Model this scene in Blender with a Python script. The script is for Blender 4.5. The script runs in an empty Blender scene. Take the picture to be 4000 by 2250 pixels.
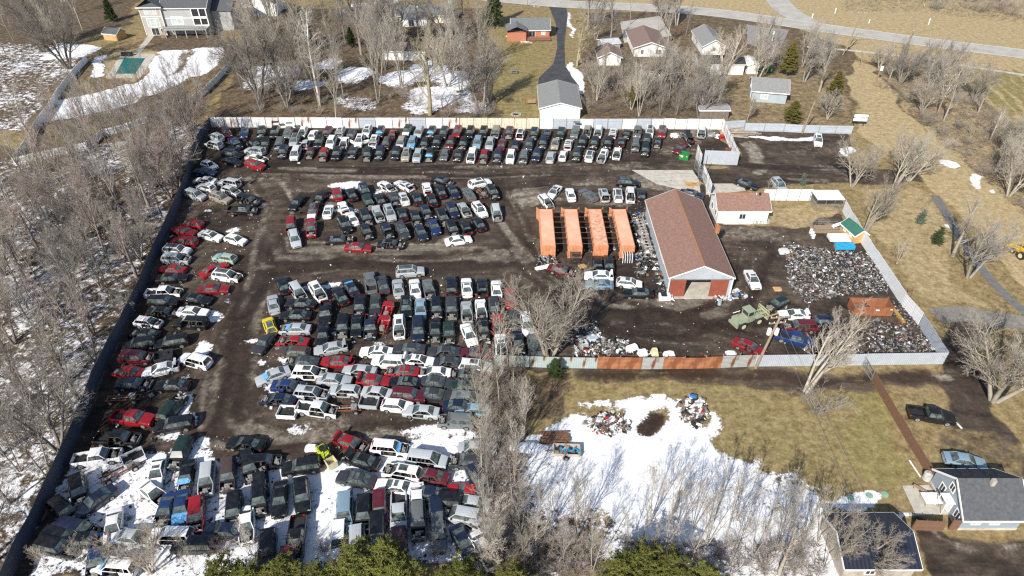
import bpy, math, random
import numpy as np
from mathutils import Vector, Matrix
R = math.radians
SC = bpy.context.scene
COL = SC.collection
# ------------------------------------------------------------------ camera, sun, sky, exposure
CAM_H, PITCH, FPX = 68.0, R(37.5), 2667.0      # camera height, tilt below the horizon, focal length in photo pixels
cam_data = bpy.data.cameras.new('camera')
cam_data.sensor_width = 36.0
cam_data.lens = 24.0
cam_data.clip_end = 6000
cam = bpy.data.objects.new('camera', cam_data)
COL.objects.link(cam)
cam.location = (0, 0, CAM_H)
cam.rotation_euler = (R(90) - PITCH, 0, 0)
SC.camera = cam
SUN_EL, SHADOW_AZ = R(37), R(29)
sun_data = bpy.data.lights.new('sun', 'SUN')
sun_data.energy = 5.0
sun_data.angle = R(0.5)
sun_data.color = (1.0, 0.945, 0.86)
sun = bpy.data.objects.new('sun', sun_data)
COL.objects.link(sun)
sun_dir = Vector((math.sin(SHADOW_AZ) * math.cos(SUN_EL), math.cos(SHADOW_AZ) * math.cos(SUN_EL), -math.sin(SUN_EL)))
sun.rotation_euler = sun_dir.to_track_quat('-Z', 'Y').to_euler()
world = bpy.data.worlds.new('World')
SC.world = world
world.use_nodes = True
wn = world.node_tree
sky = wn.nodes.new('ShaderNodeTexSky')
sky.sky_type = 'NISHITA'
sky.sun_disc = False
sky.sun_elevation = SUN_EL
sky.sun_rotation = SHADOW_AZ + math.pi
wn.links.new(sky.outputs[0], wn.nodes['Background'].inputs[0])
wn.nodes['Background'].inputs[1].default_value = 0.105
SC.view_settings.view_transform = 'Standard'
SC.view_settings.look = 'None'
SC.view_settings.exposure = 0.36
SC.view_settings.gamma = 1.0
SC.cycles.max_bounces = 5
SC.cycles.diffuse_bounces = 2
SC.cycles.glossy_bounces = 2
SC.cycles.transparent_max_bounces = 6
SC.cycles.sample_clamp_indirect = 4.0
SC.cycles.use_denoising = False
SC.cycles.caustics_reflective = False
SC.cycles.caustics_refractive = False
SC.cycles.pixel_filter_type = 'BLACKMAN_HARRIS'
SC.cycles.filter_width = 1.3

# ------------------------------------------------------------------ helpers
def P(px, py, z=0.0):
    """Ground point (or point at height z) seen at pixel px, py of the 4000 x 2250 photograph."""
    a = (px - 2000) / FPX
    b = (1125 - py) / FPX
    dy = math.cos(PITCH) + b * math.sin(PITCH)
    dz = -math.sin(PITCH) + b * math.cos(PITCH)
    t = (z - CAM_H) / dz
    return (a * t, dy * t)
def O(x, y, z=0.0):
    """The same from the 2576 px wide overview."""
    return P(x * 4000 / 2576, y * 4000 / 2576, z)
def T(c, r, X, Y, z=0.0):
    """The same from one of the sixteen detail views."""
    return P(1000 * c + X / 2.575, 562.5 * r + Y / 2.575, z)

class MB:
    """Collects geometry for ONE mesh object."""
    def __init__(self):
        self.v = []; self.f = []; self.m = []
    def quad(self, *pts, m=0):
        i = len(self.v); self.v += [tuple(p) for p in pts]; self.f.append(tuple(range(i, i + len(pts)))); self.m.append(m)
    def box(self, x0, x1, y0, y1, z0, z1, m=0, M=None):
        c = [(x0, y0, z0), (x1, y0, z0), (x1, y1, z0), (x0, y1, z0), (x0, y0, z1), (x1, y0, z1), (x1, y1, z1), (x0, y1, z1)]
        if M is not None: c = [tuple(M @ Vector(p)) for p in c]
        i = len(self.v); self.v += c
        for f in ((3, 2, 1, 0), (4, 5, 6, 7), (0, 1, 5, 4), (1, 2, 6, 5), (2, 3, 7, 6), (3, 0, 4, 7)):
            self.f.append(tuple(i + k for k in f)); self.m.append(m)
    def cbox(self, cx, cy, cz, sx, sy, sz, rz=0, rx=0, ry=0, m=0):
        M = Matrix.Translation((cx, cy, cz)) @ Matrix.Rotation(rz, 4, 'Z') @ Matrix.Rotation(ry, 4, 'Y') @ Matrix.Rotation(rx, 4, 'X')
        self.box(-sx / 2, sx / 2, -sy / 2, sy / 2, -sz / 2, sz / 2, m, M)
    def prism(self, pts, z0, z1, m=0):
        n = len(pts); i = len(self.v)
        self.v += [(p[0], p[1], z0) for p in pts] + [(p[0], p[1], z1) for p in pts]
        self.f.append(tuple(i + n + k for k in range(n))); self.m.append(m)
        self.f.append(tuple(i + n - 1 - k for k in range(n))); self.m.append(m)
        for k in range(n):
            q = (k + 1) % n
            self.f.append((i + k, i + q, i + n + q, i + n + k)); self.m.append(m)
    def tube(self, p0, p1, r0, r1=None, n=8, m=0, caps=True):
        r1 = r0 if r1 is None else r1
        a = Vector(p0); b = Vector(p1); d = (b - a)
        if d.length < 1e-6: return
        d.normalize()
        u = d.orthogonal().normalized(); w = d.cross(u)
        i = len(self.v)
        for c, r in ((a, r0), (b, r1)):
            for k in range(n):
                t = 2 * math.pi * k / n
                self.v.append(tuple(c + (u * math.cos(t) + w * math.sin(t)) * r))
        for k in range(n):
            q = (k + 1) % n
            self.f.append((i + k, i + q, i + n + q, i + n + k)); self.m.append(m)
        if caps:
            self.f.append(tuple(i + n - 1 - k for k in range(n))); self.m.append(m)
            self.f.append(tuple(i + n + k for k in range(n))); self.m.append(m)
    def grid(self, rows, m=0, close=False):
        """rows: lists of points of equal length -> quads between them."""
        n = len(rows[0]); i = len(self.v)
        for r in rows: self.v += [tuple(p) for p in r]
        for a in range(len(rows) - 1):
            for k in range(n if close else n - 1):
                q = (k + 1) % n
                self.f.append((i + a * n + k, i + a * n + q, i + (a + 1) * n + q, i + (a + 1) * n + k)); self.m.append(m)
    def mesh(self, name, mats, smooth=False):
        me = bpy.data.meshes.new(name)
        me.from_pydata(self.v, [], self.f)
        for x in (mats if isinstance(mats, (list, tuple)) else [mats]): me.materials.append(x)
        me.polygons.foreach_set('material_index', self.m)
        if smooth:
            me.polygons.foreach_set('use_smooth', [True] * len(self.f))
        me.update()
        return me
    def build(self, name, mats, parent=None, smooth=False):
        return link(name, self.mesh(name, mats, smooth), parent)

def link(name, me, parent=None):
    o = bpy.data.objects.new(name, me)
    COL.objects.link(o)
    if parent is not None: o.parent = parent
    return o
def tag(o, label=None, cat=None, group=None, kind=None):
    if label: o['label'] = label
    if cat: o['category'] = cat
    if group: o['group'] = group
    if kind: o['kind'] = kind
    return o
def thing(name, label, cat, loc=(0, 0, 0), rz=0.0, group=None):
    o = bpy.data.objects.new(name, None)
    o.empty_display_size = 0.3
    COL.objects.link(o)
    o.location = loc; o.rotation_euler = (0, 0, rz)
    return tag(o, label, cat, group)
def copy_tree(o, parent=None, children=None):
    c = o.copy(); COL.objects.link(c); c.parent = parent
    for ch in o.children: copy_tree(ch, c)
    return c

# ------------------------------------------------------------------ materials
def new_mat(name):
    m = bpy.data.materials.new(name); m.use_nodes = True
    return m, m.node_tree, m.node_tree.nodes['Principled BSDF']
def mat(name, col, rough=0.7, metal=0.0, var=0.25, scale=1.5, bump=0.0, spec=0.4, col2=None, stretch=(1, 1, 1)):
    """Principled material whose colour wanders between two tones with object-space noise."""
    m, nt, b = new_mat(name)
    tc = nt.nodes.new('ShaderNodeTexCoord')
    mp = nt.nodes.new('ShaderNodeMapping'); mp.inputs['Scale'].default_value = stretch
    no = nt.nodes.new('ShaderNodeTexNoise'); no.inputs['Scale'].default_value = scale; no.inputs['Detail'].default_value = 6; no.inputs['Roughness'].default_value = 0.65
    cr = nt.nodes.new('ShaderNodeValToRGB')
    a = [max(0, c * (1 - var)) for c in col]; z = [c * (1 + var) for c in (col2 or col)]
    cr.color_ramp.elements[0].position = 0.33; cr.color_ramp.elements[1].position = 0.67
    cr.color_ramp.elements[0].color = (*a, 1); cr.color_ramp.elements[1].color = (*z, 1)
    L = nt.links.new
    L(tc.outputs['Object'], mp.inputs[0]); L(mp.outputs[0], no.inputs['Vector']); L(no.outputs[0], cr.inputs[0]); L(cr.outputs[0], b.inputs['Base Color'])
    b.inputs['Roughness'].default_value = rough; b.inputs['Metallic'].default_value = metal
    b.inputs['Specular IOR Level'].default_value = spec
    if bump:
        bp = nt.nodes.new('ShaderNodeBump'); bp.inputs['Strength'].default_value = bump; bp.inputs['Distance'].default_value = 0.05
        L(no.outputs[0], bp.inputs['Height']); L(bp.outputs[0], b.inputs['Normal'])
    return m
def obj_mat(name, rough=0.35, metal=0.0, coat=0.0, var=0.12, scale=2.0, dirt=(0.16, 0.13, 0.1), dirt_amt=0.25, spec=0.5):
    """Colour comes from the object; thin uneven dirt over it."""
    m, nt, b = new_mat(name)
    L = nt.links.new
    oi = nt.nodes.new('ShaderNodeObjectInfo'); tc = nt.nodes.new('ShaderNodeTexCoord')
    no = nt.nodes.new('ShaderNodeTexNoise'); no.noise_dimensions = '4D'; no.inputs['Scale'].default_value = scale; no.inputs['Detail'].default_value = 5
    ml = nt.nodes.new('ShaderNodeMath'); ml.operation = 'MULTIPLY'; ml.inputs[1].default_value = 50
    L(oi.outputs['Random'], ml.inputs[0]); L(ml.outputs[0], no.inputs['W']); L(tc.outputs['Object'], no.inputs['Vector'])
    mr = nt.nodes.new('ShaderNodeMapRange'); mr.inputs[1].default_value = 0.42; mr.inputs[2].default_value = 0.8; mr.inputs[4].default_value = dirt_amt
    L(no.outputs[0], mr.inputs[0])
    mx = nt.nodes.new('ShaderNodeMixRGB'); mx.inputs[2].default_value = (*dirt, 1)
    L(mr.outputs[0], mx.inputs[0]); L(oi.outputs['Color'], mx.inputs[1]); L(mx.outputs[0], b.inputs['Base Color'])
    rr = nt.nodes.new('ShaderNodeMapRange'); rr.inputs[3].default_value = rough; rr.inputs[4].default_value = min(1, rough + 0.35); rr.inputs[1].default_value = 0.4; rr.inputs[2].default_value = 0.75
    L(no.outputs[0], rr.inputs[0]); L(rr.outputs[0], b.inputs['Roughness'])
    b.inputs['Metallic'].default_value = metal; b.inputs['Coat Weight'].default_value = coat; b.inputs['Coat Roughness'].default_value = 0.08
    b.inputs['Specular IOR Level'].default_value = spec
    return m
def ribbed(name, col, pitch=0.3, axis=0, rough=0.45, metal=0.3, rust=0.0, var=0.12):
    """Corrugated sheet metal: ribs as bump, optional rust patches."""
    m, nt, b = new_mat(name); L = nt.links.new
    tc = nt.nodes.new('ShaderNodeTexCoord')
    wv = nt.nodes.new('ShaderNodeTexWave'); wv.wave_type = 'BANDS'; wv.bands_direction = 'XYZ'[axis]; wv.inputs['Scale'].default_value = 0.314 / pitch
    no = nt.nodes.new('ShaderNodeTexNoise'); no.inputs['Scale'].default_value = 0.8; no.inputs['Detail'].default_value = 8; no.inputs['Roughness'].default_value = 0.7
    L(tc.outputs['Object'], wv.inputs[0]); L(tc.outputs['Object'], no.inputs['Vector'])
    cr = nt.nodes.new('ShaderNodeValToRGB')
    cr.color_ramp.elements[0].color = (*[c * (1 - var) for c in col], 1); cr.color_ramp.elements[1].color = (*[c * (1 + var) for c in col], 1)
    cr.color_ramp.elements[0].position = 0.3; cr.color_ramp.elements[1].position = 0.7
    L(no.outputs[0], cr.inputs[0])
    src = cr.outputs[0]
    if rust:
        n2 = nt.nodes.new('ShaderNodeTexNoise'); n2.inputs['Scale'].default_value = 0.45; n2.inputs['Detail'].default_value = 9
        mp = nt.nodes.new('ShaderNodeMapping'); mp.inputs['Scale'].default_value = (2.2, 2.2, 0.6); L(tc.outputs['Object'], mp.inputs[0]); L(mp.outputs[0], n2.inputs['Vector'])
        mr = nt.nodes.new('ShaderNodeMapRange'); mr.inputs[1].default_value = 0.62 - rust * 0.25; mr.inputs[2].default_value = 0.70 - rust * 0.2; L(n2.outputs[0], mr.inputs[0])
        mx = nt.nodes.new('ShaderNodeMixRGB'); mx.inputs[2].default_value = (0.23, 0.085, 0.035, 1); L(mr.outputs[0], mx.inputs[0]); L(src, mx.inputs[1]); src = mx.outputs[0]
    L(src, b.inputs['Base Color'])
    bp = nt.nodes.new('ShaderNodeBump'); bp.inputs['Strength'].default_value = 0.7; bp.inputs['Distance'].default_value = 0.03; L(wv.outputs[0], bp.inputs['Height']); L(bp.outputs[0], b.inputs['Normal'])
    b.inputs['Roughness'].default_value = rough; b.inputs['Metallic'].default_value = metal
    return m
MT = dict(
    concrete=mat('concrete', (0.46, 0.43, 0.37), 0.9, scale=0.8, var=0.22),
    cream=mat('cream_siding', (0.78, 0.72, 0.58), 0.8, var=0.06, scale=1.0),
    white=mat('white_paint', (0.8, 0.8, 0.78), 0.6, var=0.05),
    whitewall=mat('white_siding', (0.76, 0.76, 0.74), 0.75, var=0.06, scale=0.7),
    grey=mat('grey_siding', (0.36, 0.37, 0.37), 0.8, var=0.06, scale=0.7),
    taupe=mat('taupe_siding', (0.40, 0.37, 0.34), 0.8, var=0.05, scale=0.7),
    stone=mat('pale_block', (0.42, 0.38, 0.33), 0.85, var=0.15, scale=3),
    slate=mat('blue_grey_siding', (0.27, 0.32, 0.37), 0.8, var=0.06, scale=0.7),
    teal=mat('pale_blue_siding', (0.33, 0.39, 0.42), 0.8, var=0.08, scale=0.7),
    brick=mat('red_brick', (0.42, 0.17, 0.1), 0.85, var=0.12, scale=4),
    shingle_grey=mat('grey_shingles', (0.15, 0.16, 0.165), 0.95, var=0.2, scale=2.2, bump=0.4),
    shingle_dark=mat('charcoal_shingles', (0.085, 0.09, 0.098), 0.95, var=0.22, scale=2.5, bump=0.4),
    shingle_pale=mat('pale_grey_shingles', (0.22, 0.225, 0.22), 0.95, var=0.15, scale=2.2, bump=0.4),
    shingle_brown=mat('brown_shingles', (0.215, 0.125, 0.095), 0.95, var=0.16, scale=2.6, bump=0.4, col2=(0.25, 0.15, 0.12)),
    shingle_mauve=mat('faded_brown_shingles', (0.2, 0.14, 0.12), 0.95, var=0.15, scale=2.2, bump=0.4),
    ridge=mat('ridge_cap', (0.36, 0.16, 0.08), 0.9, var=0.12),
    glass=mat('window_glass', (0.03, 0.04, 0.045), 0.06, var=0.2, spec=0.8),
    pale_glass=mat('bright_window_glass', (0.45, 0.5, 0.5), 0.1, var=0.2, spec=0.8),
    door_red=mat('brick_red_door', (0.26, 0.075, 0.045), 0.7, var=0.12, scale=1.2),
    dark=mat('black_rubber', (0.022, 0.022, 0.023), 0.8, var=0.3, scale=5),
    steel=mat('galvanised_steel', (0.36, 0.38, 0.4), 0.45, 0.6, var=0.15),
    rusty=mat('rusty_steel', (0.2, 0.075, 0.04), 0.85, 0.1, var=0.4, scale=2.5),
    wood=mat('weathered_wood', (0.3, 0.22, 0.14), 0.9, var=0.3, scale=2, stretch=(3, 3, 0.4)),
    pole=mat('utility_pole_wood', (0.27, 0.22, 0.16), 0.9, var=0.2, scale=2),
    plank=mat('new_plywood', (0.52, 0.33, 0.15), 0.85, var=0.18, scale=1.5),
    brownfence=mat('brown_fence_boards', (0.17, 0.095, 0.06), 0.9, var=0.2, scale=2.5),
    asphalt=mat('dark_asphalt', (0.05, 0.052, 0.058), 0.9, var=0.3, scale=0.5, col2=(0.06, 0.06, 0.066)),
    oldroad=mat('worn_road_surface', (0.40, 0.38, 0.345), 0.9, var=0.13, scale=0.25, stretch=(1, 1, 1)),
    green=mat('green_steel', (0.02, 0.18, 0.05), 0.55, var=0.25, scale=2),
    greenroof=ribbed('green_metal_roof', (0.05, 0.17, 0.12), 0.3, 1, 0.45, 0.2),
    vinyl=mat('white_vinyl', (0.82, 0.83, 0.84), 0.5, var=0.05),
    tarp_blue=mat('blue_tarp', (0.02, 0.33, 0.62), 0.5, var=0.2, scale=3),
    poolcover=mat('green_pool_cover', (0.01, 0.12, 0.11), 0.75, var=0.25, scale=1.2),
    army=mat('pale_army_green_paint', (0.28, 0.32, 0.22), 0.65, var=0.12, scale=1.5),
    hivis=mat('yellow_green_paint', (0.5, 0.6, 0.04), 0.55, var=0.15),
    ivory=mat('ivory_plastic', (0.62, 0.56, 0.36), 0.55, var=0.1),
)
# ------------------------------------------------------------------ ground sheet
def axis(lo, hi, step, far):
    core = np.arange(lo, hi + step / 2, step)
    out = []; d = step * 4; x = hi
    while x < far: x += d; d *= 1.6; out.append(x)
    inn = []; d = step * 4; x = lo
    while x > -far: x -= d; d *= 1.6; inn.append(x)
    return np.array(inn[::-1] + list(core) + out), len(inn), len(core)
STEP = 0.45
GX, gx0, gnx = axis(-215, 215, STEP, 2600)
GY, gy0, gny = axis(24, 300, STEP, 2600)
XX, YY = np.meshgrid(GX, GY)
LAY = {k: np.zeros(XX.shape, np.float32) for k in ('dirt', 'straw', 'snow', 'wet', 'litter', 'green', 'gravel', 'track')}
_nr = np.random.default_rng(4)
def field(cell, amp):
    g = _nr.normal(size=(int(700 / cell) + 3, int(700 / cell) + 3))
    u = np.clip((XX + 350) / cell, 0, g.shape[1] - 2.001); v = np.clip((YY + 350) / cell, 0, g.shape[0] - 2.001)
    i = u.astype(int); j = v.astype(int); a = u - i; b = v - j
    a = a * a * (3 - 2 * a); b = b * b * (3 - 2 * b)
    return amp * (g[j, i] * (1 - a) * (1 - b) + g[j, i + 1] * a * (1 - b) + g[j + 1, i] * (1 - a) * b + g[j + 1, i + 1] * a * b)
WX = XX + field(9, 1.2) + field(3, .6); WY = YY + field(9, 1.2) + field(3, .6)
def inside(poly):
    c = np.zeros(XX.shape, bool); n = len(poly)
    xs = [p[0] for p in poly]; ys = [p[1] for p in poly]
    i0, i1 = np.searchsorted(GX, [min(xs) - 6, max(xs) + 6]); j0, j1 = np.searchsorted(GY, [min(ys) - 6, max(ys) + 6])
    X = WX[j0:j1, i0:i1]; Y = WY[j0:j1, i0:i1]; s = np.zeros(X.shape, bool)
    for k in range(n):
        x1, y1 = poly[k]; x2, y2 = poly[(k + 1) % n]
        if y1 == y2: continue
        s ^= ((y1 > Y) != (y2 > Y)) & (X < (x2 - x1) * (Y - y1) / (y2 - y1) + x1)
    c[j0:j1, i0:i1] = s
    return c
def paint(layer, pts, v, world=False, add=False):
    poly = pts if world else [O(*p) for p in pts]
    s = inside(poly)
    if add: LAY[layer][s] += v
    else: LAY[layer][s] = v
def blob(layer, x, y, rx, ry, v, ang=0.0, mode='max'):
    """soft elliptical patch around world point x, y"""
    r = max(rx, ry) * 1.5
    i0, i1 = np.searchsorted(GX, [x - r, x + r]); j0, j1 = np.searchsorted(GY, [y - r, y + r])
    if i1 <= i0 or j1 <= j0: return
    dx = WX[j0:j1, i0:i1] - x; dy = WY[j0:j1, i0:i1] - y
    if r < 1.5: dx = XX[j0:j1, i0:i1] - x; dy = YY[j0:j1, i0:i1] - y
    c, s = math.cos(ang), math.sin(ang)
    q = ((dx * c + dy * s) / rx) ** 2 + ((-dx * s + dy * c) / ry) ** 2
    w = np.clip(1.6 - 1.2 * q, 0, 1) * v
    L_ = LAY[layer]
    if mode == 'max': L_[j0:j1, i0:i1] = np.maximum(L_[j0:j1, i0:i1], w)
    else: L_[j0:j1, i0:i1] *= (1 - np.clip(w, 0, 1))
def stroke(layer, pts, width, v, world=False, mode='max'):
    w = pts if world else [O(*p) for p in pts]
    for (x0, y0), (x1, y1) in zip(w[:-1], w[1:]):
        n = max(1, int(math.hypot(x1 - x0, y1 - y0) / (width * 0.5)))
        for k in range(n):
            t = k / n
            blob(layer, x0 + (x1 - x0) * t, y0 + (y1 - y0) * t, width, width, v, mode=mode)
YARD = [(500, 318), (1815, 325), (1858, 415), (1768, 415), (1800, 560), (1935, 575), (2120, 520), (2372, 890), (1950, 922), (1250, 924), (1240, 1040), (1214, 1449), (10, 1449), (150, 1200), (215, 1040), (290, 870), (360, 700), (470, 430), (490, 395)]
# woodland floor on the left and along the top
paint('litter', [(-600, 300), (80, 380), (500, 300), (490, 400), (360, 700), (290, 870), (150, 1200), (0, 1500), (-500, 1500)], 1.0)
paint('snow', [(-600, 300), (80, 400), (500, 310), (490, 400), (360, 700), (290, 870), (150, 1200), (0, 1500), (-500, 1500)], 0.36)
paint('litter', [(-600, -20), (360, -20), (330, 60), (180, 110), (230, 150), (60, 330), (-500, 330)], 0.75)
paint('snow', [(-300, 60), (240, 130), (200, 160), (60, 330), (-300, 330)], 0.36)
paint('snow', [(140, 110), (240, 120), (220, 140), (120, 145)], 0.6)
paint('litter', [(620, 20), (1240, 20), (1260, 300), (520, 300), (590, 150)], 0.62)
paint('litter', [(1460, 30), (1960, 30), (2180, 100), (2140, 330), (1830, 320), (1450, 300)], 0.6)
paint('straw', [(1740, 160), (1870, 160), (2140, 180), (2140, 330), (1760, 310)], 0.45)
# pool garden
paint('litter', [(180, 130), (580, 100), (600, 150), (330, 330), (70, 380), (60, 350)], 0.55)
paint('straw', [(290, 125), (410, 125), (345, 207), (262, 203)], 0.7)
paint('snow', [(400, 128), (530, 120), (575, 140), (500, 190), (420, 220), (340, 260), (110, 310), (150, 250), (280, 225), (350, 205)], 0.57)
paint('snow', [(230, 160), (290, 128), (270, 190), (230, 200)], 0.6)
paint('litter', [(350, 90), (560, 70), (560, 125), (400, 130)], 0.9)
paint('snow', [(460, 120), (485, 130), (440, 190), (425, 190)], 0.3)
for q in range(7): stroke('track', [(420 + q * 12, 195 - q * 8), (480 + q * 10, 150 - q * 3), (560, 122 + q * 5)], 0.5, 0.5)
paint('litter', [(90, 370), (480, 262), (560, 160), (580, 175), (500, 300), (90, 410)], 0.5)
# back yards behind the top fence
for x, y, a, b, v in ((1075, 180, 60, 26, .62), (1010, 200, 60, 25, .6), (1150, 200, 60, 30, .6), (890, 190, 60, 25, .62), (700, 180, 70, 20, .58), (760, 215, 70, 16, .6), (1090, 240, 70, 30, .58), (1180, 270, 60, 18, .55), (820, 160, 40, 14, .5), (640, 210, 50, 20, .5), (1460, 200, 14, 40, .8), (1440, 185, 8, 40, .8), (1300, 92, 20, 6, .55), (1330, 105, 22, 5, .5), (1440, 60, 10, 40, .6), (890, 20, 40, 12, .8), (1210, 150, 20, 8, .5), (1170, 245, 30, 20, .55), (1050, 270, 50, 20, .5), (900, 260, 60, 20, .42)):
    x0, y0 = O(x, y); x1, _ = O(x + a, y); _, y1 = O(x, y + b); blob('snow', x0, y0, abs(x1 - x0), abs(y1 - y0), v * .88)
paint('green', [(1262, 60), (1395, 120), (1360, 300), (1240, 300)], 0.55)
paint('green', [(150, 20), (370, 20), (330, 70), (120, 130), (90, 80)], 0.5)
paint('green', [(1180, 20), (1240, 20), (1240, 180), (1180, 180)], 0.4)
paint('wet', [(1278, 222), (1318, 222), (1318, 253), (1270, 253)], 0.5)
# upper right: verge, field, pale trail
paint('straw', [(1480, -30), (2700, -30), (2700, 700), (2420, 460), (2200, 160), (1960, 50), (1500, 10)], 0.85)
paint('litter', [(2130, -40), (2700, -40), (2700, 70), (2450, 60), (2300, 35)], 0.8)
paint('litter', [(2170, 120), (2420, 180), (2460, 250), (2640, 420), (2700, 620), (2560, 560), (2420, 440), (2270, 300), (2210, 230)], 0.72)
paint('green', [(2390, 165), (2700, 230), (2700, 400), (2560, 330)], 0.25)
for q in range(16):
    x0_, y0_ = O(2385, 163); x1_, y1_ = O(2560, 330); stroke('green', [(x0_ + q * 2.9, y0_ + q * -.5), (x1_ + q * 2.9, y1_ + q * -.5)], 1.0, 1.0, True); stroke('straw', [(x0_ + q * 2.9, y0_ + q * -.5), (x1_ + q * 2.9, y1_ + q * -.5)], 1.0, 1.0, True, 'cut')
paint('straw', [(2150, 150), (2200, 170), (2270, 270), (2440, 460), (2640, 660), (2640, 760), (2440, 560), (2330, 460), (2160, 330)], 1.0)
paint('green', [(2160, 470), (2300, 470), (2400, 600), (2450, 760), (2330, 780), (2180, 560)], 0.32)
paint('straw', [(2160, 470), (2330, 470), (2420, 620), (2450, 780), (2330, 760), (2180, 560)], 0.55)
# dirt yard, car park, muddy tracks
paint('litter', YARD, 0); paint('snow', YARD, 0); paint('straw', YARD, 0); paint('green', YARD, 0)
paint('dirt', YARD, 1.0)
LOT = [(1830, 328), (2135, 335), (2185, 440), (2140, 458), (1930, 472), (1788, 470), (1768, 422), (1862, 412)]
paint('dirt', LOT, 1.0); paint('straw', LOT, 0); paint('litter', LOT, 0); paint('green', LOT, 0)
paint('dirt', [(2130, 420), (2300, 425), (2330, 460), (2140, 465)], 0.6)
for x, y, a, b, v in ((1890, 385, 30, 35, .62), (1915, 430, 40, 8, .6), (2050, 380, 90, 22, .36), (2080, 420, 40, 10, .55)):
    x0, y0 = O(x, y); x1, _ = O(x + a, y); _, y1 = O(x, y + b); blob('gravel', x0, y0, abs(x1 - x0), abs(y1 - y0), v)
for x, y, a, b in ((1945, 347, 45, 5), (1890, 343, 30, 4), (2010, 345, 40, 5), (2060, 350, 30, 4), (2160, 385, 14, 14), (2395, 410, 24, 10), (2440, 455, 14, 20), (2500, 480, 10, 10), (2380, 560, 8, 20)):
    x0, y0 = O(x, y); x1, _ = O(x + a, y); _, y1 = O(x, y + b); blob('snow', x0, y0, max(.7, abs(x1 - x0)), max(.7, abs(y1 - y0)), .72)
# pale sandy places in the yard
for x, y, a, b, v in ((1660, 460, 110, 28, .55), (1320, 490, 60, 25, .62), (900, 440, 180, 14, .45), (1100, 425, 200, 10, .40), (1350, 500, 90, 12, .5), (1550, 505, 110, 20, .52), (850, 520, 50, 12, .5), (1580, 420, 60, 14, .5), (1770, 340, 60, 30, .5), (1700, 380, 60, 20, .45), (1900, 590, 120, 22, .45), (1000, 1080, 200, 30, .5), (820, 1060, 70, 40, .45), (2090, 560, 60, 30, .5), (2010, 610, 60, 20, .38), (680, 450, 60, 20, .4), (900, 620, 60, 10, .6), (1130, 600, 40, 12, .55), (1490, 460, 60, 12, .5), (760, 480, 60, 12, .42)):
    x0, y0 = O(x, y); x1, _ = O(x + a, y); _, y1 = O(x, y + b); blob('gravel', x0, y0, abs(x1 - x0), abs(y1 - y0), v)
paint('straw', [(1240, 840), (1240, 870), (980, 880), (930, 850), (1000, 830)], 0.42)
paint('straw', [(1800, 500), (2110, 510), (2140, 570), (2090, 570), (1950, 560)], 0.55)
paint('straw', [(1740, 345), (1830, 330), (1850, 400), (1770, 400)], 0.55)
# wet dark places
for x, y, a, b, v in ((905, 640, 70, 14, .55), (700, 620, 30, 40, .4), (620, 700, 60, 150, .38), (1650, 830, 170, 50, .5), (1000, 665, 300, 14, .5), (1330, 570, 40, 80, .45), (600, 1000, 50, 110, .45), (560, 1090, 70, 30, .5), (1880, 700, 60, 60, .35), (600, 900, 40, 100, .4), (1640, 400, 60, 14, .4), (1900, 650, 50, 60, .35), (1250, 410, 200, 7, .35), (780, 600, 40, 24, .4), (1960, 420, 100, 16, .4)):
    x0, y0 = O(x, y); x1, _ = O(x + a, y); _, y1 = O(x, y + b); blob('wet', x0, y0, abs(x1 - x0), abs(y1 - y0), v)
# snow and slush between the wrecks
SN = [(200, 1120), (420, 1130), (560, 1110), (680, 1140), (820, 1150), (940, 1110), (1090, 1085), (1230, 1100), (1214, 1449), (60, 1449)]
paint('snow', SN, 0.485)
paint('wet', [(690, 1160), (860, 1150), (830, 1230), (700, 1240)], 0.25)
for x, y, a, b, v in ((720, 900, 34, 14, .62), (690, 950, 40, 30, .62), (640, 870, 30, 12, .5), (700, 880, 26, 10, .55), (860, 930, 26, 10, .55), (830, 900, 22, 8, .6), (760, 940, 22, 8, .6), (880, 905, 26, 8, .5), (950, 870, 40, 8, .5), (800, 990, 40, 10, .6), (690, 985, 30, 12, .6), (770, 720, 60, 10, .52), (830, 715, 30, 10, .6), (940, 705, 30, 8, .5), (880, 470, 60, 10, .55), (860, 495, 30, 10, .55), (870, 530, 60, 12, .45), (910, 560, 40, 20, .4), (530, 540, 30, 6, .45), (580, 590, 30, 12, .5), (620, 650, 16, 10, .5), (560, 660, 40, 6, .5), (500, 600, 30, 8, .4), (560, 700, 40, 8, .5), (530, 730, 24, 8, .5), (570, 760, 40, 10, .4), (450, 720, 20, 8, .4), (520, 800, 20, 20, .55), (460, 830, 20, 8, .4), (530, 880, 22, 20, .62), (545, 905, 14, 14, .6), (480, 960, 30, 14, .5), (490, 1020, 24, 24, .66), (480, 1060, 26, 26, .6), (440, 1040, 20, 10, .5), (360, 1020, 30, 8, .5), (640, 1070, 30, 14, .4), (520, 1110, 40, 20, .55), (1090, 1075, 110, 18, .55), (760, 1075, 50, 20, .4), (1000, 1060, 50, 10, .5), (420, 1100, 40, 14, .6), (230, 1130, 40, 14, .6), (640, 1020, 16, 20, .4), (660, 920, 20, 12, .5), (430, 460, 20, 10, .3), (990, 475, 40, 8, .4), (450, 580, 20, 8, .35), (1120, 1060, 60, 10, .5), (820, 840, 30, 8, .5), (900, 850, 20, 5, .5), (1180, 930, 20, 5, .4), (690, 830, 30, 8, .5), (1380, 890, 100, 5, .3), (1560, 893, 90, 4, .55), (1740, 893, 70, 3, .45), (2030, 890, 70, 4, .6), (1490, 895, 40, 6, .4)):
    x0, y0 = O(x, y); x1, _ = O(x + a, y); _, y1 = O(x, y + b); blob('snow', x0, y0, max(.5, abs(x1 - x0)), max(.5, abs(y1 - y0)), v)
stroke('snow', [(560, 1080), (590, 1150), (700, 1120)], 1.2, 0.8, False, 'cut')
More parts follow.
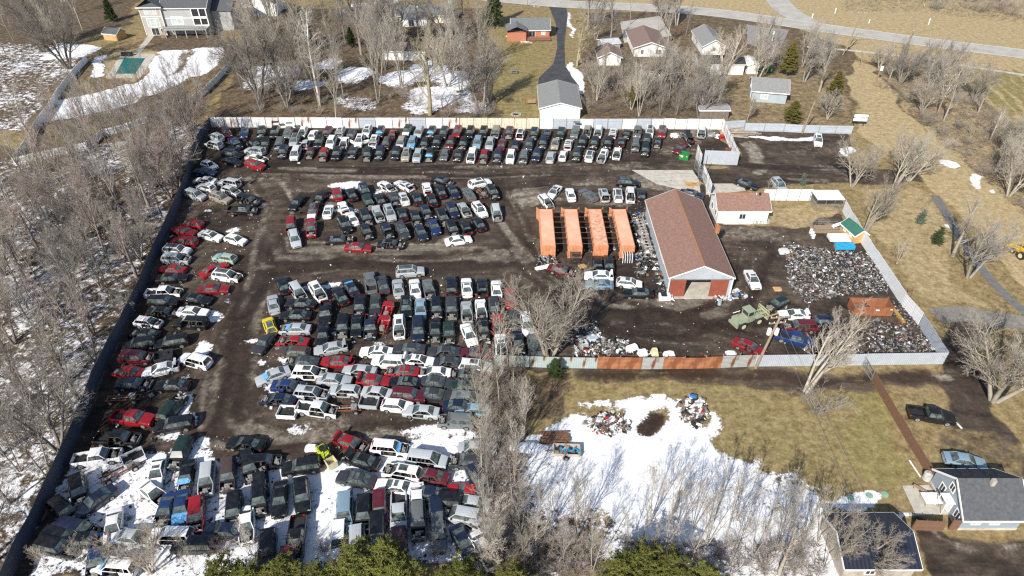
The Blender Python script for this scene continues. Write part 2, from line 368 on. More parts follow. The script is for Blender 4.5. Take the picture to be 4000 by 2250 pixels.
# wheel tracks: bundles of passes along the lanes
rng = random.Random(5)
LANES = [[(640, 425), (900, 432), (1200, 430), (1500, 420), (1780, 440)], [(1750, 430), (1500, 445), (1250, 480), (1270, 560), (1310, 640), (1100, 655), (850, 660), (680, 690), (610, 800), (580, 950), (560, 1050), (640, 1120)],
         [(640, 440), (690, 520), (650, 620), (630, 720), (600, 850), (570, 980), (560, 1080), (700, 1100), (800, 1090)], [(1300, 600), (1340, 680), (1500, 800), (1700, 830), (1850, 780), (1880, 690), (1900, 610)],
         [(1500, 840), (1650, 780), (1850, 830), (1950, 850)], [(1850, 420), (2000, 430), (2180, 440)], [(1480, 780), (1600, 850), (1800, 860)], [(700, 560), (720, 640), (860, 640), (1200, 650)]]
for ln in LANES:
    w = [O(*p) for p in ln]
    for q in range(20):
        off = rng.gauss(0, 2.3); ph = rng.uniform(0, 6)
        pts = []
        for k in range(len(w)):
            a = w[max(0, k - 1)]; b = w[min(len(w) - 1, k + 1)]
            dx, dy = b[0] - a[0], b[1] - a[1]; l = math.hypot(dx, dy) or 1
            o2 = off + math.sin(ph + k) * 0.9
            pts.append((w[k][0] - dy / l * o2, w[k][1] + dx / l * o2))
        fine = []
        for (x0, y0), (x1, y1) in zip(pts[:-1], pts[1:]): fine += [(x0 + (x1 - x0) * t / 5, y0 + (y1 - y0) * t / 5) for t in range(5)]
        a0 = rng.randrange(0, max(1, len(fine) // 2)); a1 = a0 + rng.randrange(4, len(fine))
        stroke('track', fine[a0:a1], 0.4, rng.uniform(0.5, 1.0), True)
        if q % 2: stroke('gravel', [(x_ + .6, y_ + .4) for x_, y_ in fine[a0:a1]], 0.5, rng.uniform(.5, .85), True)
        elif q % 4 == 0: stroke('wet', fine[a0:a1], 0.7, rng.uniform(.5, .8), True)
# lawn, snow garden and mud at the right
paint('green', [(1440, 940), (2190, 940), (2340, 1230), (2300, 1300), (2090, 1300), (1700, 1060), (1440, 1060)], 0.42)
paint('green', [(2120, 970), (2200, 960), (2330, 1200), (2290, 1250), (2180, 1200)], 0.75)
paint('litter', [(1440, 930), (1700, 940), (1640, 1000), (1440, 1010)], 0.35)
paint('snow', [(1425, 1060), (1500, 1035), (1600, 1015), (1650, 1005), (1700, 1040), (1760, 1075), (1870, 1125), (1960, 1190), (2050, 1240), (2085, 1290), (2160, 1460), (1290, 1460), (1290, 1120)], 0.53)
paint('snow', [(1450, 1070), (1620, 1040), (1700, 1090), (1800, 1180), (1760, 1290), (1500, 1270), (1400, 1180)], 0.82)
paint('snow', [(1290, 1330), (1560, 1310), (1500, 1460), (1290, 1460)], 0.38); paint('litter', [(1215, 1040), (1310, 1050), (1330, 1330), (1560, 1330), (1520, 1460), (1215, 1460)], 0.9)
paint('snow', [(1215, 1040), (1300, 1050), (1300, 1460), (1215, 1460)], 0.4)
paint('litter', [(1240, 925), (1440, 930), (1430, 1060), (1300, 1050), (1240, 1040)], 0.85)
for x, y, a, b, v in ((1780, 1050, 60, 40, .5), (1700, 1020, 40, 16, .5), (1610, 980, 60, 5, .55), (1960, 1200, 80, 26, .5), (2060, 1225, 60, 18, .45), (1900, 1150, 40, 20, .5), (2150, 1272, 80, 22, .85), (2300, 1335, 50, 10, .7), (2330, 1030, 40, 8, .6), (2340, 1140, 10, 8, .4), (1500, 1025, 50, 14, .5)):
    x0, y0 = O(x, y); x1, _ = O(x + a, y); _, y1 = O(x, y + b); blob('snow', x0, y0, abs(x1 - x0), abs(y1 - y0), v)
for x, y, a, b, v in ((1640, 1080, 40, 40, .75), (1520, 1060, 60, 30, .6), (1745, 1040, 34, 30, .6), (1660, 1090, 20, 14, .6)):
    x0, y0 = O(x, y); x1, _ = O(x + a, y); _, y1 = O(x, y + b); blob('snow', x0, y0, abs(x1 - x0), abs(y1 - y0), v, mode='cut')
x0, y0 = O(1640, 1085); blob('wet', x0, y0, 2.2, 2.6, .7); blob('gravel', x0, y0, 2.2, 2.6, .5)
stroke('wet', [(1480, 945), (1600, 950), (1750, 938), (1950, 945), (2080, 960), (2200, 945), (2400, 950)], 1.1, .62)
stroke('dirt', [(1480, 947), (1600, 952), (1750, 940), (1950, 950), (2080, 962), (2200, 950), (2400, 950)], 2.0, .6)
paint('dirt', [(1930, 935), (2110, 940), (2100, 985), (1990, 990)], .6)
paint('straw', [(2190, 940), (2700, 900), (2700, 1500), (2500, 1300), (2330, 1200)], 0.35)
stroke('dirt', [(2440, 830), (2440, 900), (2420, 960), (2440, 1040), (2480, 1120), (2520, 1180), (2580, 1240)], 3.2, .75)
stroke('dirt', [(2420, 960), (2330, 940), (2230, 955)], 1.6, .6)
stroke('wet', [(2440, 900), (2425, 970), (2450, 1050), (2490, 1130)], 1.3, .5)
paint('dirt', [(2360, 1080), (2480, 1090), (2580, 1240), (2400, 1180)], .5)
stroke('gravel', [(2340, 950), (2400, 952)], .8, .7)
paint('dirt', [(2320, 1340), (2700, 1330), (2700, 1500), (2330, 1500)], .75)
for x, y, a, b in ((2400, 1360, 60, 14), (2520, 1350, 60, 12), (2420, 1398, 50, 8), (2530, 1400, 40, 6), (2470, 1375, 50, 8)):
    x0, y0 = O(x, y); x1, _ = O(x + a, y); _, y1 = O(x, y + b); blob('gravel', x0, y0, abs(x1 - x0), abs(y1 - y0), .62)
paint('dirt', [(1990, 620), (2200, 640), (2380, 890), (1960, 915), (2000, 760)], 1.0)
def blur(a, n):
    for _ in range(n):
        b = a.copy()
        b[1:-1, 1:-1] = (a[1:-1, 1:-1] * 2 + a[:-2, 1:-1] + a[2:, 1:-1] + a[1:-1, :-2] + a[1:-1, 2:]) / 6
        a = b
    return a
for k in LAY: LAY[k] = blur(LAY[k], 1 if k == 'track' else 3)
def make_ground():
    ny, nx = XX.shape
    co = np.zeros((ny * nx, 3), np.float32); co[:, 0] = XX.ravel(); co[:, 1] = YY.ravel()
    idx = np.arange(ny * nx, dtype=np.int32).reshape(ny, nx)
    q = np.stack([idx[:-1, :-1], idx[:-1, 1:], idx[1:, 1:], idx[1:, :-1]], -1).reshape(-1, 4)
    me = bpy.data.meshes.new('ground')
    me.vertices.add(len(co)); me.vertices.foreach_set('co', co.ravel())
    me.loops.add(q.size); me.loops.foreach_set('vertex_index', q.ravel())
    me.polygons.add(len(q)); me.polygons.foreach_set('loop_start', np.arange(0, q.size, 4, dtype=np.int32))
    me.update(calc_edges=True)
    for nm, ks in (('cover_a', ('dirt', 'straw', 'snow', 'wet')), ('cover_b', ('litter', 'green', 'gravel', 'track'))):
        at = me.attributes.new(nm, 'FLOAT_COLOR', 'POINT')
        at.data.foreach_set('color', np.stack([LAY[k].ravel() for k in ks], -1).ravel().astype(np.float32))
    m, nt, b = new_mat('ground_cover'); L = nt.links.new; N = nt.nodes.new
    pos = N('ShaderNodeNewGeometry')
    def noise(scale, detail=6, rough=0.6, stretch=None, dist=0.0):
        n = N('ShaderNodeTexNoise'); n.inputs['Scale'].default_value = scale; n.inputs['Detail'].default_value = detail; n.inputs['Roughness'].default_value = rough; n.inputs['Distortion'].default_value = dist
        if stretch:
            mp = N('ShaderNodeMapping'); mp.inputs['Scale'].default_value = stretch; L(pos.outputs['Position'], mp.inputs[0]); L(mp.outputs[0], n.inputs['Vector'])
        else: L(pos.outputs['Position'], n.inputs['Vector'])
        return n.outputs[0]
    def ramp(src, stops):
        c = N('ShaderNodeValToRGB'); e = c.color_ramp.elements
        e[0].position, e[0].color = stops[0][0], (*stops[0][1], 1); e[1].position, e[1].color = stops[-1][0], (*stops[-1][1], 1)
        for p, col in stops[1:-1]:
            x = e.new(p); x.color = (*col, 1)
        L(src, c.inputs[0]); return c.outputs[0]
    def math_(op, a, b_):
        x = N('ShaderNodeMath'); x.operation = op
        for i, s in enumerate((a, b_)):
            if isinstance(s, (int, float)): x.inputs[i].default_value = s
            else: L(s, x.inputs[i])
        return x.outputs[0]
    ca = N('ShaderNodeAttribute'); ca.attribute_name = 'cover_a'; cb = N('ShaderNodeAttribute'); cb.attribute_name = 'cover_b'
    sa = N('ShaderNodeSeparateColor'); sb = N('ShaderNodeSeparateColor'); L(ca.outputs['Color'], sa.inputs[0]); L(cb.outputs['Color'], sb.inputs[0])
    W = dict(dirt=sa.outputs[0], straw=sa.outputs[1], snow=sa.outputs[2], wet=ca.outputs['Alpha'], litter=sb.outputs[0], green=sb.outputs[1], gravel=sb.outputs[2], track=cb.outputs['Alpha'])
    nbig = noise(0.07, 8, 0.65); nmid = noise(0.45, 9, 0.74, dist=0.15); nfine = noise(2.2, 5, 0.7); nx = noise(0.8, 9, 0.78, dist=0.1)
    nstr = noise(0.5, 6, 0.7, (0.22, 1.4, 1))
    def mask(w, n, amp, soft=0.07):
        t = math_('ADD', w, math_('MULTIPLY', math_('SUBTRACT', n, 0.5), amp))
        mr = N('ShaderNodeMapRange'); mr.interpolation_type = 'SMOOTHSTEP'; mr.inputs[1].default_value = 0.5 - soft; mr.inputs[2].default_value = 0.5 + soft; L(t, mr.inputs[0])
        return mr.outputs[0]
    def mix(f, a, b_, typ='MIX'):
        x = N('ShaderNodeMixRGB'); x.blend_type = typ
        if isinstance(f, float): x.inputs[0].default_value = f
        else: L(f, x.inputs[0])
        L(a, x.inputs[1]); L(b_, x.inputs[2]); return x.outputs[0]
    lawn = ramp(nx, [(0.34, (0.11, 0.079, 0.036)), (0.45, (0.205, 0.152, 0.07)), (0.55, (0.285, 0.218, 0.108)), (0.68, (0.38, 0.3, 0.165))])
    green = ramp(nx, [(0.34, (0.13, 0.108, 0.042)), (0.5, (0.23, 0.193, 0.075)), (0.66, (0.33, 0.28, 0.125))])
    straw = ramp(nx, [(0.34, (0.24, 0.175, 0.085)), (0.5, (0.38, 0.295, 0.16)), (0.66, (0.5, 0.405, 0.24))])
    litter = ramp(nx, [(0.34, (0.04, 0.028, 0.018)), (0.48, (0.1, 0.071, 0.043)), (0.57, (0.155, 0.113, 0.072)), (0.68, (0.24, 0.185, 0.12))])
    dirt = ramp(nmid, [(0.33, (0.014, 0.0105, 0.0085)), (0.45, (0.036, 0.027, 0.021)), (0.54, (0.066, 0.05, 0.038)), (0.68, (0.14, 0.11, 0.085))])
    dirt = mix(0.45, dirt, ramp(nstr, [(0.36, (0.016, 0.012, 0.0095)), (0.64, (0.105, 0.082, 0.063))]))
    dirt = mix(0.75, dirt, mix(1.0, dirt, ramp(nbig, [(0.4, (0.4, 0.36, 0.33)), (0.6, (1.9, 1.85, 1.8))]), 'MULTIPLY'))
    grav = ramp(nx, [(0.34, (0.13, 0.105, 0.082)), (0.5, (0.25, 0.215, 0.17)), (0.66, (0.4, 0.355, 0.29))])
    wet = ramp(nmid, [(0.38, (0.018, 0.012, 0.009)), (0.62, (0.062, 0.038, 0.025))])
    trk = ramp(nmid, [(0.4, (0.014, 0.01, 0.0075)), (0.6, (0.045, 0.031, 0.023))])
    snow = ramp(nx, [(0.34, (0.42, 0.43, 0.45)), (0.43, (0.68, 0.7, 0.73)), (0.55, (0.8, 0.81, 0.83)), (0.66, (0.83, 0.83, 0.84))])
    c = lawn
    c = mix(mask(W['green'], nmid, 0.9, 0.25), c, green)
    c = mix(mask(W['litter'], nmid, 0.8, 0.15), c, litter)
    c = mix(mask(W['straw'], nmid, 0.9, 0.2), c, straw)
    c = mix(mask(W['dirt'], nmid, 0.7, 0.12), c, dirt)
    c = mix(mask(W['gravel'], nx, 0.95, 0.2), c, grav)
    fw = mask(W['wet'], nmid, 0.9, 0.15)
    c = mix(fw, c, wet)
    tk = N('ShaderNodeMath'); tk.operation = 'MULTIPLY'; tk.use_clamp = True; L(W['track'], tk.inputs[0]); L(math_('ADD', nmid, 0.15), tk.inputs[1])
    c = mix(tk.outputs[0], c, trk)
    c = mix(0.5, c, mix(1.0, c, ramp(nfine, [(0.3, (0.35, 0.35, 0.35)), (0.7, (1.5, 1.5, 1.5))]), 'MULTIPLY'))
    fs = mask(W['snow'], math_('ADD', math_('MULTIPLY', nx, 0.6), math_('ADD', math_('MULTIPLY', nfine, 0.22), math_('MULTIPLY', nbig, 0.3))), 1.7, 0.06)
    c = mix(fs, c, snow)
    L(c, b.inputs['Base Color'])
    rg = N('ShaderNodeMapRange'); rg.inputs[3].default_value = 0.95; rg.inputs[4].default_value = 0.62; L(fw, rg.inputs[0]); L(rg.outputs[0], b.inputs['Roughness'])
    b.inputs['Specular IOR Level'].default_value = 0.3
    bp = N('ShaderNodeBump'); bp.inputs['Strength'].default_value = 0.4; bp.inputs['Distance'].default_value = 0.07
    L(math_('ADD', math_('MULTIPLY', nmid, 0.7), math_('ADD', math_('MULTIPLY', nfine, 0.25), math_('MULTIPLY', fs, 0.35))), bp.inputs['Height']); L(bp.outputs[0], b.inputs['Normal'])
    me.materials.append(m)
    o = link('ground', me); tag(o, 'broad winter ground of dirt, dead grass and melting snow', None, None, 'structure')
make_ground()
def sheet(name, pts, material, z, kind='structure', label=None, world=False):
    w = pts if world else [O(*p) for p in pts]
    b = MB(); b.prism(w, z - 0.3, z)
    o = b.build(name, material); tag(o, label, None, None, kind); return o
def ribbon(name, center, width, material, z):
    """Road sheet along a centre line of world points."""
    rows = []
    for k, p in enumerate(center):
        a = center[max(0, k - 1)]; c = center[min(len(center) - 1, k + 1)]
        dx, dy = c[0] - a[0], c[1] - a[1]; l = math.hypot(dx, dy)
        rows.append(((p[0] - dy / l * width / 2, p[1] + dx / l * width / 2), (p[0] + dy / l * width / 2, p[1] - dx / l * width / 2)))
    b = MB()
    for (l0, r0), (l1, r1) in zip(rows[:-1], rows[1:]):
        b.quad((*r0, z), (*r1, z), (*l1, z), (*l0, z))
    return b.build(name, material)
def smooth_path(pts, n=8):
    w = [Vector((*p, 0)) for p in pts]; out = []
    for k in range(len(w) - 1):
        p0 = w[max(0, k - 1)]; p1 = w[k]; p2 = w[k + 1]; p3 = w[min(len(w) - 1, k + 2)]
        for i in range(n):
            t = i / n
            q = 0.5 * ((2 * p1) + (p2 - p0) * t + (2 * p0 - 5 * p1 + 4 * p2 - p3) * t * t + (3 * p1 - p0 - 3 * p2 + p3) * t ** 3)
            out.append((q.x, q.y))
    out.append((w[-1].x, w[-1].y)); return out
# ------------------------------------------------------------------ roads, paths, pools, slabs
def px_road(pts): return smooth_path([O(*p) for p in pts])
rd = px_road([(1180, -12), (1390, 8), (1600, 18), (1760, 28), (1900, 45), (2040, 66), (2200, 88), (2380, 112), (2576, 136), (2760, 160)])
tag(ribbon('road', rd, 9.5, MT['oldroad'], 0.05), 'worn pale two lane road curving past the houses', None, None, 'structure')
for off, wd in ((4.3, 0.16), (-4.3, 0.16), (0.12, 0.1), (-0.12, 0.1)):
    q = []
    for k, p in enumerate(rd):
        a = rd[max(0, k - 1)]; c = rd[min(len(rd) - 1, k + 1)]; dx, dy = c[0] - a[0], c[1] - a[1]; l = math.hypot(dx, dy)
        q.append((p[0] - dy / l * off, p[1] + dx / l * off))
    yel = abs(off) < 1
    tag(ribbon('road_marking', q, wd, MT['ivory'] if yel else MT['white'], 0.056), None, None, None, 'structure')
tag(ribbon('side_road', px_road([(1935, -30), (1955, 0), (1985, 30), (2060, 72)]), 8.5, MT['oldroad'], 0.045), 'pale side road meeting the main road', None, None, 'structure')
sheet('driveway', [(1380, 14), (1424, 14), (1428, 40), (1420, 110), (1422, 165), (1440, 195), (1456, 215), (1455, 240), (1352, 240), (1353, 215), (1356, 195), (1392, 160), (1402, 120), (1398, 60)], MT['asphalt'], 0.03)
sheet('parking_pad', [(1560, 55), (1660, 40), (1690, 90), (1570, 108)], MT['oldroad'], 0.02)
sheet('parking_pad', [(1880, 62), (1985, 75), (1960, 130), (1880, 110)], mat('grey_gravel_pad', (0.25, 0.24, 0.23), 0.95), 0.02)
sheet('house_drive', [(980, -20), (1010, -20), (975, 78), (945, 78)], MT['concrete'], 0.03)
sheet('house_drive', [(590, 0), (655, 0), (600, 50), (560, 50)], mat('brown_gravel', (0.16, 0.13, 0.11), 0.95), 0.02)
sheet('garage_apron', [(868, 16), (965, 22), (960, 60), (862, 58)], mat('brown_gravel_apron', (0.13, 0.1, 0.085), 0.95), 0.02)
tag(ribbon('sidewalk', px_road([(2030, 118), (2170, 130), (2330, 150), (2480, 174), (2700, 208)]), 1.7, MT['concrete'], 0.04), 'narrow concrete sidewalk beside the road', None, None, 'structure')
tag(ribbon('paved_path', px_road([(2352, 492), (2385, 545), (2430, 620), (2480, 690), (2560, 770), (2700, 880)]), 1.7, mat('dark_path', (0.15, 0.145, 0.14), 0.95), 0.03), 'dark paved path under the trees', None, None, 'structure')
tag(ribbon('paved_path', px_road([(2352, 795), (2420, 790), (2490, 800), (2600, 815)]), 3.6, mat('broken_asphalt', (0.2, 0.185, 0.165), 0.95), 0.03), None, None, None, 'structure')
sheet('concrete_apron', [(1590, 428), (1742, 428), (1758, 452), (1764, 500), (1716, 478), (1650, 462)], MT['concrete'], 0.03)
sheet('concrete_apron', [(1775, 462), (1868, 462), (1876, 480), (1776, 490)], MT['concrete'], 0.03)
sheet('concrete_apron', [(1790, 500), (1820, 565), (1936, 564), (1928, 500)], MT['concrete'], 0.03)
sheet('concrete_apron', [(1668, 728), (1852, 728), (1858, 752), (1662, 752)], MT['concrete'], 0.03)
sheet('patio', [T(3, 3, 1350, 540), T(3, 3, 1620, 535), T(3, 3, 1810, 830), T(3, 3, 1490, 840)], MT['concrete'], 0.03, world=True)
sheet('pool_deck', [(-115.4, 202.3), (-105.2, 202.3), (-101.6, 183.2), (-111.2, 183.2)], MT['concrete'], 0.05, world=True)
sheet('garden_path', [T(0, 0, 1505, 340), T(0, 0, 1570, 340), T(0, 0, 1400, 545), T(0, 0, 1345, 545)], MT['concrete'], 0.04, world=True)
pc = MB(); pc.prism([(-112.9, 198.4), (-106.9, 198.4), (-104.3, 185.9), (-109.6, 185.9)], 0.04, 0.12)
tag(pc.build('pool_cover', MT['poolcover']), 'dark green safety cover stretched over the garden pool', 'pool cover')
tb = MB(); tb.box(-114.5, -111.5, 200.2, 201.2, 0.05, 0.9); tb.cbox(-113, 200.7, 1.0, 3.2, 1.2, 0.06)
tag(tb.build('storage_box', MT['dark']), 'black storage box at the head of the covered pool', 'storage box')

# ------------------------------------------------------------------ fences
M_FW = ribbed('white_sheet_metal', (0.74, 0.755, 0.77), 0.28, 0, 0.5, 0.0)
M_FG = ribbed('blue_grey_sheet_metal', (0.42, 0.46, 0.51), 0.28, 0, 0.5, 0.05)
M_FSHADED = ribbed('shade_darkened_sheet_metal', (0.06, 0.07, 0.1), 0.28, 0, 0.6, 0.05)  # pale grey metal, coloured dark blue to paint in its yard side's shade
M_FOLD = ribbed('stained_sheet_metal', (0.6, 0.61, 0.61), 0.3, 0, 0.6, 0.0, rust=0.12)
M_FRUST = ribbed('rusted_sheet_metal', (0.36, 0.15, 0.07), 0.25, 2, 0.8, 0.1, rust=0.5, var=0.4)
M_FCORR = ribbed('dull_corrugated_metal', (0.42, 0.44, 0.42), 0.25, 2, 0.6, 0.3, rust=0.18)
M_FTEAL = ribbed('pale_teal_sheet_metal', (0.4, 0.48, 0.47), 0.3, 0, 0.6, 0.1, rust=0.06)
M_SLAT = mat('pale_fence_pickets', (0.5, 0.42, 0.3), 0.9, var=0.5, scale=1.6, stretch=(6, 6, 0.3), col2=(0.7, 0.62, 0.5))
def lerp(a, b, t): return (a[0] + (b[0] - a[0]) * t, a[1] + (b[1] - a[1]) * t)
def fence(name, label, pts, h, mats, step=3.0, post=None, post_r=0.06, post_h=0.25, side=1, thick=0.05, gap=0.0, group=None, jitter=0.06, seed=1):
    """Panels and posts along world points; every panel and every post is a part."""
    rg = random.Random(seed)
    o = thing(name, label, 'fence', (*pts[0], 0), 0, group)
    bx, by = pts[0]
    k = 0
    for a, b in zip(pts[:-1], pts[1:]):
        l = math.hypot(b[0] - a[0], b[1] - a[1]); n = max(1, round(l / step)); ang = math.atan2(b[1] - a[1], b[0] - a[0])
        nx, ny = -math.sin(ang), math.cos(ang)
        for i in range(n):
            p = lerp(a, b, i / n); q = lerp(a, b, (i + 1) / n)
            w = l / n - gap
            mm = mats[k % len(mats)] if isinstance(mats, (list, tuple)) else mats
            hh = h + rg.uniform(-jitter, jitter)
            m = MB(); m.box(0, w, -thick / 2, thick / 2, 0.03, hh)
            if h > 1.5: m.box(0, w, side * thick / 2, side * (thick / 2 + 0.06), 0.35, 0.47); m.box(0, w, side * thick / 2, side * (thick / 2 + 0.06), h * 0.78, h * 0.78 + 0.12)
            e = m.build('panel', mm, o); e.location = (p[0] - bx, p[1] - by, 0); e.rotation_euler = (0, 0, ang)
            m = MB(); m.tube((0, 0, 0), (0, 0, hh + post_h), post_r, post_r * 0.9, 6)
            e = m.build('post', post or MT['pole'], o); e.location = (p[0] - bx + nx * side * (thick / 2 + post_r), p[1] - by + ny * side * (thick / 2 + post_r), 0)
            k += 1
    return o
LEFT = [(827.6, 492), (792, 548), (761, 613), (736, 725.6), (679.6, 857.6), (637, 954.7), (598, 1040), (571, 1114), (540, 1183), (443, 1377), (384.5, 1497.8), (349.5, 1602.7), (292, 1745), (229, 1881.7), (155, 2048.7), (83.5, 2180.7), (20, 2330)]
fence('metal_fence', 'long sheet metal fence between the wood and the wrecks, its yard side in shadow', [P(*p) for p in LEFT], 2.5, M_FSHADED, 3.0, side=-1, seed=3)
fence('metal_fence', 'white and stained metal fence behind the northernmost row of wrecks, tree trunks against it', [P(827.6, 497), P(1095, 499), P(1402, 501)], 2.6, [M_FW, M_FOLD, M_FW, M_FW, M_FOLD], 3.4, side=-1, seed=4)
fence('metal_fence', 'grey metal fence piece half hidden by brown shrubs behind the wrecks', [P(1404, 501), P(1600, 501), P(1795, 502)], 2.6, [M_FG, M_FW, M_FOLD], 3.4, side=-1, seed=5)
fence('picket_fence', 'pale peeling picket fence between grey metal sheets behind the wrecks', [P(1797, 502), P(1960, 502), P(2105, 503)], 2.6, [M_SLAT], 2.9, side=-1, seed=6)
fence('metal_fence', 'grey metal fence in front of the long white garage gable', [P(2107, 503), P(2316, 504.6), P(2540, 504)], 2.6, [M_FW, M_FG, M_FG], 3.2, side=-1, seed=7)
fence('metal_fence', 'bright white panel fence beside the red car at the end of the wreck row', [P(2542, 504), P(2680, 505), P(2817, 506)], 2.6, [M_FW], 3.2, side=-1, seed=8)
fence('metal_fence', 'white panel fence running from the back corner to the small enclosure', [P(2818, 507), P(2846, 570), P(2879, 645)], 2.9, [M_FW], 3.0, side=-1, seed=9)
fence('metal_fence', 'short grey blue sheet fence facing the car park, a steel rod behind it', [P(2745.7, 640.3), P(2878, 645.6)], 3.2, [M_FG], 8.0, side=1, seed=10)
fence('metal_fence', 'narrow white fence piece beside the open yard gate', [P(2718, 618), P(2734, 657)], 3.2, [M_FW], 3.0, side=-1, seed=11)
fence('metal_fence', 'white fence piece between the yard gate and the office gable', [P(2742, 694), P(2755, 726), P(2772, 770)], 3.0, [M_FW], 3.0, side=-1, seed=12)
fence('metal_fence', 'grey fence behind the log pile and the car park', [P(2822, 505), P(2905, 500), P(2905, 512), P(3060, 515), P(3130, 519), P(3325, 523)], 2.0, [M_FG], 4.0, side=-1, seed=13)
fence('metal_fence', 'white panel fence joining the office to the mesh shelter', [P(2975, 783), P(3165, 784)], 2.5, [M_FW], 2.4, side=-1, seed=14)
EAST = [(3290, 826), (3361, 947), (3411.6, 1024.6), (3462, 1102), (3520, 1193)]
fence('metal_fence', 'long white panel fence behind the green roofed shed and the heap of engines', [P(*p) for p in EAST], 2.4, [M_FW], 3.0, side=1, seed=15)
fence('metal_fence', 'white crossbraced fence piece beside the brown skip', [P(3521, 1195), P(3559, 1237.6), P(3586, 1270)], 2.4, [M_FW], 2.2, side=1, seed=16)
fence('metal_fence', 'grey fence piece at the south east corner of the yard', [P(3588, 1272), P(3648.5, 1369.7), P(3683.5, 1421)], 2.3, [M_FG], 2.2, side=1, seed=17)
fence('metal_fence', 'smooth grey metal fence in front of the heap of engines', [P(3372, 1427), P(3683, 1422.5)], 2.3, [M_FG], 13.0, side=1, seed=18)
fence('metal_fence', 'ribbed grey metal fence behind the utility pole and the big leaning tree', [P(2945, 1432), P(3370, 1427.4)], 2.2, [M_FG], 8.0, side=1, seed=19)
fence('metal_fence', 'rust streaked corrugated fence patched with white and grey sheets', [P(2333, 1440), P(2505, 1443), P(2750, 1440), P(2943, 1432.4)], 2.2, [M_FRUST, M_FRUST, M_FCORR, M_FRUST, M_FRUST, M_FRUST, M_FCORR, M_FCORR], 2.8, side=1, seed=20, jitter=0.15)
fence('metal_fence', 'pale teal metal fence beneath the bare tree at the yard edge', [P(1932, 1428), P(2140, 1437), P(2331, 1440)], 2.1, [M_FTEAL], 4.0, side=1, seed=21)
fence('board_fence', 'brown board fence running down beside the lawn', [P(3404, 1486), P(3540, 1722), P(3637, 1880)], 1.7, [MT['brownfence']], 2.4, MT['brownfence'], 0.06, 0.05, side=1, seed=22)
fence('board_fence', 'short brown board fence joining the black garage to the grey house', [T(3, 3, 1440, 985), T(3, 3, 1750, 1000)], 1.8, [MT['brownfence']], 1.2, MT['brownfence'], 0.05, 0.05, side=1, seed=23)
fence('board_fence', 'small brown fence gate beside the grey house wall', [T(3, 3, 1815, 985), T(3, 3, 1900, 985)], 1.8, [MT['brownfence']], 1.0, MT['brownfence'], 0.05, 0.05, side=1, seed=24)
V1 = [(885, 620), (790, 720), (700, 830), (600, 960), (500, 1130), (440, 1210), (370, 1310), (310, 1440)]
fence('vinyl_fence', 'grey white vinyl fence on the wood side of the pool garden', [T(0, 0, *p) for p in V1] + [P(85, 610), P(58, 645)], 1.85, MT['vinyl'], 2.4, MT['white'], 0.06, 0.08, side=-1, seed=25, jitter=0.01)
V2 = [(2370, 615), (2280, 720), (2190, 830), (2060, 960), (1900, 1060), (1700, 1150), (1500, 1240), (1300, 1310), (1050, 1380)]
fence('vinyl_fence', 'curving white vinyl fence between the pool garden and the wreck yard', [T(0, 0, *p) for p in V2] + [P(342, 586), P(180, 620), P(60, 648)], 1.85, MT['vinyl'], 2.4, MT['white'], 0.06, 0.08, side=1, seed=26, jitter=0.01)
def mesh_gate(name, label, a, b, h, n=14):
    """Chain link gate: tube frame, brace and woven wires."""
    o = thing(name, label, 'gate', (*a, 0), math.atan2(b[1] - a[1], b[0] - a[0]))
    l = math.hypot(b[0] - a[0], b[1] - a[1])
    f = MB()
    for p, q in (((0, 0, .1), (l, 0, .1)), ((0, 0, h), (l, 0, h)), ((0, 0, 0), (0, 0, h)), ((l, 0, 0), (l, 0, h)), ((l / 2, 0, .1), (l / 2, 0, h)), ((0, 0, .1), (l / 2, 0, h)), ((0, 0, h / 2), (l, 0, h / 2))): f.tube(p, q, .045, n=6)
    f.build('frame', MT['steel'], o)
    w = MB()
    for k in range(int(l / 0.22)):
        w.tube((k * .22, .01, .1), (min(l, k * .22 + h * .5), .01, h), .008, n=3, caps=False); w.tube((k * .22, -.01, h), (min(l, k * .22 + h * .5), -.01, .1), .008, n=3, caps=False)
    w.build('wire_mesh', MT['steel'], o)
    return o
mesh_gate('chain_link_gate', 'tall open chain link gate leaf beside the concrete apron', P(2712, 655), P(2740, 700), 2.6)
mesh_gate('chain_link_gate', 'chain link gate leaf standing near the office corner', P(2725, 700), P(2768, 742), 2.4)
mesh_gate('chain_link_gate', 'blue grey chain link gate between the yard fence and the brown board fence', P(3362, 1424), P(3402, 1486), 1.8)

# ------------------------------------------------------------------ buildings
def window(parent, x, y, z, w, h, face, frame=None, pane=None, panes=2):
    """Framed window on a wall face: the frame is a part, the pane its sub-part."""
    d = {'S': (1, 0, 0, -1), 'N': (-1, 0, 0, 1), 'W': (0, -1, -1, 0), 'E': (0, 1, 1, 0)}[face]
    M = Matrix(((d[0], -d[2], 0, x), (d[1], -d[3], 0, y), (0, 0, 1, z), (0, 0, 0, 1)))
    f = MB(); t = 0.11
    for b in ((-w / 2 - t, w / 2 + t, h / 2, h / 2 + t), (-w / 2 - t, w / 2 + t, -h / 2 - t, -h / 2), (-w / 2 - t, -w / 2, -h / 2, h / 2), (w / 2, w / 2 + t, -h / 2, h / 2)):
        f.box(b[0], b[1], -.06, .02, b[2], b[3], 0, M)
    for k in range(1, panes): f.box(-w / 2 + w * k / panes - .03, -w / 2 + w * k / panes + .03, -.05, .02, -h / 2, h / 2, 0, M)
    fo = f.build('window', frame or MT['white'], parent)
    g = MB(); g.box(-w / 2, w / 2, -.03, .01, -h / 2, h / 2, 0, M)
    g.build('pane', pane or MT['glass'], fo)
    return fo
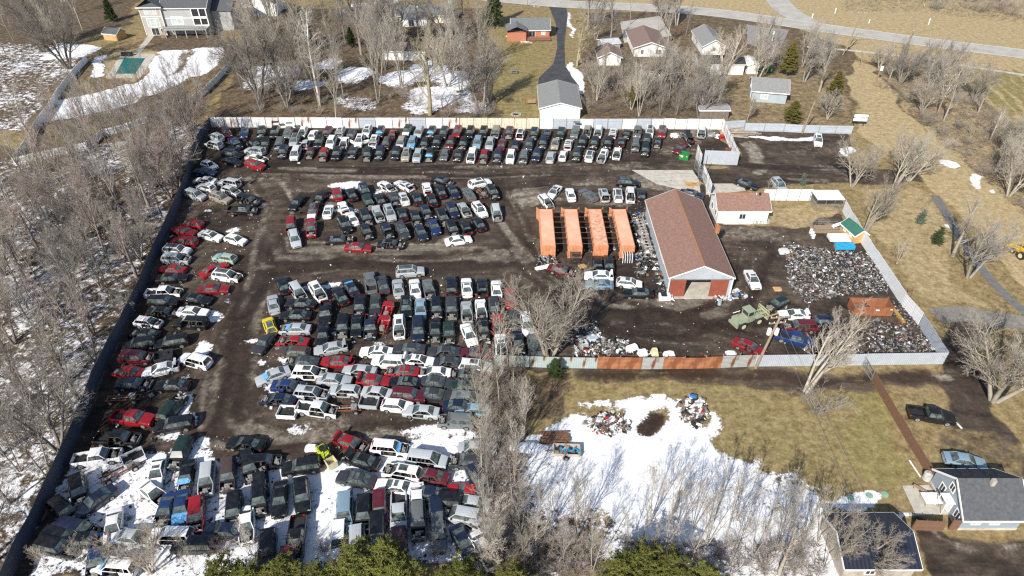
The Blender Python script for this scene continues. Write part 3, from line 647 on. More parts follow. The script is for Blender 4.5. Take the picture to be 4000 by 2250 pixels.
def gable(name, label, cat, cx, cy, sx, sy, eave, ridge, ax, wall, roof, over=0.4, rz=0.0, wins=(), doors=(), trim=None, gablemat=None, base=0.0, front_open=None):
    """Gabled building centred at cx, cy; ax is the direction of the ridge."""
    o = thing(name, label, cat, (cx, cy, 0), rz)
    hx, hy = sx / 2, sy / 2
    w = MB()
    if ax == 'x':
        prof = [(-hy, base), (hy, base), (hy, eave), (0, ridge), (-hy, eave)]
        to = lambda s, p: (s * hx, p[0], p[1])
    else:
        prof = [(-hx, base), (hx, base), (hx, eave), (0, ridge), (-hx, eave)]
        to = lambda s, p: (p[0], s * hy, p[1])
    n = len(prof)
    A = [to(-1, p) for p in prof]; B = [to(1, p) for p in prof]
    if front_open is None:
        w.quad(*(A if ax == 'y' else A[::-1])); w.quad(*(B[::-1] if ax == 'y' else B))
    else:
        a, b, h = front_open
        w.quad(*B[::-1])
        y = -hy
        w.box(-hx, a, y, y + .12, 0, eave); w.box(b, hx, y, y + .12, 0, eave)
        w.quad((a, y, h), (b, y, h), (b, y, eave), (a, y, eave)); w.quad((-hx, y, eave), (hx, y, eave), (0, y, ridge))
        w.quad((a, y, h), (a, y + .12, h), (b, y + .12, h), (b, y, h))
    for k in (1, 4) if n == 5 else ():
        pass
    w.quad(A[1], B[1], B[2], A[2]) if ax == 'y' else w.quad(B[1], A[1], A[2], B[2])
    w.quad(B[0], A[0], A[4], B[4]) if ax == 'y' else w.quad(A[0], B[0], B[4], A[4])
    w.build('wall', wall, o)
    half = hy if ax == 'x' else hx
    ln = (hx if ax == 'x' else hy) + over
    sl = (ridge - eave) / half
    t = 0.16
    rm = MB()
    for s in (-1, 1):
        e = half + over; ze = eave - sl * over
        pts = [(0, ridge + .02), (s * e, ze + .02), (s * e, ze + .02 + t), (0, ridge + .02 + t)]
        c = [(-ln, *p) if ax == 'x' else (p[0], -ln, p[1]) for p in pts] + [(ln, *p) if ax == 'x' else (p[0], ln, p[1]) for p in pts]
        for f in ((0, 1, 2, 3), (7, 6, 5, 4), (0, 4, 5, 1), (1, 5, 6, 2), (2, 6, 7, 3)): rm.quad(*[c[i] for i in f])
    ro = rm.build('roof', roof, o)
    fm = MB()
    for s in (-1, 1):
        e = half + over; ze = eave - sl * over
        if ax == 'x': fm.box(-ln, ln, min(s * e, s * (e + .05)), max(s * e, s * (e + .05)), ze - .08, ze + .16)
        else: fm.box(min(s * e, s * (e + .05)), max(s * e, s * (e + .05)), -ln, ln, ze - .08, ze + .16)
        for q in (-1, 1):   # rake boards
            a3 = (q * (ln + .03), 0, ridge + .06) if ax == 'x' else (0, q * (ln + .03), ridge + .06)
            b3 = (q * (ln + .03), s * e, ze + .06) if ax == 'x' else (s * e, q * (ln + .03), ze + .06)
            d = (Vector(b3) - Vector(a3)); L_ = d.length
            ang = math.atan2(ze - ridge, half + over)
            mid = (Vector(a3) + Vector(b3)) / 2
            if ax == 'x': fm.cbox(*mid, .05, L_, .24, rx=ang * s)
            else: fm.cbox(*mid, L_, .05, .24, ry=-ang * s)
    fm.build('trim', trim or MT['white'], o)
    for (face, u, z, ww, hh, pn) in wins:
        x, y = {'S': (u, -hy), 'N': (u, hy), 'W': (-hx, u), 'E': (hx, u)}[face]
        window(o, x, y, z, ww, hh, face, pane=pn)
    for (face, u, ww, hh, mm) in doors:
        x, y = {'S': (u, -hy), 'N': (u, hy), 'W': (-hx, u), 'E': (hx, u)}[face]
        d = MB()
        if face in 'SN': d.box(x - ww / 2, x + ww / 2, y - .06, y + .06, .02, hh)
        else: d.box(y * 0 + x - .06, x + .06, y - ww / 2, y + ww / 2, .02, hh)
        do = d.build('door', mm, o)
        hd = MB()
        if face in 'SN': hd.cbox(x + ww * .36, y - .1 if face == 'S' else y + .1, hh * .48, .05, .06, .12)
        else: hd.cbox(x - .1 if face == 'W' else x + .1, y + ww * .36, hh * .48, .06, .05, .12)
        hd.build('handle', MT['steel'], do)
    return o, ro
PG = MT['pale_glass']
M_BARN = ribbed('pale_blue_barn_metal', (0.45, 0.49, 0.53), 0.3, 1, 0.55, 0.15)
barn, barn_roof = gable('barn', 'big workshop barn with brown shingle roof and wide open red sliding doors', 'barn', 29.95, 98.3, 9.9, 23.6, 3.8, 6.0, 'y', M_BARN, MT['shingle_brown'], 0.3, front_open=(-2.35, 1.65, 3.2))
for a, b in ((-4.85, -2.35), (1.65, 4.4)):
    m = MB(); m.box(a, b, -11.95, -11.83, .03, 3.35)
    for k in range(6): m.box(a + (b - a) * k / 6 + .05, a + (b - a) * k / 6 + .09, -11.975, -11.95, .05, 3.3)
    m.build('sliding_door', MT['door_red'], barn)
m = MB(); m.box(-4.9, 4.9, -12.0, -11.9, 3.36, 3.48); m.build('door_track', MT['steel'], barn)
m = MB(); m.box(-.11, .11, -12.1, 12.1, 6.12, 6.22); m.build('ridge_cap', MT['ridge'], barn_roof)
m = MB(); m.box(-4.8, 4.8, -11.5, 11.6, -.2, .04); m.build('floor', MT['concrete'], barn)
m = MB(); m.box(-4.99, -4.95, -6.5, -2.2, 2.5, 3.4); m.build('side_panel', MT['white'], barn)
m = MB()
for s in (-1, 1): m.box(s * 5.0 - .08, s * 5.0 + .08, -11.96, -11.7, 0, 3.7)
m.build('corner_trim', MT['white'], barn)
st = MB(); st.box(-.35, .35, -.35, .35, 3.6, 5.0); st.tube((0, 0, 5.0), (0, 0, 5.5), .2, n=10); st.box(-.42, .42, -.42, .42, 4.94, 5.04); st.tube((0, 0, 0), (0, 0, 3.6), .18, n=8)
so = st.build('flue_stack', MT['ridge'], barn); so.location = (5.45, 1.4, 0)
wb = MB(); wb.box(0, 2.4, 0, 1.0, .75, .85)
for q in (0.1, 2.2): wb.box(q, q + .1, .05, .15, 0, .75); wb.box(q, q + .1, .85, .95, 0, .75)
wo = tag(wb.build('workbench', MT['plank']), 'pale workbench standing inside the open barn door', 'workbench'); wo.location = (30.0, 90.3, .04)
office, office_roof = gable('office', 'low white office building with brown roof beside the yard gate', 'office', 42.8, 111.4, 9.3, 5.9, 2.85, 4.6, 'x', MT['whitewall'], MT['shingle_brown'], 0.35, wins=(('S', -.1, 1.5, 1.1, 1.0, MT['glass']), ('W', 1.2, 1.5, 1.2, 1.0, MT['glass']), ('W', -1.4, 1.5, .9, 1.0, MT['glass'])), doors=(('S', 2.1, 1.0, 2.1, MT['white']),))
m = MB(); m.cbox(3.2, -.4, 4.8, .3, .3, .5); m.build('roof_vent', MT['dark'], office_roof)
m = MB(); m.tube((2.6, -.3, 4.4), (2.6, -.3, 5.0), .07, n=8); m.build('vent_pipe', MT['white'], office_roof)
m = MB(); m.box(-4.65, 4.65, -.1, .1, 4.72, 4.8); m.build('ridge_cap', MT['ridge'], office_roof)
for k in range(3):
    rl = MB(); x = 1.2 + k * .7
    for a, b in (((0, 0, 0), (0, 0, .9)), ((.5, 0, 0), (.5, 0, .9)), ((0, 0, .9), (.5, 0, .9))): rl.tube(a, b, .03, n=6)
    ro_ = tag(rl.build('hand_rail', MT['steel']), ('first', 'second', 'third')[k] + ' short steel rail from the west on the white office step', 'rail', 'rails at the office step'); ro_.location = (43.6 + x, 107.9, .03)
gable('garage', 'long white gabled garage with grey roof at the end of the black driveway', 'garage', 11.55, 162.6, 9.6, 14.2, 2.85, 4.15, 'y', MT['whitewall'], MT['shingle_pale'], 0.35)
gable('house', 'grey shingled house with white window frames beside the parked light blue car', 'house', 53.1, 47.3, 6.5, 6.3, 2.35, 4.9, 'x', MT['slate'], MT['shingle_dark'], 0.35, wins=(('W', -2.1, 1.35, .75, 1.1, MT['glass']), ('W', 1.3, 1.5, .75, 1.1, MT['glass']), ('W', .2, 3.1, .7, .9, MT['glass']), ('S', -1.7, 1.5, .9, .8, PG), ('S', .4, 1.5, .9, .8, PG)), doors=(('W', -.6, .9, 2.0, MT['white']),), base=0)
hs = bpy.data.objects['house']
m = MB(); m.box(-3.3, 3.3, -3.2, 3.2, 0, .35); m.build('foundation', MT['concrete'], hs)
m = MB(); m.cbox(.1, -.5, 5.0, .42, .42, .9); m.build('chimney', MT['stone'], hs)
m = MB()
for k in range(4): m.cbox(-2.3 + k * 1.35, .9, 4.42, .28, .3, .22)
m.build('roof_vent', MT['dark'], hs)
m = MB(); m.box(-4.3, -3.27, -1.3, .2, 2.05, 2.13); m.tube((-4.2, -1.2, 0), (-4.2, -1.2, 2.05), .04, n=6); m.tube((-4.2, .1, 0), (-4.2, .1, 2.05), .04, n=6); m.build('porch_canopy', MT['white'], hs)
M_NAVY = ribbed('black_standing_seam_roof', (0.022, 0.026, 0.045), 0.42, 0, 0.42, 0.2)
gable('garage', 'black metal roofed garage with white edge trim in the snow by the lawn', 'garage', 38.15, 41.35, 7.3, 6.0, 2.45, 3.9, 'x', mat('weathered_grey_siding', (0.36, 0.33, 0.29), 0.9), M_NAVY, 0.35, wins=(('S', -.9, 1.4, .9, .8, MT['glass']),))
# houses along the far road
bh, bhr = gable('house', 'big three storey grey house overlooking the covered pool', 'house', -102.3, 226.4, 13.6, 11, 8.2, 11.6, 'x', MT['grey'], MT['shingle_dark'], 0.5, rz=R(2), wins=(('S', -2.8, 4.25, 3.6, 2.2, PG),))
g2 = MB(); g2.box(-13.3, -6.8, -6.1, 5, 0, 8.6); g2.build('wall', MT['taupe'], bh)
rr = MB()
for s in (-1, 1):
    rr.quad((-10.05, -6.8, 11.0), (-10.05, 4, 11.0), (-10.05 + s * 3.9, 4, 8.5), (-10.05 + s * 3.9, -6.8, 8.5))
rr.quad((-13.95, -6.8, 8.5), (-6.15, -6.8, 8.5), (-10.05, -3.4, 11.0)); rr.build('roof', MT['shingle_dark'], bh)
fm = MB(); fm.box(-14, -6.1, -6.9, -6.75, 8.35, 8.6); fm.box(-13.32, -6.8, -6.16, -6.1, 5.55, 5.75); fm.box(-13.36, -13.2, -6.2, -6.05, 0, 8.4); fm.box(-6.95, -6.78, -6.2, -6.05, 0, 8.3); fm.box(-6.8, 6.9, -5.57, -5.5, 4.9, 5.05); fm.build('trim', MT['white'], bh)
for z, w_, h_, pn in ((7.2, 4.0, 1.5, PG), (3.9, 4.2, 2.4, PG)):
    for u, ww in ((-11.4, .9), (-10.05, 1.5), (-8.7, .9)): window(bh, u, -6.1, z, ww, h_, 'S', pane=pn, panes=1)
window(bh, -10.2, -6.1, 1.15, 2.2, 2.1, 'S', pane=MT['glass']); window(bh, -7.8, -6.1, 1.5, 1.3, 1.1, 'S', pane=MT['glass'])
pq = MB(); pq.box(2.3, 6.85, -5.72, -5.5, 2.8, 8.0); pq.build('porch_shade_panel', MT['dark'], bh)  # solid black slab, painted shade in place of the porch's open inside
pf = MB()
for u in (2.3, 4.6, 6.8): pf.box(u - .14, u + .14, -5.95, -5.72, 2.6, 8.1)
for z in (5.2, 2.7): pf.box(2.2, 6.95, -5.95, -5.72, z - .3, z + .3)
pf.build('porch_frame', MT['white'], bh)
dk = MB(); dk.box(-6.2, 6.9, -9.6, -5.6, 2.45, 2.7)
for u in (-6, -2.8, .4, 3.6, 6.7): dk.box(u - .1, u + .1, -9.5, -9.3, 0, 2.45)
dk.build('deck', MT['grey'], bh)
dr = MB()
for z in (3.15, 3.65): dr.box(-6.2, 6.9, -9.6, -9.54, z - .03, z + .03)
for k in range(32): dr.box(-6.2 + k * .42, -6.17 + k * .42, -9.59, -9.55, 2.7, 3.65)
dr.build('deck_railing', MT['dark'], bh)
ds = MB()
for k in range(12): ds.box(-7.6, -6.3, -9.6 + k * .28, -9.3 + k * .28, 2.3 - .0 - (11 - k) * .2, 2.4 - (11 - k) * .2)
ds.build('deck_stair', MT['wood'], bh)
wg = MB(); wg.box(6.9, 13, -2, 9, 0, 6.2); wg.build('wing', MT['grey'], bh)
wr = MB(); wr.quad((6.4, -2.6, 6.2), (13.6, -2.6, 6.2), (13.6, 3.5, 9.2), (6.4, 3.5, 9.2)); wr.quad((6.4, 9.6, 6.2), (6.4, 3.5, 9.2), (13.6, 3.5, 9.2), (13.6, 9.6, 6.2)); wr.build('wing_roof', MT['shingle_dark'], bh)
h2, h2r = gable('house', 'long low house with grey roof and patio door behind the bare trees', 'house', -30.2, 236.3, 20.5, 7.6, 2.6, 4.6, 'x', MT['cream'], MT['shingle_grey'], 0.5, rz=R(3), wins=(('S', 3.5, 1.5, 2.4, 1.2, MT['glass']), ('S', 8.0, 1.6, 1.2, 1.0, MT['glass'])))
ex = MB(); ex.box(-5.8, 2.2, -7.2, -3.8, 0, 2.5); ex.build('extension', MT['white'], h2)
er = MB(); er.quad((-6.2, -7.6, 2.5), (2.6, -7.6, 2.5), (2.6, -3.0, 3.3), (-6.2, -3.0, 3.3)); er.build('extension_roof', MT['shingle_grey'], h2)
window(h2, -3.0, -7.2, 1.15, 1.7, 2.0, 'S')
m = MB(); m.cbox(9.6, 1.5, 4.4, .9, .9, 2.0); m.cbox(-1.0, -1.5, 4.2, .5, .5, 1.2); m.build('chimney', MT['white'], h2)
gable('garage', 'dark green roofed garage next to the concrete drive', 'garage', -42.5, 227.5, 9, 7.5, 2.4, 4.4, 'y', mat('weathered_boards', (0.2, 0.17, 0.14), .9), mat('moss_dark_shingles', (0.10, 0.105, 0.09), .95, bump=.4), 0.4, rz=R(-35))
gable('garage', 'low white garage with brown roof standing among the bare trees', 'garage', -31.2, 200.3, 12.4, 7.0, 2.7, 4.0, 'x', MT['whitewall'], mat('dull_brown_shingles', (0.13, 0.105, 0.09), .95, bump=.4), 0.4, rz=R(-3))
bk, bkr = gable('house', 'small red brick house with wooden deck beside the black driveway', 'house', 5.7, 221.3, 11.6, 8.8, 2.6, 4.8, 'x', MT['brick'], MT['shingle_grey'], 0.4, rz=R(2), wins=(('S', 3.9, 1.6, 1.1, 1.0, PG), ('S', .4, 1.25, 1.8, 1.9, MT['glass'])))
lo = MB(); lo.box(-7.4, -1.6, -7.2, -4.4, 0, 2.5); lo.build('extension', MT['brick'], bk)
lr = MB(); lr.quad((-7.8, -7.6, 3.2), (-4.5, -7.6, 4.4), (-4.5, -.5, 4.4), (-7.8, -.5, 3.2)); lr.quad((-4.5, -7.6, 4.4), (-1.2, -7.6, 3.2), (-1.2, -.5, 3.2), (-4.5, -.5, 4.4)); lr.build('extension_roof', MT['shingle_grey'], bk)
dk = MB(); dk.box(-1.3, 6.0, -7.6, -4.4, .3, .55)
for k in range(24): dk.box(-1.3 + k * .31, -1.24 + k * .31, -7.6, -7.55, .55, 1.35)
dk.box(-1.3, 6.0, -7.62, -7.54, 1.33, 1.42); dk.build('deck', mat('red_brown_deck', (0.27, 0.13, 0.09), .9), bk)
gable('house', 'white house with wide mauve brown roof behind the small white garage', 'house', 40.3, 207.6, 9.2, 15.2, 2.7, 4.2, 'y', MT['whitewall'], MT['shingle_mauve'], 0.6, wins=(('S', -2.3, 1.4, .7, 1.2, MT['glass']), ('S', 2.4, 1.4, 1.6, 1.2, MT['glass'])))
gable('garage', 'small white garage with brown gable roof among bare trees', 'garage', 27.7, 196.4, 6.2, 7.6, 2.4, 3.8, 'y', MT['whitewall'], MT['shingle_mauve'], 0.5)
gable('shed', 'little white shed with brown roof in front of the mauve roofed house', 'shed', 38.6, 184.6, 6.0, 4.0, 2.0, 3.0, 'x', MT['whitewall'], mat('umber_shingles', (0.14, 0.11, 0.09), .95, bump=.4), 0.3)
gable('house', 'white house with pale grey roof near the road bend', 'house', 59.2, 208.6, 6.6, 14.5, 2.6, 4.4, 'y', MT['whitewall'], MT['shingle_pale'], 0.4, wins=(('S', 0, 1.7, .9, 1.0, MT['glass']),))
gable('garage', 'long white garage with dark roof and a big twin trunked tree in front', 'garage', 57.4, 188.6, 12.6, 6.6, 2.9, 4.2, 'x', MT['whitewall'], mat('near_black_shingles', (0.055, 0.05, 0.05), .95, bump=.4), 0.3)
gable('carport', 'white lean roofed carport at the end of the long white garage', 'carport', 66.4, 188.9, 3.0, 6.0, 2.4, 2.9, 'y', MT['whitewall'], MT['white'], 0.3)
gable('house', 'pale blue house with grey hipped roof and white corner trim', 'house', 65.6, 169.6, 8.4, 8.0, 2.9, 4.8, 'x', MT['teal'], MT['shingle_pale'], 0.45, rz=R(-12), wins=(('W', -1.6, 1.2, 1.0, 1.9, MT['glass']), ('S', -1.2, 1.5, 1.6, 1.1, PG), ('W', 1.8, 2.0, .6, .6, PG)))
gable('shed', 'flat grey roofed shed behind the white end of the fence', 'shed', 48.6, 157.4, 7.0, 3.6, 2.2, 2.5, 'x', mat('brown_shed_boards', (0.17, 0.14, 0.12), .9), mat('felt_roof', (0.27, 0.26, 0.26), .95), 0.25)
gable('shed', 'small plywood shed with dark roof in the wooded corner garden', 'shed', *O(290, 92, .6), 5.0, 4.0, 2.0, 3.2, 'x', MT['plank'], MT['shingle_dark'], 0.25, rz=R(-15))
gable('garage', 'white walled garage beyond the big grey house', 'garage', -85.5, 245, 11, 9, 4.0, 6.4, 'y', MT['whitewall'], MT['shingle_dark'], 0.4)
gable('shed', 'grey tarpaulin roofed shelter behind the small white garage', 'shed', *O(1532, 108, 1.2), 5.4, 4.6, 1.7, 2.3, 'x', MT['grey'], mat('silver_sheet', (.45, .47, .5), .5), 0.2, rz=R(15))
gs, _ = gable('garden_shed', 'pine garden shed with green metal roof against the white fence', 'shed', *P(3328, 925), 2.5, 4.2, 1.7, 2.6, 'y', MT['plank'], MT['greenroof'], 0.2, rz=R(12), wins=(('W', -.9, 1.2, .45, .5, PG), ('W', .9, 1.2, .45, .5, PG)))
# mesh shelter with a white roof
ms = thing('mesh_shelter', 'white roofed chain link shelter at the fence corner', 'shelter', (60.6, 114.7, 0))
m = MB(); m.box(-2.6, 2.6, -1.8, 1.8, 2.42, 2.55); m.build('roof', MT['white'], ms)
m = MB()
for x in (-2.5, -.8, .9, 2.5):
    for y in (-1.7, 1.7): m.tube((x, y, 0), (x, y, 2.42), .04, n=6)
for z in (.1, 1.25, 2.3):
    for y in (-1.7, 1.7): m.tube((-2.5, y, z), (2.5, y, z), .03, n=6)
    for x in (-2.5, 2.5): m.tube((x, -1.7, z), (x, 1.7, z), .03, n=6)
m.build('frame', MT['steel'], ms)
m = MB()
for k in range(26): m.tube((-2.5 + k * .2, -1.72, .1), (-2.5 + k * .2, -1.72, 2.4), .01, n=3, caps=False)
for k in range(18): m.tube((-2.52, -1.7 + k * .2, .1), (-2.52, -1.7 + k * .2, 2.4), .01, n=3, caps=False)
m.build('wire_mesh', MT['steel'], ms)

# ------------------------------------------------------------------ orange containers and parts racks
M_CONT = mat('faded_orange_paint', (0.52, 0.215, 0.1), 0.65, var=0.14, scale=0.8, col2=(0.6, 0.28, 0.145))
M_CROOF = mat('sun_bleached_orange_paint', (0.6, 0.31, 0.2), 0.8, var=0.1, scale=0.5, col2=(0.66, 0.37, 0.26))
M_CRUST = mat('orange_paint_rusting_through', (0.5, 0.24, 0.15), 0.8, var=0.3, scale=1.2, col2=(0.63, 0.34, 0.23))
def zig(n, a, b, d):
    out = []
    for k in range(n):
        t0 = a + (b - a) * k / n; w = (b - a) / n
        out += [(t0, 0), (t0 + w * .3, 0), (t0 + w * .45, d), (t0 + w * .85, d)]
    return out + [(b, 0)]
CX = [6.25, 10.85, 15.3, 19.85]
CL = ['westernmost orange shipping container, doors open at its back', 'orange shipping container second from the west, black hoses hung on its near end', 'orange container second from the east with rusty streaks across its roof', 'easternmost orange shipping container, the one nearest the barn']
for i, cx in enumerate(CX):
    c = thing('shipping_container', CL[i], 'container', (cx, 97.1, 0), 0, 'row of orange containers')
    b = MB(); d = .045
    for s in (-1, 1):
        z = zig(44, .1, 12.0, d); b.grid([[(s * (1.215 - q[1]), q[0], .15) for q in z], [(s * (1.215 - q[1]), q[0], 2.5) for q in z]])
    z = zig(9, -1.12, 1.12, d); b.grid([[(q[0], .02 + q[1], .15) for q in z], [(q[0], .02 + q[1], 2.5) for q in z]])
    b.build('shell', M_CONT, c)
    b = MB(); z = zig(44, .05, 12.1, .03); b.grid([[(-1.2, q[0], 2.55 + q[1]) for q in z], [(1.2, q[0], 2.55 + q[1]) for q in z]]); b.build('roof', M_CRUST if i == 2 else M_CROOF, c)
    b = MB()
    for x in (-1.17, 1.17):
        for y in (.05, 12.1): b.box(x - .07, x + .07, y - .07, y + .07, 0, 2.6)
        b.box(x - .05, x + .05, .12, 12.03, 2.46, 2.585); b.box(x - .05, x + .05, .12, 12.03, .02, .16)
    for y in (.05, 12.1): b.box(-1.1, 1.1, y - .055, y + .055, 2.46, 2.6); b.box(-1.1, 1.1, y - .055, y + .055, .02, .16)
    b.build('corner_frame', M_CONT, c)
    b = MB(); b.box(-1.1, 1.1, .1, 12.0, .1, .15); b.build('floor', MT['wood'], c)
    for s in (-1, 1):
        b = MB(); b.box(0, .95, -.04, .04, .1, 2.5)
        for q in (.25, .8): b.tube((q, -.07, .12), (q, -.07, 2.48), .025, n=6)
        e = b.build('door', M_CONT, c); e.location = (s * 1.22, 12.15, 0); e.rotation_euler = (0, 0, R(62 if s > 0 else 118))
for i in range(3):
    x0 = CX[i] + 1.25; x1 = CX[i + 1] - 1.25
    rk = thing('parts_rack', ('parts rack of rusty bars between the two western containers', 'parts rack of rusty bars between the two middle containers', 'parts rack of rusty bars between the two eastern containers')[i], 'rack', ((x0 + x1) / 2, 97.1, 0), 0, 'racks between the containers')
    hw = (x1 - x0) / 2
    for k in range(7):
        m = MB(); y = .9 + k * 1.75
        m.box(-hw, hw, y - .03, y + .03, 2.42, 2.48); m.box(-hw, -hw + .08, y - .04, y + .04, 0, 2.4); m.box(hw - .08, hw, y - .04, y + .04, 0, 2.4)
        m.build('rack_bar', MT['rusty'], rk)
    m = MB(); m.box(-hw + .02, -hw + .55, .5, 11.8, 1.2, 1.25); m.box(hw - .55, hw - .02, .5, 11.8, 1.2, 1.25); m.build('shelf', MT['dark'], rk)
# ------------------------------------------------------------------ cars
M_PAINT = obj_mat('car_paint', 0.28, 0.0, 0.5, dirt_amt=0.12, dirt=(.09, .075, .06))
M_TRIM = mat('black_plastic_trim', (0.025, 0.025, 0.027), 0.6, var=0.3, scale=6)
M_ENG = mat('greasy_engine_metal', (0.12, 0.115, 0.11), 0.6, 0.3, var=0.75, scale=7, col2=(0.3, 0.29, 0.27))
M_SEAT = mat('car_upholstery', (0.075, 0.07, 0.065), 0.9, var=0.4, scale=4)
M_CGLASS = mat('car_glass', (0.035, 0.05, 0.05), 0.05, var=0.6, scale=1.5, spec=0.9, col2=(0.09, 0.11, 0.105))
M_RIM = mat('alloy_rim', (0.4, 0.4, 0.41), 0.4, 0.5, var=0.3)
M_RED = mat('tail_lamp_red', (0.5, 0.01, 0.01), 0.25, var=0.2)
M_LAMP = mat('headlamp_plastic', (0.6, 0.6, 0.58), 0.2, var=0.2)
M_BLUEWRAP = mat('blue_plastic_wrap', (0.04, 0.22, 0.5), 0.4, var=0.4, scale=3, col2=(0.16, 0.4, 0.66))
CT = dict(  # length, width, height, hood z, belt z, tail z, windscreen base/top, roof rear, rear glass base, front/rear wheels, tail kind
    s=dict(L=4.8, W=1.82, H=1.45, hz=.93, bz=.95, tz=1.0, w0=1.0, w1=.22, r1=-.98, r0=-1.68, wf=1.42, wr=-1.36, rad=.32),
    c=dict(L=4.6, W=1.82, H=1.36, hz=.90, bz=.92, tz=.98, w0=.82, w1=.05, r1=-.85, r0=-1.7, wf=1.4, wr=-1.3, rad=.33),
    h=dict(L=4.2, W=1.76, H=1.5, hz=.95, bz=.98, tz=1.0, w0=.98, w1=.25, r1=-1.5, r0=-1.95, wf=1.3, wr=-1.25, rad=.31),
    w=dict(L=4.75, W=1.8, H=1.5, hz=.95, bz=.98, tz=1.0, w0=1.0, w1=.25, r1=-1.95, r0=-2.25, wf=1.42, wr=-1.36, rad=.32),
    u=dict(L=4.75, W=1.9, H=1.74, hz=1.08, bz=1.12, tz=1.1, w0=1.12, w1=.48, r1=-1.95, r0=-2.25, wf=1.45, wr=-1.4, rad=.36),
    v=dict(L=5.05, W=1.98, H=1.78, hz=1.02, bz=1.1, tz=1.1, w0=1.5, w1=.6, r1=-2.2, r0=-2.42, wf=1.6, wr=-1.5, rad=.34),
    p=dict(L=5.6, W=1.96, H=1.82, hz=1.12, bz=1.16, tz=1.12, w0=1.3, w1=.7, r1=-.55, r0=-.72, wf=1.8, wr=-1.75, rad=.39),
)
KIND = dict(s=('sedan', 'sedan'), c=('coupe', 'coupe'), h=('hatchback', 'hatchback'), w=('station_wagon', 'wagon'), u=('sport_utility_car', 'SUV'), v=('minivan', 'minivan'), p=('pickup_truck', 'pickup'))
CARM = {}
def build_type(k):
    c = CT[k]; L, W, H, hz, bz, tz = (c[q] for q in ('L', 'W', 'H', 'hz', 'bz', 'tz'))
    w0, w1, r1, r0, wf, wr, rad = (c[q] for q in ('w0', 'w1', 'r1', 'r0', 'wf', 'wr', 'rad'))
    xF, xR, hw = L / 2, -L / 2, W / 2
    ar = rad + .07
    notch = r0 > xR + .35
    def hwx(x): t = abs(x) / xF; return hw * (1 - .13 * t ** 7)
    def top(x):
        if x > w0: t = (x - w0) / (xF - w0); return hz - .17 * t ** 2
        if x > r0: t = (w0 - x) / (w0 - r0); return hz + (bz - hz) * min(1, t * 2) + (tz - bz) * max(0, t - .5) * 2
        t = (r0 - x) / max(.01, r0 - xR); return tz - .05 * t * t
    def bot(x):
        for xc in (wf, wr):
            d = abs(x - xc)
            if d < ar: return rad + math.sqrt(max(0, ar * ar - d * d)) * .95
        return .22
    st = sorted(set([round(v, 3) for v in [xF, xF - .12, xR, xR + .12, w0, r0, 0, -.25] + [xc + q * ar for xc in (wf, wr) for q in (-1.001, -.999, -.8, -.45, 0, .45, .8, .999, 1.001)]]))
    def prof(x, s):
        h = hwx(x); b = bot(x); t = top(x)
        return [(x, s * (h - .05), b), (x, s * h, max(b + .03, min(.55, t - .2))), (x, s * (h - .015), max(b + .05, t - .16)), (x, s * (h - .07), t - .03), (x, s * (h - .16), t)]
    xa, xb = wf - ar - .06, wr + ar + .05     # door zone
    if k == 'p': xb = r0 + .02
    body = MB()
    for s in (-1, 1):
        for lo, hi in ((xR, xb), (xa, xF)):
            xs = [lo] + [x for x in st if lo < x < hi] + [hi]
            rows = [prof(x, s) for x in xs]
            body.grid(rows if s < 0 else rows[::-1])
        body.box(xb, xa, s * (hw - .09) - .03, s * (hw - .09) + .03, .2, .36)                 # sill
        body.box(xb, xa, s * (hw - .16) - .03, s * (hw - .16) + .03, bz - .06, bz + .0)        # belt rail
        body.box(w0 - .02, xF - .2, s * (hw - .24) - .02, s * (hw - .24) + .02, .5, hz - .17, 1)  # inner wing
    # floor, firewall, engine bay, seats
    body.box(xR + .1, xF - .12, -hw + .12, hw - .12, .24, .34, 1)
    body.box(w0 - .12, w0 - .04, -hw + .16, hw - .16, .3, hz - .03, 1)
    body.box(w0 - .1, w0 + .12, -hw + .14, hw - .14, hz - .05, hz - .01, 1)
    body.box(xF - .3, xF - .2, -hw + .22, hw - .22, .35, hz - .3, 2)
    ex = (w0 + xF) / 2
    body.box(ex - .32, ex + .2, -.34, .28, .35, hz - .16, 2); body.box(ex - .2, ex + .1, -.25, .2, hz - .16, hz - .08, 2)
    body.box(ex - .35, ex - .05, .36, .62, .4, hz - .2, 1); body.box(ex + .02, ex + .3, -.66, -.42, .4, hz - .22, 2); body.tube((ex + .3, -.5, hz - .2), (ex - .2, .5, hz - .14), .05, n=6, m=2)
    for y in (-.38, .38):
        body.box(.0, .5, y - .26, y + .26, .34, .62, 3); body.box(-.14, .04, y - .25, y + .25, .5, bz + .22, 3)
    if k != 'p': body.box(-1.05, -.6, -.6, .6, .34, .64, 3); body.box(-1.22, -1.0, -.6, .6, .5, bz + .12, 3)
    # pillars and roof
    yb, yt, zt = hw - .12, hw - .32, H - .07
    def pil(xb_, xt_, r=.045, m=0):
        for s in (-1, 1): body.tube((xb_, s * yb, bz - .03), (xt_, s * yt, zt + .01), r, r * .9, 5, m)
    pil(w0 - .02, w1, .05); pil(r0 + .03, r1, .07)
    mid = (w0 + r0) / 2 - .1 if k != 'p' else (w0 + r0) / 2 - .05
    pil(mid, mid + .02, .04, 1)
    if k in 'uvw': pil(r0 + .75, r1 + .55, .04)
    nx_ = 6; rows = []
    for i in range(nx_ + 1):
        x = w1 + .03 + (r1 - w1 - .06) * i / nx_
        ed = math.sin(math.pi * i / nx_) ** .5 if 0 < i < nx_ else 0
        rows.append([(x, -yt - .03, zt - .03), (x, -yt, zt + .02), (x, -yt * .6, zt + .035 + .035 * ed), (x, 0, zt + .045 + .04 * ed), (x, yt * .6, zt + .035 + .035 * ed), (x, yt, zt + .02), (x, yt + .03, zt - .03)])
    body.grid(rows)
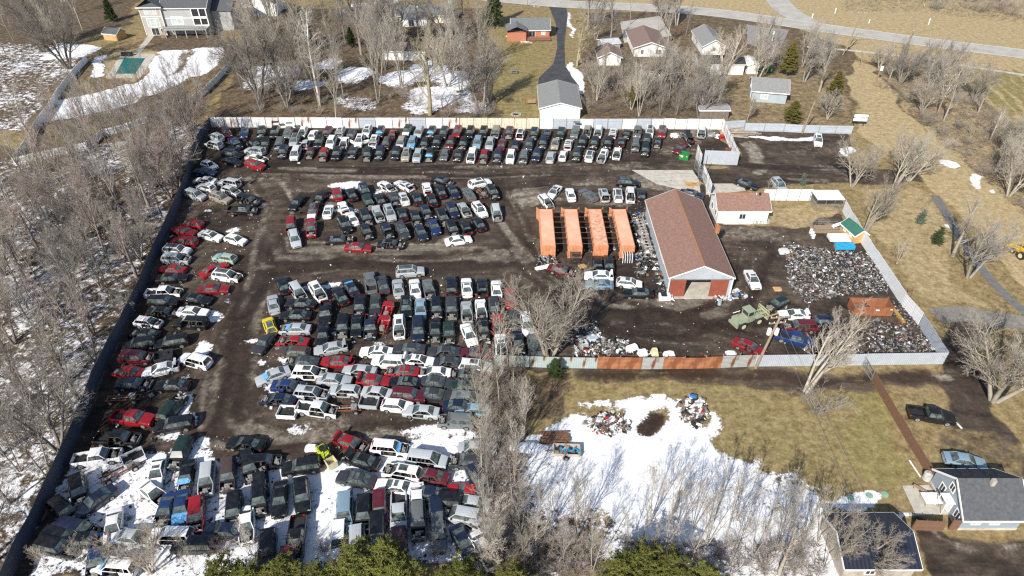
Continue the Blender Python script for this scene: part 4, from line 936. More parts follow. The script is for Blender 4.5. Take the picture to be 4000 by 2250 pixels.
    body.quad(*[(p[0], p[1], p[2] - .05) for p in (rows[0][1], rows[0][5], rows[-1][5], rows[-1][1])], m=1)
    out = {}
    # tail
    if k == 'p':
        for s in (-1, 1): body.box(xR + .06, r0 - .1, s * (hw - .18) - .03, s * (hw - .18) + .03, .6, tz - .02)
        body.box(xR + .06, r0 - .06, -hw + .2, hw - .2, .58, .64, 1); body.box(r0 - .12, r0 - .06, -hw + .16, hw - .16, .6, tz)
        body.box(r0 - .03, r0 + .03, -hw + .14, hw - .14, .3, bz - .02)
        tg = MB(); tg.box(-.04, .04, -hw + .2, hw - .2, .6, tz - .02); out['tailgate'] = (tg.mesh('tailgate', M_PAINT), (xR + .05, 0, 0))
    elif notch:
        body.box(xR + .12, r0, -hw + .2, hw - .2, .5, .55, 1)
        body.box(r0 - .04, r0 + .06, -hw + .16, hw - .16, tz - .06, tz - .005)
        lid = MB(); n = 4
        rows = [[(x, y, top(x) + .012 - .03 * (abs(y) / (hw - .17)) ** 3) for y in np.linspace(-(hw - .17), hw - .17, 5)] for x in np.linspace(xR + .05, r0 - .03, n)]
        lid.grid(rows)
        hinge = Vector((r0 - .05, 0, tz)); lid.v = [tuple(Vector(p) - hinge) for p in lid.v]
        i = len(lid.v); e = [tuple(Vector((xR + .05, y, top(xR + .05))) - hinge) for y in (-(hw - .17), hw - .17)]
        lid.quad(e[0], e[1], (e[1][0] - .03, e[1][1], e[1][2] - .3), (e[0][0] - .03, e[0][1], e[0][2] - .3))
        out['trunk_lid'] = (lid.mesh('trunk_lid', M_PAINT, True), tuple(hinge))
    else:
        tg = MB(); tg.quad((xR + .06, -hw + .2, .58), (xR + .06, hw - .2, .58), (r0, hw - .18, tz), (r0, -hw + .18, tz)); tg.box(xR + .0, xR + .1, -hw + .22, hw - .22, .6, .9)
        hinge = Vector((r1, 0, zt)); tg.v = [tuple(Vector(p) - hinge) for p in tg.v]
        out['tailgate'] = (tg.mesh('tailgate', M_PAINT), tuple(hinge))
    out['body'] = (body.mesh('body', [M_PAINT, M_TRIM, M_ENG, M_SEAT], False), (0, 0, 0))
    me = out['body'][0]; me.polygons.foreach_set('use_smooth', [False] * len(me.polygons))
    # hood
    hd = MB()
    rows = [[(x, y, top(x) + .014 + .04 * (1 - (y / (hw - .17)) ** 2) * (1 - .3 * (x - w0) / (xF - w0)) - .02) for y in np.linspace(-(hwx(x) - .16), hwx(x) - .16, 7)] for x in np.linspace(w0 + .08, xF - .05, 6)]
    hd.grid(rows); hinge = Vector((w0 + .08, 0, hz)); hd.v = [tuple(Vector(p) - hinge) for p in hd.v]
    out['hood'] = (hd.mesh('hood', M_PAINT, True), tuple(hinge))
    # bumpers
    fb = MB(); ys = np.linspace(-1, 1, 7)
    def fx(y, o=0): return xF + .02 - .16 * abs(y) ** 2.6 + o
    hf = top(xF)
    fb.grid([[(fx(y, -.03), y * hwx(xF), .22) for y in ys], [(fx(y, .04), y * hwx(xF) * 1.0, .45) for y in ys], [(fx(y, .02), y * hwx(xF), hf - .12) for y in ys], [(fx(y, -.06), y * (hwx(xF) - .04), hf + .005) for y in ys]])
    fb.box(xF - .02, xF + .055, -.42, .42, .5, .66, 1); fb.box(xF - .02, xF + .06, -.55, .55, .26, .36, 1)
    out['front_bumper'] = (fb.mesh('front_bumper', [M_PAINT, M_TRIM], True), (0, 0, 0))
    rb = MB(); tz2 = .62
    rb.grid([[(-fx(y, -.03), y * hwx(xF), .26) for y in ys], [(-fx(y, .03), y * hwx(xF), .45) for y in ys], [(-fx(y, .01), y * hwx(xF), tz2) for y in ys], [(-fx(y, -.1), y * (hwx(xF) - .04), tz2 + .03) for y in ys]])
    out['rear_bumper'] = (rb.mesh('rear_bumper', M_PAINT, True), (0, 0, 0))
    # glass
    g = MB(); i = .03
    g.quad((w0 - i, -yb + .05, bz + .02), (w0 - i, yb - .05, bz + .02), (w1 + i, yt - .03, zt - .01), (w1 + i, -yt + .03, zt - .01)); out['windshield'] = (g.mesh('windshield', M_CGLASS), (0, 0, 0))
    g = MB(); g.quad((r0 + i, yb - .06, tz + .01), (r0 + i, -yb + .06, tz + .01), (r1 - i, -yt + .04, zt - .01), (r1 - i, yt - .04, zt - .01)); out['rear_window'] = (g.mesh('rear_window', M_CGLASS), (0, 0, 0))
    for s, nm in ((1, 'side_window'), (-1, 'side_window_b')):
        g = MB(); q = [(w0 - .1, s * yb, bz), (w1 - .02, s * yt, zt - .02), (r1 + .05, s * yt, zt - .02), (r0 + .12, s * yb, bz)]
        g.quad(*(q if s > 0 else q[::-1])); out[nm] = (g.mesh('side_window', M_CGLASS), (0, 0, 0))
    # doors
    dm = mid if k != 'p' else None
    for s, t_ in ((1, 'l'), (-1, 'r')):
        for nm, lo, hi in ((('door_f', mid, xa), ('door_b', xb, mid)) if k not in 'pc' else (('door_f', xb, xa),)):
            lo += .012; hi -= .012
            d = MB(); xs = np.linspace(lo, hi, 3)
            rows = [[(x, s * (hw - .055), .34), (x, s * hw, .55), (x, s * (hw - .015), bz - .16), (x, s * (hw - .09), bz - .02), (x, s * (hw - .15), bz - .0)] for x in xs]
            d.grid(rows if s < 0 else rows[::-1]); d.box(hi - .9 if hi - lo > 1 else lo + .06, (hi - .9 if hi - lo > 1 else lo + .06) + .16, s * (hw - .0) - .015, s * (hw - .0) + .015, bz - .22, bz - .18, 1)
            if nm == 'door_f': d.box(hi - .14, hi - .0, s * hw - .02, s * (hw + .16), bz - .03, bz + .12, 1) if s > 0 else d.box(hi - .14, hi, -(hw + .16), -hw + .02, bz - .03, bz + .12, 1)
            hg = Vector((hi, s * (hw - .06), 0)); d.v = [tuple(Vector(p) - hg) for p in d.v]
            out[nm + t_] = (d.mesh('door', [M_PAINT, M_TRIM]), tuple(hg))
    # sunroof, lamps, wheels
    g = MB(); z0 = zt + .088; g.box((w1 + r1) / 2 - .05 + .0, w1 - .18, -.42, .42, z0 - .06, z0); out['sunroof'] = (g.mesh('sunroof', M_CGLASS), (0, 0, 0))
    g = MB(); g.box(r1 + .2, w1 - .12, -yt + .14, yt - .14, z0 - .06, z0 - .002); out['glass_roof'] = (g.mesh('glass_roof', M_CGLASS), (0, 0, 0))
    g = MB(); g.box(-.03, .06, -.2, .2, -.09, .09); tl = g.mesh('tail_light', M_RED)
    g = MB(); g.box(-.1, .06, -.2, .2, -.08, .07); hl = g.mesh('headlight', M_LAMP)
    for s in (1, -1):
        out['tail%d' % s] = (tl, (xR + .06, s * (hw - .3), (tz - .17) if k != 'u' else tz - .2)); out['head%d' % s] = (hl, (xF - .1, s * (hw - .34), hf - .1))
    wm = MB(); wd = .22
    wm.tube((0, -wd / 2, 0), (0, wd / 2, 0), rad, n=16, m=0); wm.tube((0, -wd / 2 - .012, 0), (0, wd / 2 + .012, 0), rad * .66, n=12, m=1); wm.tube((0, -wd / 2 - .02, 0), (0, wd / 2 + .02, 0), rad * .2, n=8, m=0)
    wme = wm.mesh('wheel', [MT['dark'], M_RIM])
    for n_, (x, s) in enumerate(((wf, 1), (wf, -1), (wr, 1), (wr, -1))): out['wheel%d' % n_] = (wme, (x, s * (hw - .14), rad))
    g = MB(); q = [(w0 - .0, -yb, bz + .05), (w0, yb, bz + .05), (w1, yt, zt + .02), (w1, -yt, zt + .02)]; g.grid([[(w0 + .3, -yb + .1, bz + .06), (w0 + .25, yb - .2, bz + .06)], [(w0 + .02, -yb, bz + .07), (w0 - .02, yb - .1, bz + .08)], [(w1 + .36, -yt - .02, zt - .16), (w1 + .42, yt - .2, zt - .2)]]); out['wrap'] = (g.mesh('plastic_wrap', M_BLUEWRAP, True), (0, 0, 0))
    g = MB(); g.grid([[(x, y, top(x) + .07 + .03 * math.sin(7 * y + 5 * x)) for y in np.linspace(-hw + .1, hw - .1, 6)] for x in np.linspace(w0 - .1, xF - .1, 6)]); out['hoodwrap'] = (g.mesh('plastic_wrap', M_BLUEWRAP, True), (0, 0, 0))
    CARM[k] = out
for k in CT: build_type(k)
PAINTS = dict(K=((.0055, .006, .0075), 'black'), D=((.034, .037, .042), 'dark grey'), G=((.13, .14, .145), 'grey'), S=((.4, .43, .45), 'silver'), W=((.8, .8, .8), 'white'), R=((.27, .009, .014), 'red'), M=((.1, .01, .018), 'maroon'),
              B=((.01, .03, .11), 'blue'), N=((.008, .014, .036), 'navy'), T=((.33, .29, .23), 'tan'), Y=((.75, .6, .01), 'yellow'), E=((.01, .026, .02), 'dark green'), L=((.2, .3, .38), 'light blue'), O=((.07, .05, .04), 'brown'), P=((.28, .36, .29), 'pale green'))
PARTNAME = dict(door_fl='door', door_fr='door', door_bl='door', door_br='door', side_window_b='side_window', wrap='plastic_wrap', hoodwrap='plastic_wrap')
def make_car(x, y, ang, paint, k, flags, rg, label, group, z=0.0):
    nm, cat = KIND[k]
    o = thing(nm, label, cat, (x, y, z), ang, group)
    col = PAINTS[paint][0]
    j = rg.uniform(.85, 1.15); col = (*[min(.85, c * j) for c in col], 1)
    M = CARM[k]; c = CT[k]
    loww = 'x' in flags
    if loww: o.location.z = z - .14
    o.rotation_euler = (rg.gauss(0, .012), rg.gauss(0, .012) + (.05 if 'b' in flags and rg.random() < .4 else 0), ang)
    skip = set()
    if 'h' in flags: skip.add('hood')
    if 'b' in flags: skip |= {'hood', 'front_bumper', 'head1', 'head-1'}
    if 'w' in flags: skip |= {'windshield', 'side_window', 'side_window_b'}
    if 'd' in flags: skip |= {'door_fl', 'door_fr', 'side_window', 'side_window_b'}
    if 'D' in flags: skip |= {'door_fl', 'door_fr', 'door_bl', 'door_br', 'side_window', 'side_window_b'}
    if loww: skip |= {'wheel0', 'wheel1'} | ({'wheel2', 'wheel3'} if rg.random() < .6 else set())
    if 'o' not in flags: skip.add('sunroof')
    if 'O' not in flags: skip.add('glass_roof')
    if 'B' not in flags: skip.add('wrap')
    if 'U' not in flags: skip.add('hoodwrap')
    if 't' in flags and k in 'huvw': skip.add('rear_window')
    if 'F' not in flags and 'x' in flags: skip |= {'rear_bumper'} if rg.random() < .3 else set()
    for key, (me, loc) in M.items():
        if key in skip: continue
        name = 'wheel' if key.startswith('wheel') else 'tail_light' if key[:4] == 'tail' and key[4:] in ('1', '-1') else 'headlight' if key[:4] == 'head' else PARTNAME.get(key, key)
        if key in ('wheel0', 'wheel1', 'wheel2', 'wheel3') and name in ('wheel',) and False: continue
        e = bpy.data.objects.new(name, me); COL.objects.link(e); e.parent = o; e.location = loc; e.color = col
        if key == 'hood' and 'H' in flags: e.rotation_euler = (0, R(-62), 0)
        if key == 'hood' and 'j' in flags: e.color = (*PAINTS['W'][0], 1); e['label'] = 'white hood of another car'
        if key == 'trunk_lid' and 't' in flags: e.rotation_euler = (0, R(75), 0)
        if key == 'tailgate' and 't' in flags: e.rotation_euler = (0, R(100 if k != 'p' else 0), 0)
        if key == 'door_fl' and 'l' in flags: e.rotation_euler = (0, 0, R(-50))
        if key == 'door_fr' and 'l' in flags: e.rotation_euler = (0, 0, R(50))
        if key == 'body' and 'k' in flags: pass
    return o
ORD = ['first', 'second', 'third', 'fourth', 'fifth', 'sixth', 'seventh', 'eighth', 'ninth', 'tenth', 'eleventh', 'twelfth', 'thirteenth', 'fourteenth', 'fifteenth', 'sixteenth']
VIEWS = dict(a=(750, 460, 5.152), b=(1200, 460, 5.152), c=(1650, 460, 5.152), d=(2100, 460, 2.912), e=(2550, 460, 2.912), f=(700, 560, 2.912))
for r_ in range(4):
    for c_ in range(4): VIEWS['%d%d' % (c_, r_)] = (1000 * c_, 562.5 * r_, 2.575)
SECTIONS = [
 ('in the row against the back fence', 'wrecks in the row against the back fence', 'x', """
a 1395 290 Eu h -105|a 1660 290 Ku t -110|a 1930 310 Gu t -115|a 2230 280 Wh h -115|a 2440 330 Wh - 63
b 400 300 Mu h -120|b 660 300 Wu oH -115|b 905 310 Du - 65|b 1200 270 Wu o -115|b 1470 290 Ku hB -110|b 1710 340 Rs bDx -110|b 2010 260 Eu j -115|b 2240 290 Su - -112
c 180 290 Ku hB -110|c 425 300 Du - -112|c 700 280 Ru o -110|c 960 290 Ku - -108|c 1225 290 Ku - -106|c 1470 290 Tv h -105|c 1745 300 Mu hbo -103|c 1975 310 Wu tO 75|c 2245 320 Nu hb -103
d 105 185 Ks h -105|d 262 180 Eu - -107|d 425 165 Gu t -105|d 565 160 Tu hw -103|d 690 160 Wu h -103|d 858 170 Ws tO 77|d 1010 185 Kc h -103|d 1135 165 Gu w -97|d 1275 155 Wu O -97|d 1415 160 Ru O -99"""),
 ('in the middle back row', 'wrecks in the middle of the three back rows', 'x', """
a 1470 510 Ku bx -105|a 1760 520 Gu h -112|a 2060 450 Su O -115|a 2290 520 Sh t 62
b 240 480 Ku - -115|b 480 490 Wu - -115|b 740 510 Ws bd -115|b 1050 460 Wu ol -112|b 1340 480 Wu oH -112|b 1590 520 Mu hO -112|b 1880 510 Tu j -110|b 2110 500 Lu U -112|b 2360 530 Ku h -108
c 290 490 Ku - -110|c 570 500 Mu - -112|c 820 520 Ku h -108|c 1110 490 Lu - -106|c 1360 520 Su - -105|c 1600 530 Ms - 76|c 1880 540 Ku b 75|c 2150 540 Du - -105
d 60 285 Nu h -103|d 200 295 Ts o -103|d 350 300 Ws tO 76|d 508 275 Ku - -105|d 645 285 Ku h -103|d 800 285 Ku - -103|d 955 275 Ks - 78|d 1115 310 Gu h -97|d 1240 255 Eu h -99|d 1365 280 Ks bd -100"""),
 ('in the back row facing the lane', 'wrecks in the back row facing the lane', 'x', """
a 1830 680 Nu h -110|a 2080 710 Wv - -112|a 2370 700 Mh bx -110
b 330 740 Ru hb -112|b 590 720 Ku - -112|b 920 700 Ns hl -110|b 1210 720 Eu bx -106|b 1460 710 Nu h -108|b 1780 710 Ku - -106|b 1990 740 Tu o -106|b 2220 760 Su - -108
c 150 750 Ku bB -106|c 450 740 Gs - -110|c 715 760 Ks h -107|c 990 760 Wv h -106|c 1240 770 Ru bx -105|c 1510 770 Nu h -102|c 1780 780 Wu - -104|c 2040 790 Gu h -104|c 2300 750 Nu - -106
d 150 440 Su - 75|d 290 425 Wh - 75|d 445 420 Eu h -102|d 592 425 Wu O 75|d 740 440 Wu hbo -115|d 905 405 Ws h -103|d 1225 365 Ku h -97"""),
 ('in the northwest corner jumble', 'wrecks heaped in the northwest corner', 'x', """
a 690 280 Mu x -60|a 1050 290 Bs x -100|a 490 380 Su - 150|a 430 530 Su bD 165|a 870 500 Bp h -50|a 1250 520 Kp b -35|a 1270 660 Su - 170|a 800 720 Ku x -10|a 1290 810 Ws b -8|a 1270 940 Ru - -17
a 820 880 Ks - -15|a 350 950 Wh w -22|a 260 1090 Bs - -5|a 260 1250 Ws Dx 175|f 305 497 Wh - 165|f 185 580 Su - -18|f 470 615 Tu o -18|f 570 445 Su dt 170|f 590 535 Sh Dh -18|f 790 640 Ku bD -14|f 720 750 Kp b 0"""),
 ('in the line beside the dark fence', 'wrecks lined up beside the dark fence', 'y', """
01 1935 795 Rh bx 172|01 1850 870 Rs x -10|01 1850 970 Ru x 175|01 2120 920 Ws o -15|01 2370 960 Wh - -15|01 1780 1065 Wu O -5|01 1770 1150 Su h -3|01 2260 1145 Ph B 170|01 1730 1255 Rs x 175|01 2150 1255 Rs Dx 25|01 2280 1320 Wu bO -8|01 1730 1345 Ks - 4|02 2150 10 Rs - 3
02 1640 40 Wp bd 2|02 1640 130 Ku - 0|02 1980 110 Ks - -8|02 1640 235 Ks bDx 0|02 1940 240 Ws - -3|02 1490 345 Wh dh -6|02 1920 345 Kv d 177|02 1450 455 Ks bx 172|02 1400 560 Ku - 190|02 1720 540 Ku - 190|02 1370 690 Mu b 0|02 1610 815 Ws t 193|02 1960 725 Wu d 166
02 1280 840 Rs bx 175|02 1350 960 Ns h 0|02 1730 980 Ks - 180|02 1730 1200 Eu h 50|02 1330 1300 Rp - -6|02 1750 1370 Ku - 190"""),
 ('in the snowy southwest corner', 'wrecks in the snowy southwest corner', 'y', """
03 1180 60 Kp bD 0|03 970 245 Wp h 8|03 1580 400 Ws o -103|03 1810 200 Eu h -115|03 1870 440 Ks bDxB -100|03 2080 470 Su h -95|03 2290 420 Ou h -93|03 790 580 Ku h -80|03 960 690 Ns - 215|03 1540 610 Ws h -40|03 1660 790 Bc h -108|03 1820 760 Bs U -97|03 1970 830 Ru h -93|03 770 960 Nv bDx -15|03 620 1040 Ku bx -10
03 1140 950 Ws - -97|03 1720 1040 Wu D 180|03 560 1150 Ku b -12|03 980 1250 Bp b -100|03 1160 1350 Wu BD 175|03 1350 1060 Ss h -8|03 1950 1130 Ku - 180|03 2470 120 Ks d 172|03 2500 330 Ku bDx -80|03 2350 780 Ku h -93|03 640 780 Ku bDx -40|03 880 1080 Ks h 5|03 2250 990 Ns - 178|03 2480 930 Ws h -90"""),
 ('in the snowy south rows', 'wrecks in the snowy south rows', 'x', """
13 60 290 Ku bDx 5|13 40 480 Ku bDx 95|13 30 660 Ku h -90|13 460 340 Ku - 188|13 960 110 Rs bt -20|13 1060 280 Ks H 165|13 1340 150 Wu bBDx -3|13 1010 470 Ds o 170|13 1470 400 Wu hdo 170|13 1400 550 Ws o 172|13 1720 270 Sv D -8|13 460 630 Ku - -85|13 240 670 Ks - -95|13 400 1060 Kp h -97|13 110 1170 Ku - -93
13 890 800 Lv - -92|13 1080 810 Ku h -93|13 1245 760 Mu - -90|13 1435 800 Sp - -90|13 830 1080 Wu - -93|13 1010 1130 Su - -90|13 1220 1010 Kv - -90|13 1440 1150 Mu h -88|13 1620 690 Ws - -90|13 1630 880 Gu h -88|13 1820 830 Nu h -86|13 1830 1000 Gu - -88|13 2150 710 Ss - 172|13 2180 900 Ss d 152
13 2090 1110 Nc - -62|13 2290 1180 Ws hd -60|13 1740 440 Ms d 170|13 1720 620 Ns - 175|13 2120 590 Rs x 175|13 2240 480 Nu - -60|13 2140 290 Du h 178|13 2230 160 Ss - 0|13 1880 680 Ku h 175|13 310 1350 Mu - -95|13 2060 830 Su h 170"""),
 ('in the island beside the containers', 'wrecks in the island west of the containers', 'x', """
11 410 590 Ks - -130|11 645 540 Ks h -128|11 815 495 Ru - 103|11 960 505 Ks - 118|11 1090 470 Nu oh -66|11 1320 430 Ws Hd -30|11 1490 415 Ws ot 153|11 1720 445 Ws t 103|11 1880 370 Ks b -14|11 1860 475 Ks - 113|11 1985 480 Ns - -60|11 2140 500 Gs o 125|11 2250 390 Wu o 14|11 2380 485 Ku h -60
11 1130 580 Eu bx -65|11 1245 560 Ks - 118|11 1390 550 Ds h -70|11 1485 545 Ws O 113|11 1620 545 Ks - 110|11 1770 560 Ks - 108|11 570 680 Mu jO -105|11 725 675 Wc O 76|11 880 640 Ws t 113|11 965 745 Ws - 118|11 1105 740 Ku b -65|11 1230 710 Ss ht -66|11 1345 690 Su o -68|11 1470 700 Ks - 110|11 1605 740 Ks h -70|11 1710 680 Ns h -68|11 1880 740 Ku b -65|11 1975 665 Nu - -62|11 2095 660 Ss H -58|11 2250 660 Wu o -52|11 2420 690 Su b -78
11 350 820 Ru b -95|11 555 850 Ru oh -92|11 390 950 Su - -76|11 890 810 Ku - -60|11 1110 880 Ks h -66|11 1320 870 Ns H -66|11 1475 870 Du o -62|11 1660 890 Ns - -64|11 1795 830 Bs - -68|11 1975 850 Ku hb -66|11 2110 840 Ks t 115|11 2240 800 Ks - 122|11 840 960 Ks h 4|11 1030 1040 Rs - -3|11 1360 1005 Ks Dh -5|11 2035 965 Ws - 9|11 1550 1275 Su O 4"""),
 ('in the top row south of the lane', 'wrecks in the top row of the south block', 'x', """
11 270 1420 Ks - 112|12 420 35 Su hD -57|12 620 35 Wu oh -57|12 850 80 Ks - 120|11 950 1440 Ns B 122|11 1150 1385 Gp - 100|11 1275 1410 Ds - 105|12 1430 0 Ss - 98|12 1600 0 Ws - 98|12 1740 10 Gs h -78|11 1960 1415 Ku - 95|12 2120 -10 Ws o 95|12 2275 -5 Ks t 94|12 2420 15 Ws - 94"""),
 ('at the west end of the south block', 'wrecks at the west end of the south block', 'y', """
12 175 160 Ss - 100|12 450 155 Ks - 177|12 400 275 Ks - 178|12 390 410 Ss hB 180|12 140 380 Yh O 110|12 80 550 Ds - -127|12 370 530 Rs bDx 176|12 700 240 Kp - -94|12 670 470 Ks - -95|12 380 640 Ow - 176|12 750 605 Ss t 190"""),
 ('in the second row of the south block', 'wrecks in the second row of the south block', 'x', """
12 1040 180 Ku hb -95|12 1200 180 Ds t -93|12 1510 190 Ku o -90|12 1655 210 Ls - -88|12 1815 200 Ku h -88|12 1965 200 Du hb -87|12 2120 240 Ss h -86|12 2265 220 Ws h -84|12 2400 200 Du h -83|12 2560 100 Rs - -84"""),
 ('in the third row of the south block', 'wrecks in the third row of the south block', 'x', """
12 870 380 Ku hb -95|12 1010 380 Ks - -95|12 1150 380 Np h -93|12 1440 390 Wu oh -90|12 1630 410 Nv - -90|12 1800 430 Ks hb -90|12 1940 450 Es h -88|12 2145 470 Ws - -67|12 2285 410 Ks h -83|12 2435 370 Rs h -83|12 2465 580 Ws oh -85|22 150 360 Wu - -80|22 230 590 Gu - -76|22 60 545 Ks h -80|22 30 330 Ds h -82"""),
 ('in the sideways rows further south', 'wrecks parked sideways in the south block', 'y', """
12 1210 640 Ws o 178|12 1540 610 Ds - 178|12 1890 640 Ds d 178|12 2210 655 Ms o 177|12 1330 735 Wu - 178|12 1640 730 Ws tod -5|12 1920 750 Ds Dt 178|12 2210 785 Wu o -5|12 470 740 Ds h 177|12 820 740 Rs to 177|12 1040 830 Ss d 175|12 1470 840 Rs oh 178|12 1790 850 Ws h 178
12 170 880 Ss B 199|12 540 850 Wu ohd -3|12 790 920 Ss - -3|12 1190 930 Rs t -4|12 1500 950 Ks o 176|12 1830 950 Ds - -6|12 330 985 Bs dh -3|12 560 1060 Su ohd -6|12 890 1030 Sh d 176|12 1240 1055 Ss d -7|12 1535 1070 Mu - -5|12 1820 1070 Ds - -6|12 2140 1100 Gs - -6|12 220 1120 Ns db 176|12 1420 1180 Wh - -5|12 1660 1240 Ss d 176
12 2110 870 Ks h 178|12 2100 985 Es - 178|12 2180 1225 Lw - 176|12 2010 1330 Gu h 178|12 610 1210 Wp bd -6|12 2060 1190 Ns h -4"""),
 ('between the lane and the barn', 'cars parked around the containers and barn', 'x', """
21 1165 385 Ku O -3|21 425 480 Ws Od 228|21 340 570 Wh b -45|21 590 505 Ws - 104|21 770 510 Gs - 145|21 925 505 Su ot 106|21 1065 505 Wu O 97|21 1190 515 Wu hw -88|21 1300 515 Ks - 93|21 1810 500 Ns - -12
21 500 1265 Ms h -12|21 865 1205 Ks t 94|21 975 1200 Ks - 95|21 875 1320 Ws t 177|21 880 1410 Lc - 178|21 1180 1395 Wh o -6|22 1270 50 Ks - 178|21 2420 1360 Ws o -62|22 2390 590 Rs d -23"""),
 ('in the wrecked east side of the yard', 'wrecks beside the wheel loader', 'x', """
32 100 155 Eh b 205|32 260 265 Wc t 178|32 330 380 Mu hd 178|32 270 500 Bp - -14|32 590 320 Nh x 0|e 400 225 Ku tH 115|e 310 345 Ms - -140|e 555 165 Wv b -95"""),
 ('outside the wreck yard', None, 'x', """
21 2360 400 Ks - -18|31 115 410 Su o -48|30 505 1410 Wu o -84|32 1650 1270 Kp - -9|33 1980 285 Ls - -9"""),
]
FLAGWORDS = [('D', 'stripped of doors'), ('b', 'with its front torn off'), ('H', 'with hood raised'), ('t', 'with its rear lid open'), ('B', 'wrapped in blue plastic'), ('U', 'with blue plastic on its hood'), ('j', 'with a mismatched white hood'), ('h', 'missing its hood'), ('O', 'with black roof glass'), ('o', 'with a sunroof'), ('d', 'missing front doors'), ('x', 'sunk without wheels')]
CARS = []      # (world x, y) of all, used to keep litter off them
def add_cars():
    rg = random.Random(11)
    for where, group, order, txt in SECTIONS:
        rows = []
        for ln in txt.replace('\n', '|').split('|'):
            if not ln.strip(): continue
            v, X, Y, kk, fl, an = ln.split()
            ox, oy, sc = VIEWS[v]
            px, py = ox + float(X) / sc, oy + float(Y) / sc
            z = CT[kk[1]]['H'] * .5
            x, y = P(px, py, z)
            a = R(float(an)); x2, y2 = P(px + 12 * math.cos(a), py - 12 * math.sin(a), z)
            rows.append([px, py, x, y, math.atan2(y2 - y, x2 - x), kk[0], kk[1], fl])
        rows.sort(key=lambda r: r[0] if order == 'x' else r[1])
        def desc(r): return PAINTS[r[5]][1] + ' ' + KIND[r[6]][1]
        def flagw(r):
            for f, w in FLAGWORDS:
                if f in r[7]: return w
            return ''
        full = [(desc(r), flagw(r)) for r in rows]
        for i, r in enumerate(rows):
            d, w = full[i]
            if sum(1 for q in full if q[0] == d) == 1: lab = '%s %s%s' % (d, (w + ' ') if len(w.split()) < 6 else '', where)
            elif w and sum(1 for q in full if q == (d, w)) == 1: lab = '%s %s %s' % (d, w, where)
            else:
                same = [q for q in range(len(rows)) if full[q] == (d, w)]
                n = same.index(i); end = 'left' if order == 'x' else 'back'
                lab = '%s %s %s, %s from the %s' % (d, w, where, ORD[n], end)
                lab = ' '.join(lab.replace(' ,', ',').split())
                wl = lab.split()
                if len(wl) > 16: lab = '%s, %s such from the %s %s' % (d, ORD[n], end, where)
            r_near = rg.random()
            fl = r[7]
            make_car(r[2], r[3], r[4], r[5], r[6], fl, rg, lab, group)
            CARS.append((r[2], r[3]))
add_cars()
# ------------------------------------------------------------------ trees
M_BARK = obj_mat('bark', 0.92, dirt_amt=0.5, scale=1.2, dirt=(0.07, 0.055, 0.04), spec=0.15)
M_TWIG = obj_mat('twigs', 0.92, dirt_amt=0.35, scale=0.6, dirt=(0.12, 0.085, 0.065), spec=0.12)
M_NEEDLE = obj_mat('needles', 0.8, dirt_amt=0.6, scale=1.1, dirt=(0.025, 0.032, 0.012), spec=0.2)
def prisms(name, segs, n, material):
    """segs: array S x 8 (p0, p1, r0, r1) -> one mesh of n-sided tapering sticks."""
    s = np.asarray(segs, np.float32); S = len(s)
    p0, p1, r0, r1 = s[:, :3], s[:, 3:6], s[:, 6], s[:, 7]
    d = p1 - p0; d /= np.maximum(np.linalg.norm(d, axis=1, keepdims=True), 1e-6)
    ref = np.where(np.abs(d[:, 2:3]) > .9, np.array([[1., 0, 0]]), np.array([[0, 0, 1.]]))
    u = np.cross(d, ref); u /= np.maximum(np.linalg.norm(u, axis=1, keepdims=True), 1e-6); w = np.cross(d, u)
    V = np.zeros((S, 2 * n, 3), np.float32)
    for k in range(n):
        t = 2 * math.pi * k / n; o = u * math.cos(t) + w * math.sin(t)
        V[:, k] = p0 + o * r0[:, None]; V[:, n + k] = p1 + o * r1[:, None]
    base = (np.arange(S) * 2 * n)[:, None]
    F = np.stack([np.concatenate([base + k, base + (k + 1) % n, base + n + (k + 1) % n, base + n + k], 1) for k in range(n)], 1).reshape(-1, 4).astype(np.int32)
    me = bpy.data.meshes.new(name)
    me.vertices.add(S * 2 * n); me.vertices.foreach_set('co', V.ravel())
    me.loops.add(F.size); me.loops.foreach_set('vertex_index', F.ravel())
    me.polygons.add(len(F)); me.polygons.foreach_set('loop_start', np.arange(0, F.size, 4, dtype=np.int32))
    me.polygons.foreach_set('use_smooth', np.ones(len(F), bool))
    me.update(calc_edges=True); me.materials.append(material)
    return me
def unit(v):
    l = math.sqrt(v[0] ** 2 + v[1] ** 2 + v[2] ** 2) or 1
    return (v[0] / l, v[1] / l, v[2] / l)
def around(d, ang, rg):
    a = Vector(d); o = a.orthogonal().normalized(); q = a.cross(o); t = rg.uniform(0, 2 * math.pi)
    return tuple((a * math.cos(ang) + (o * math.cos(t) + q * math.sin(t)) * math.sin(ang)).normalized())
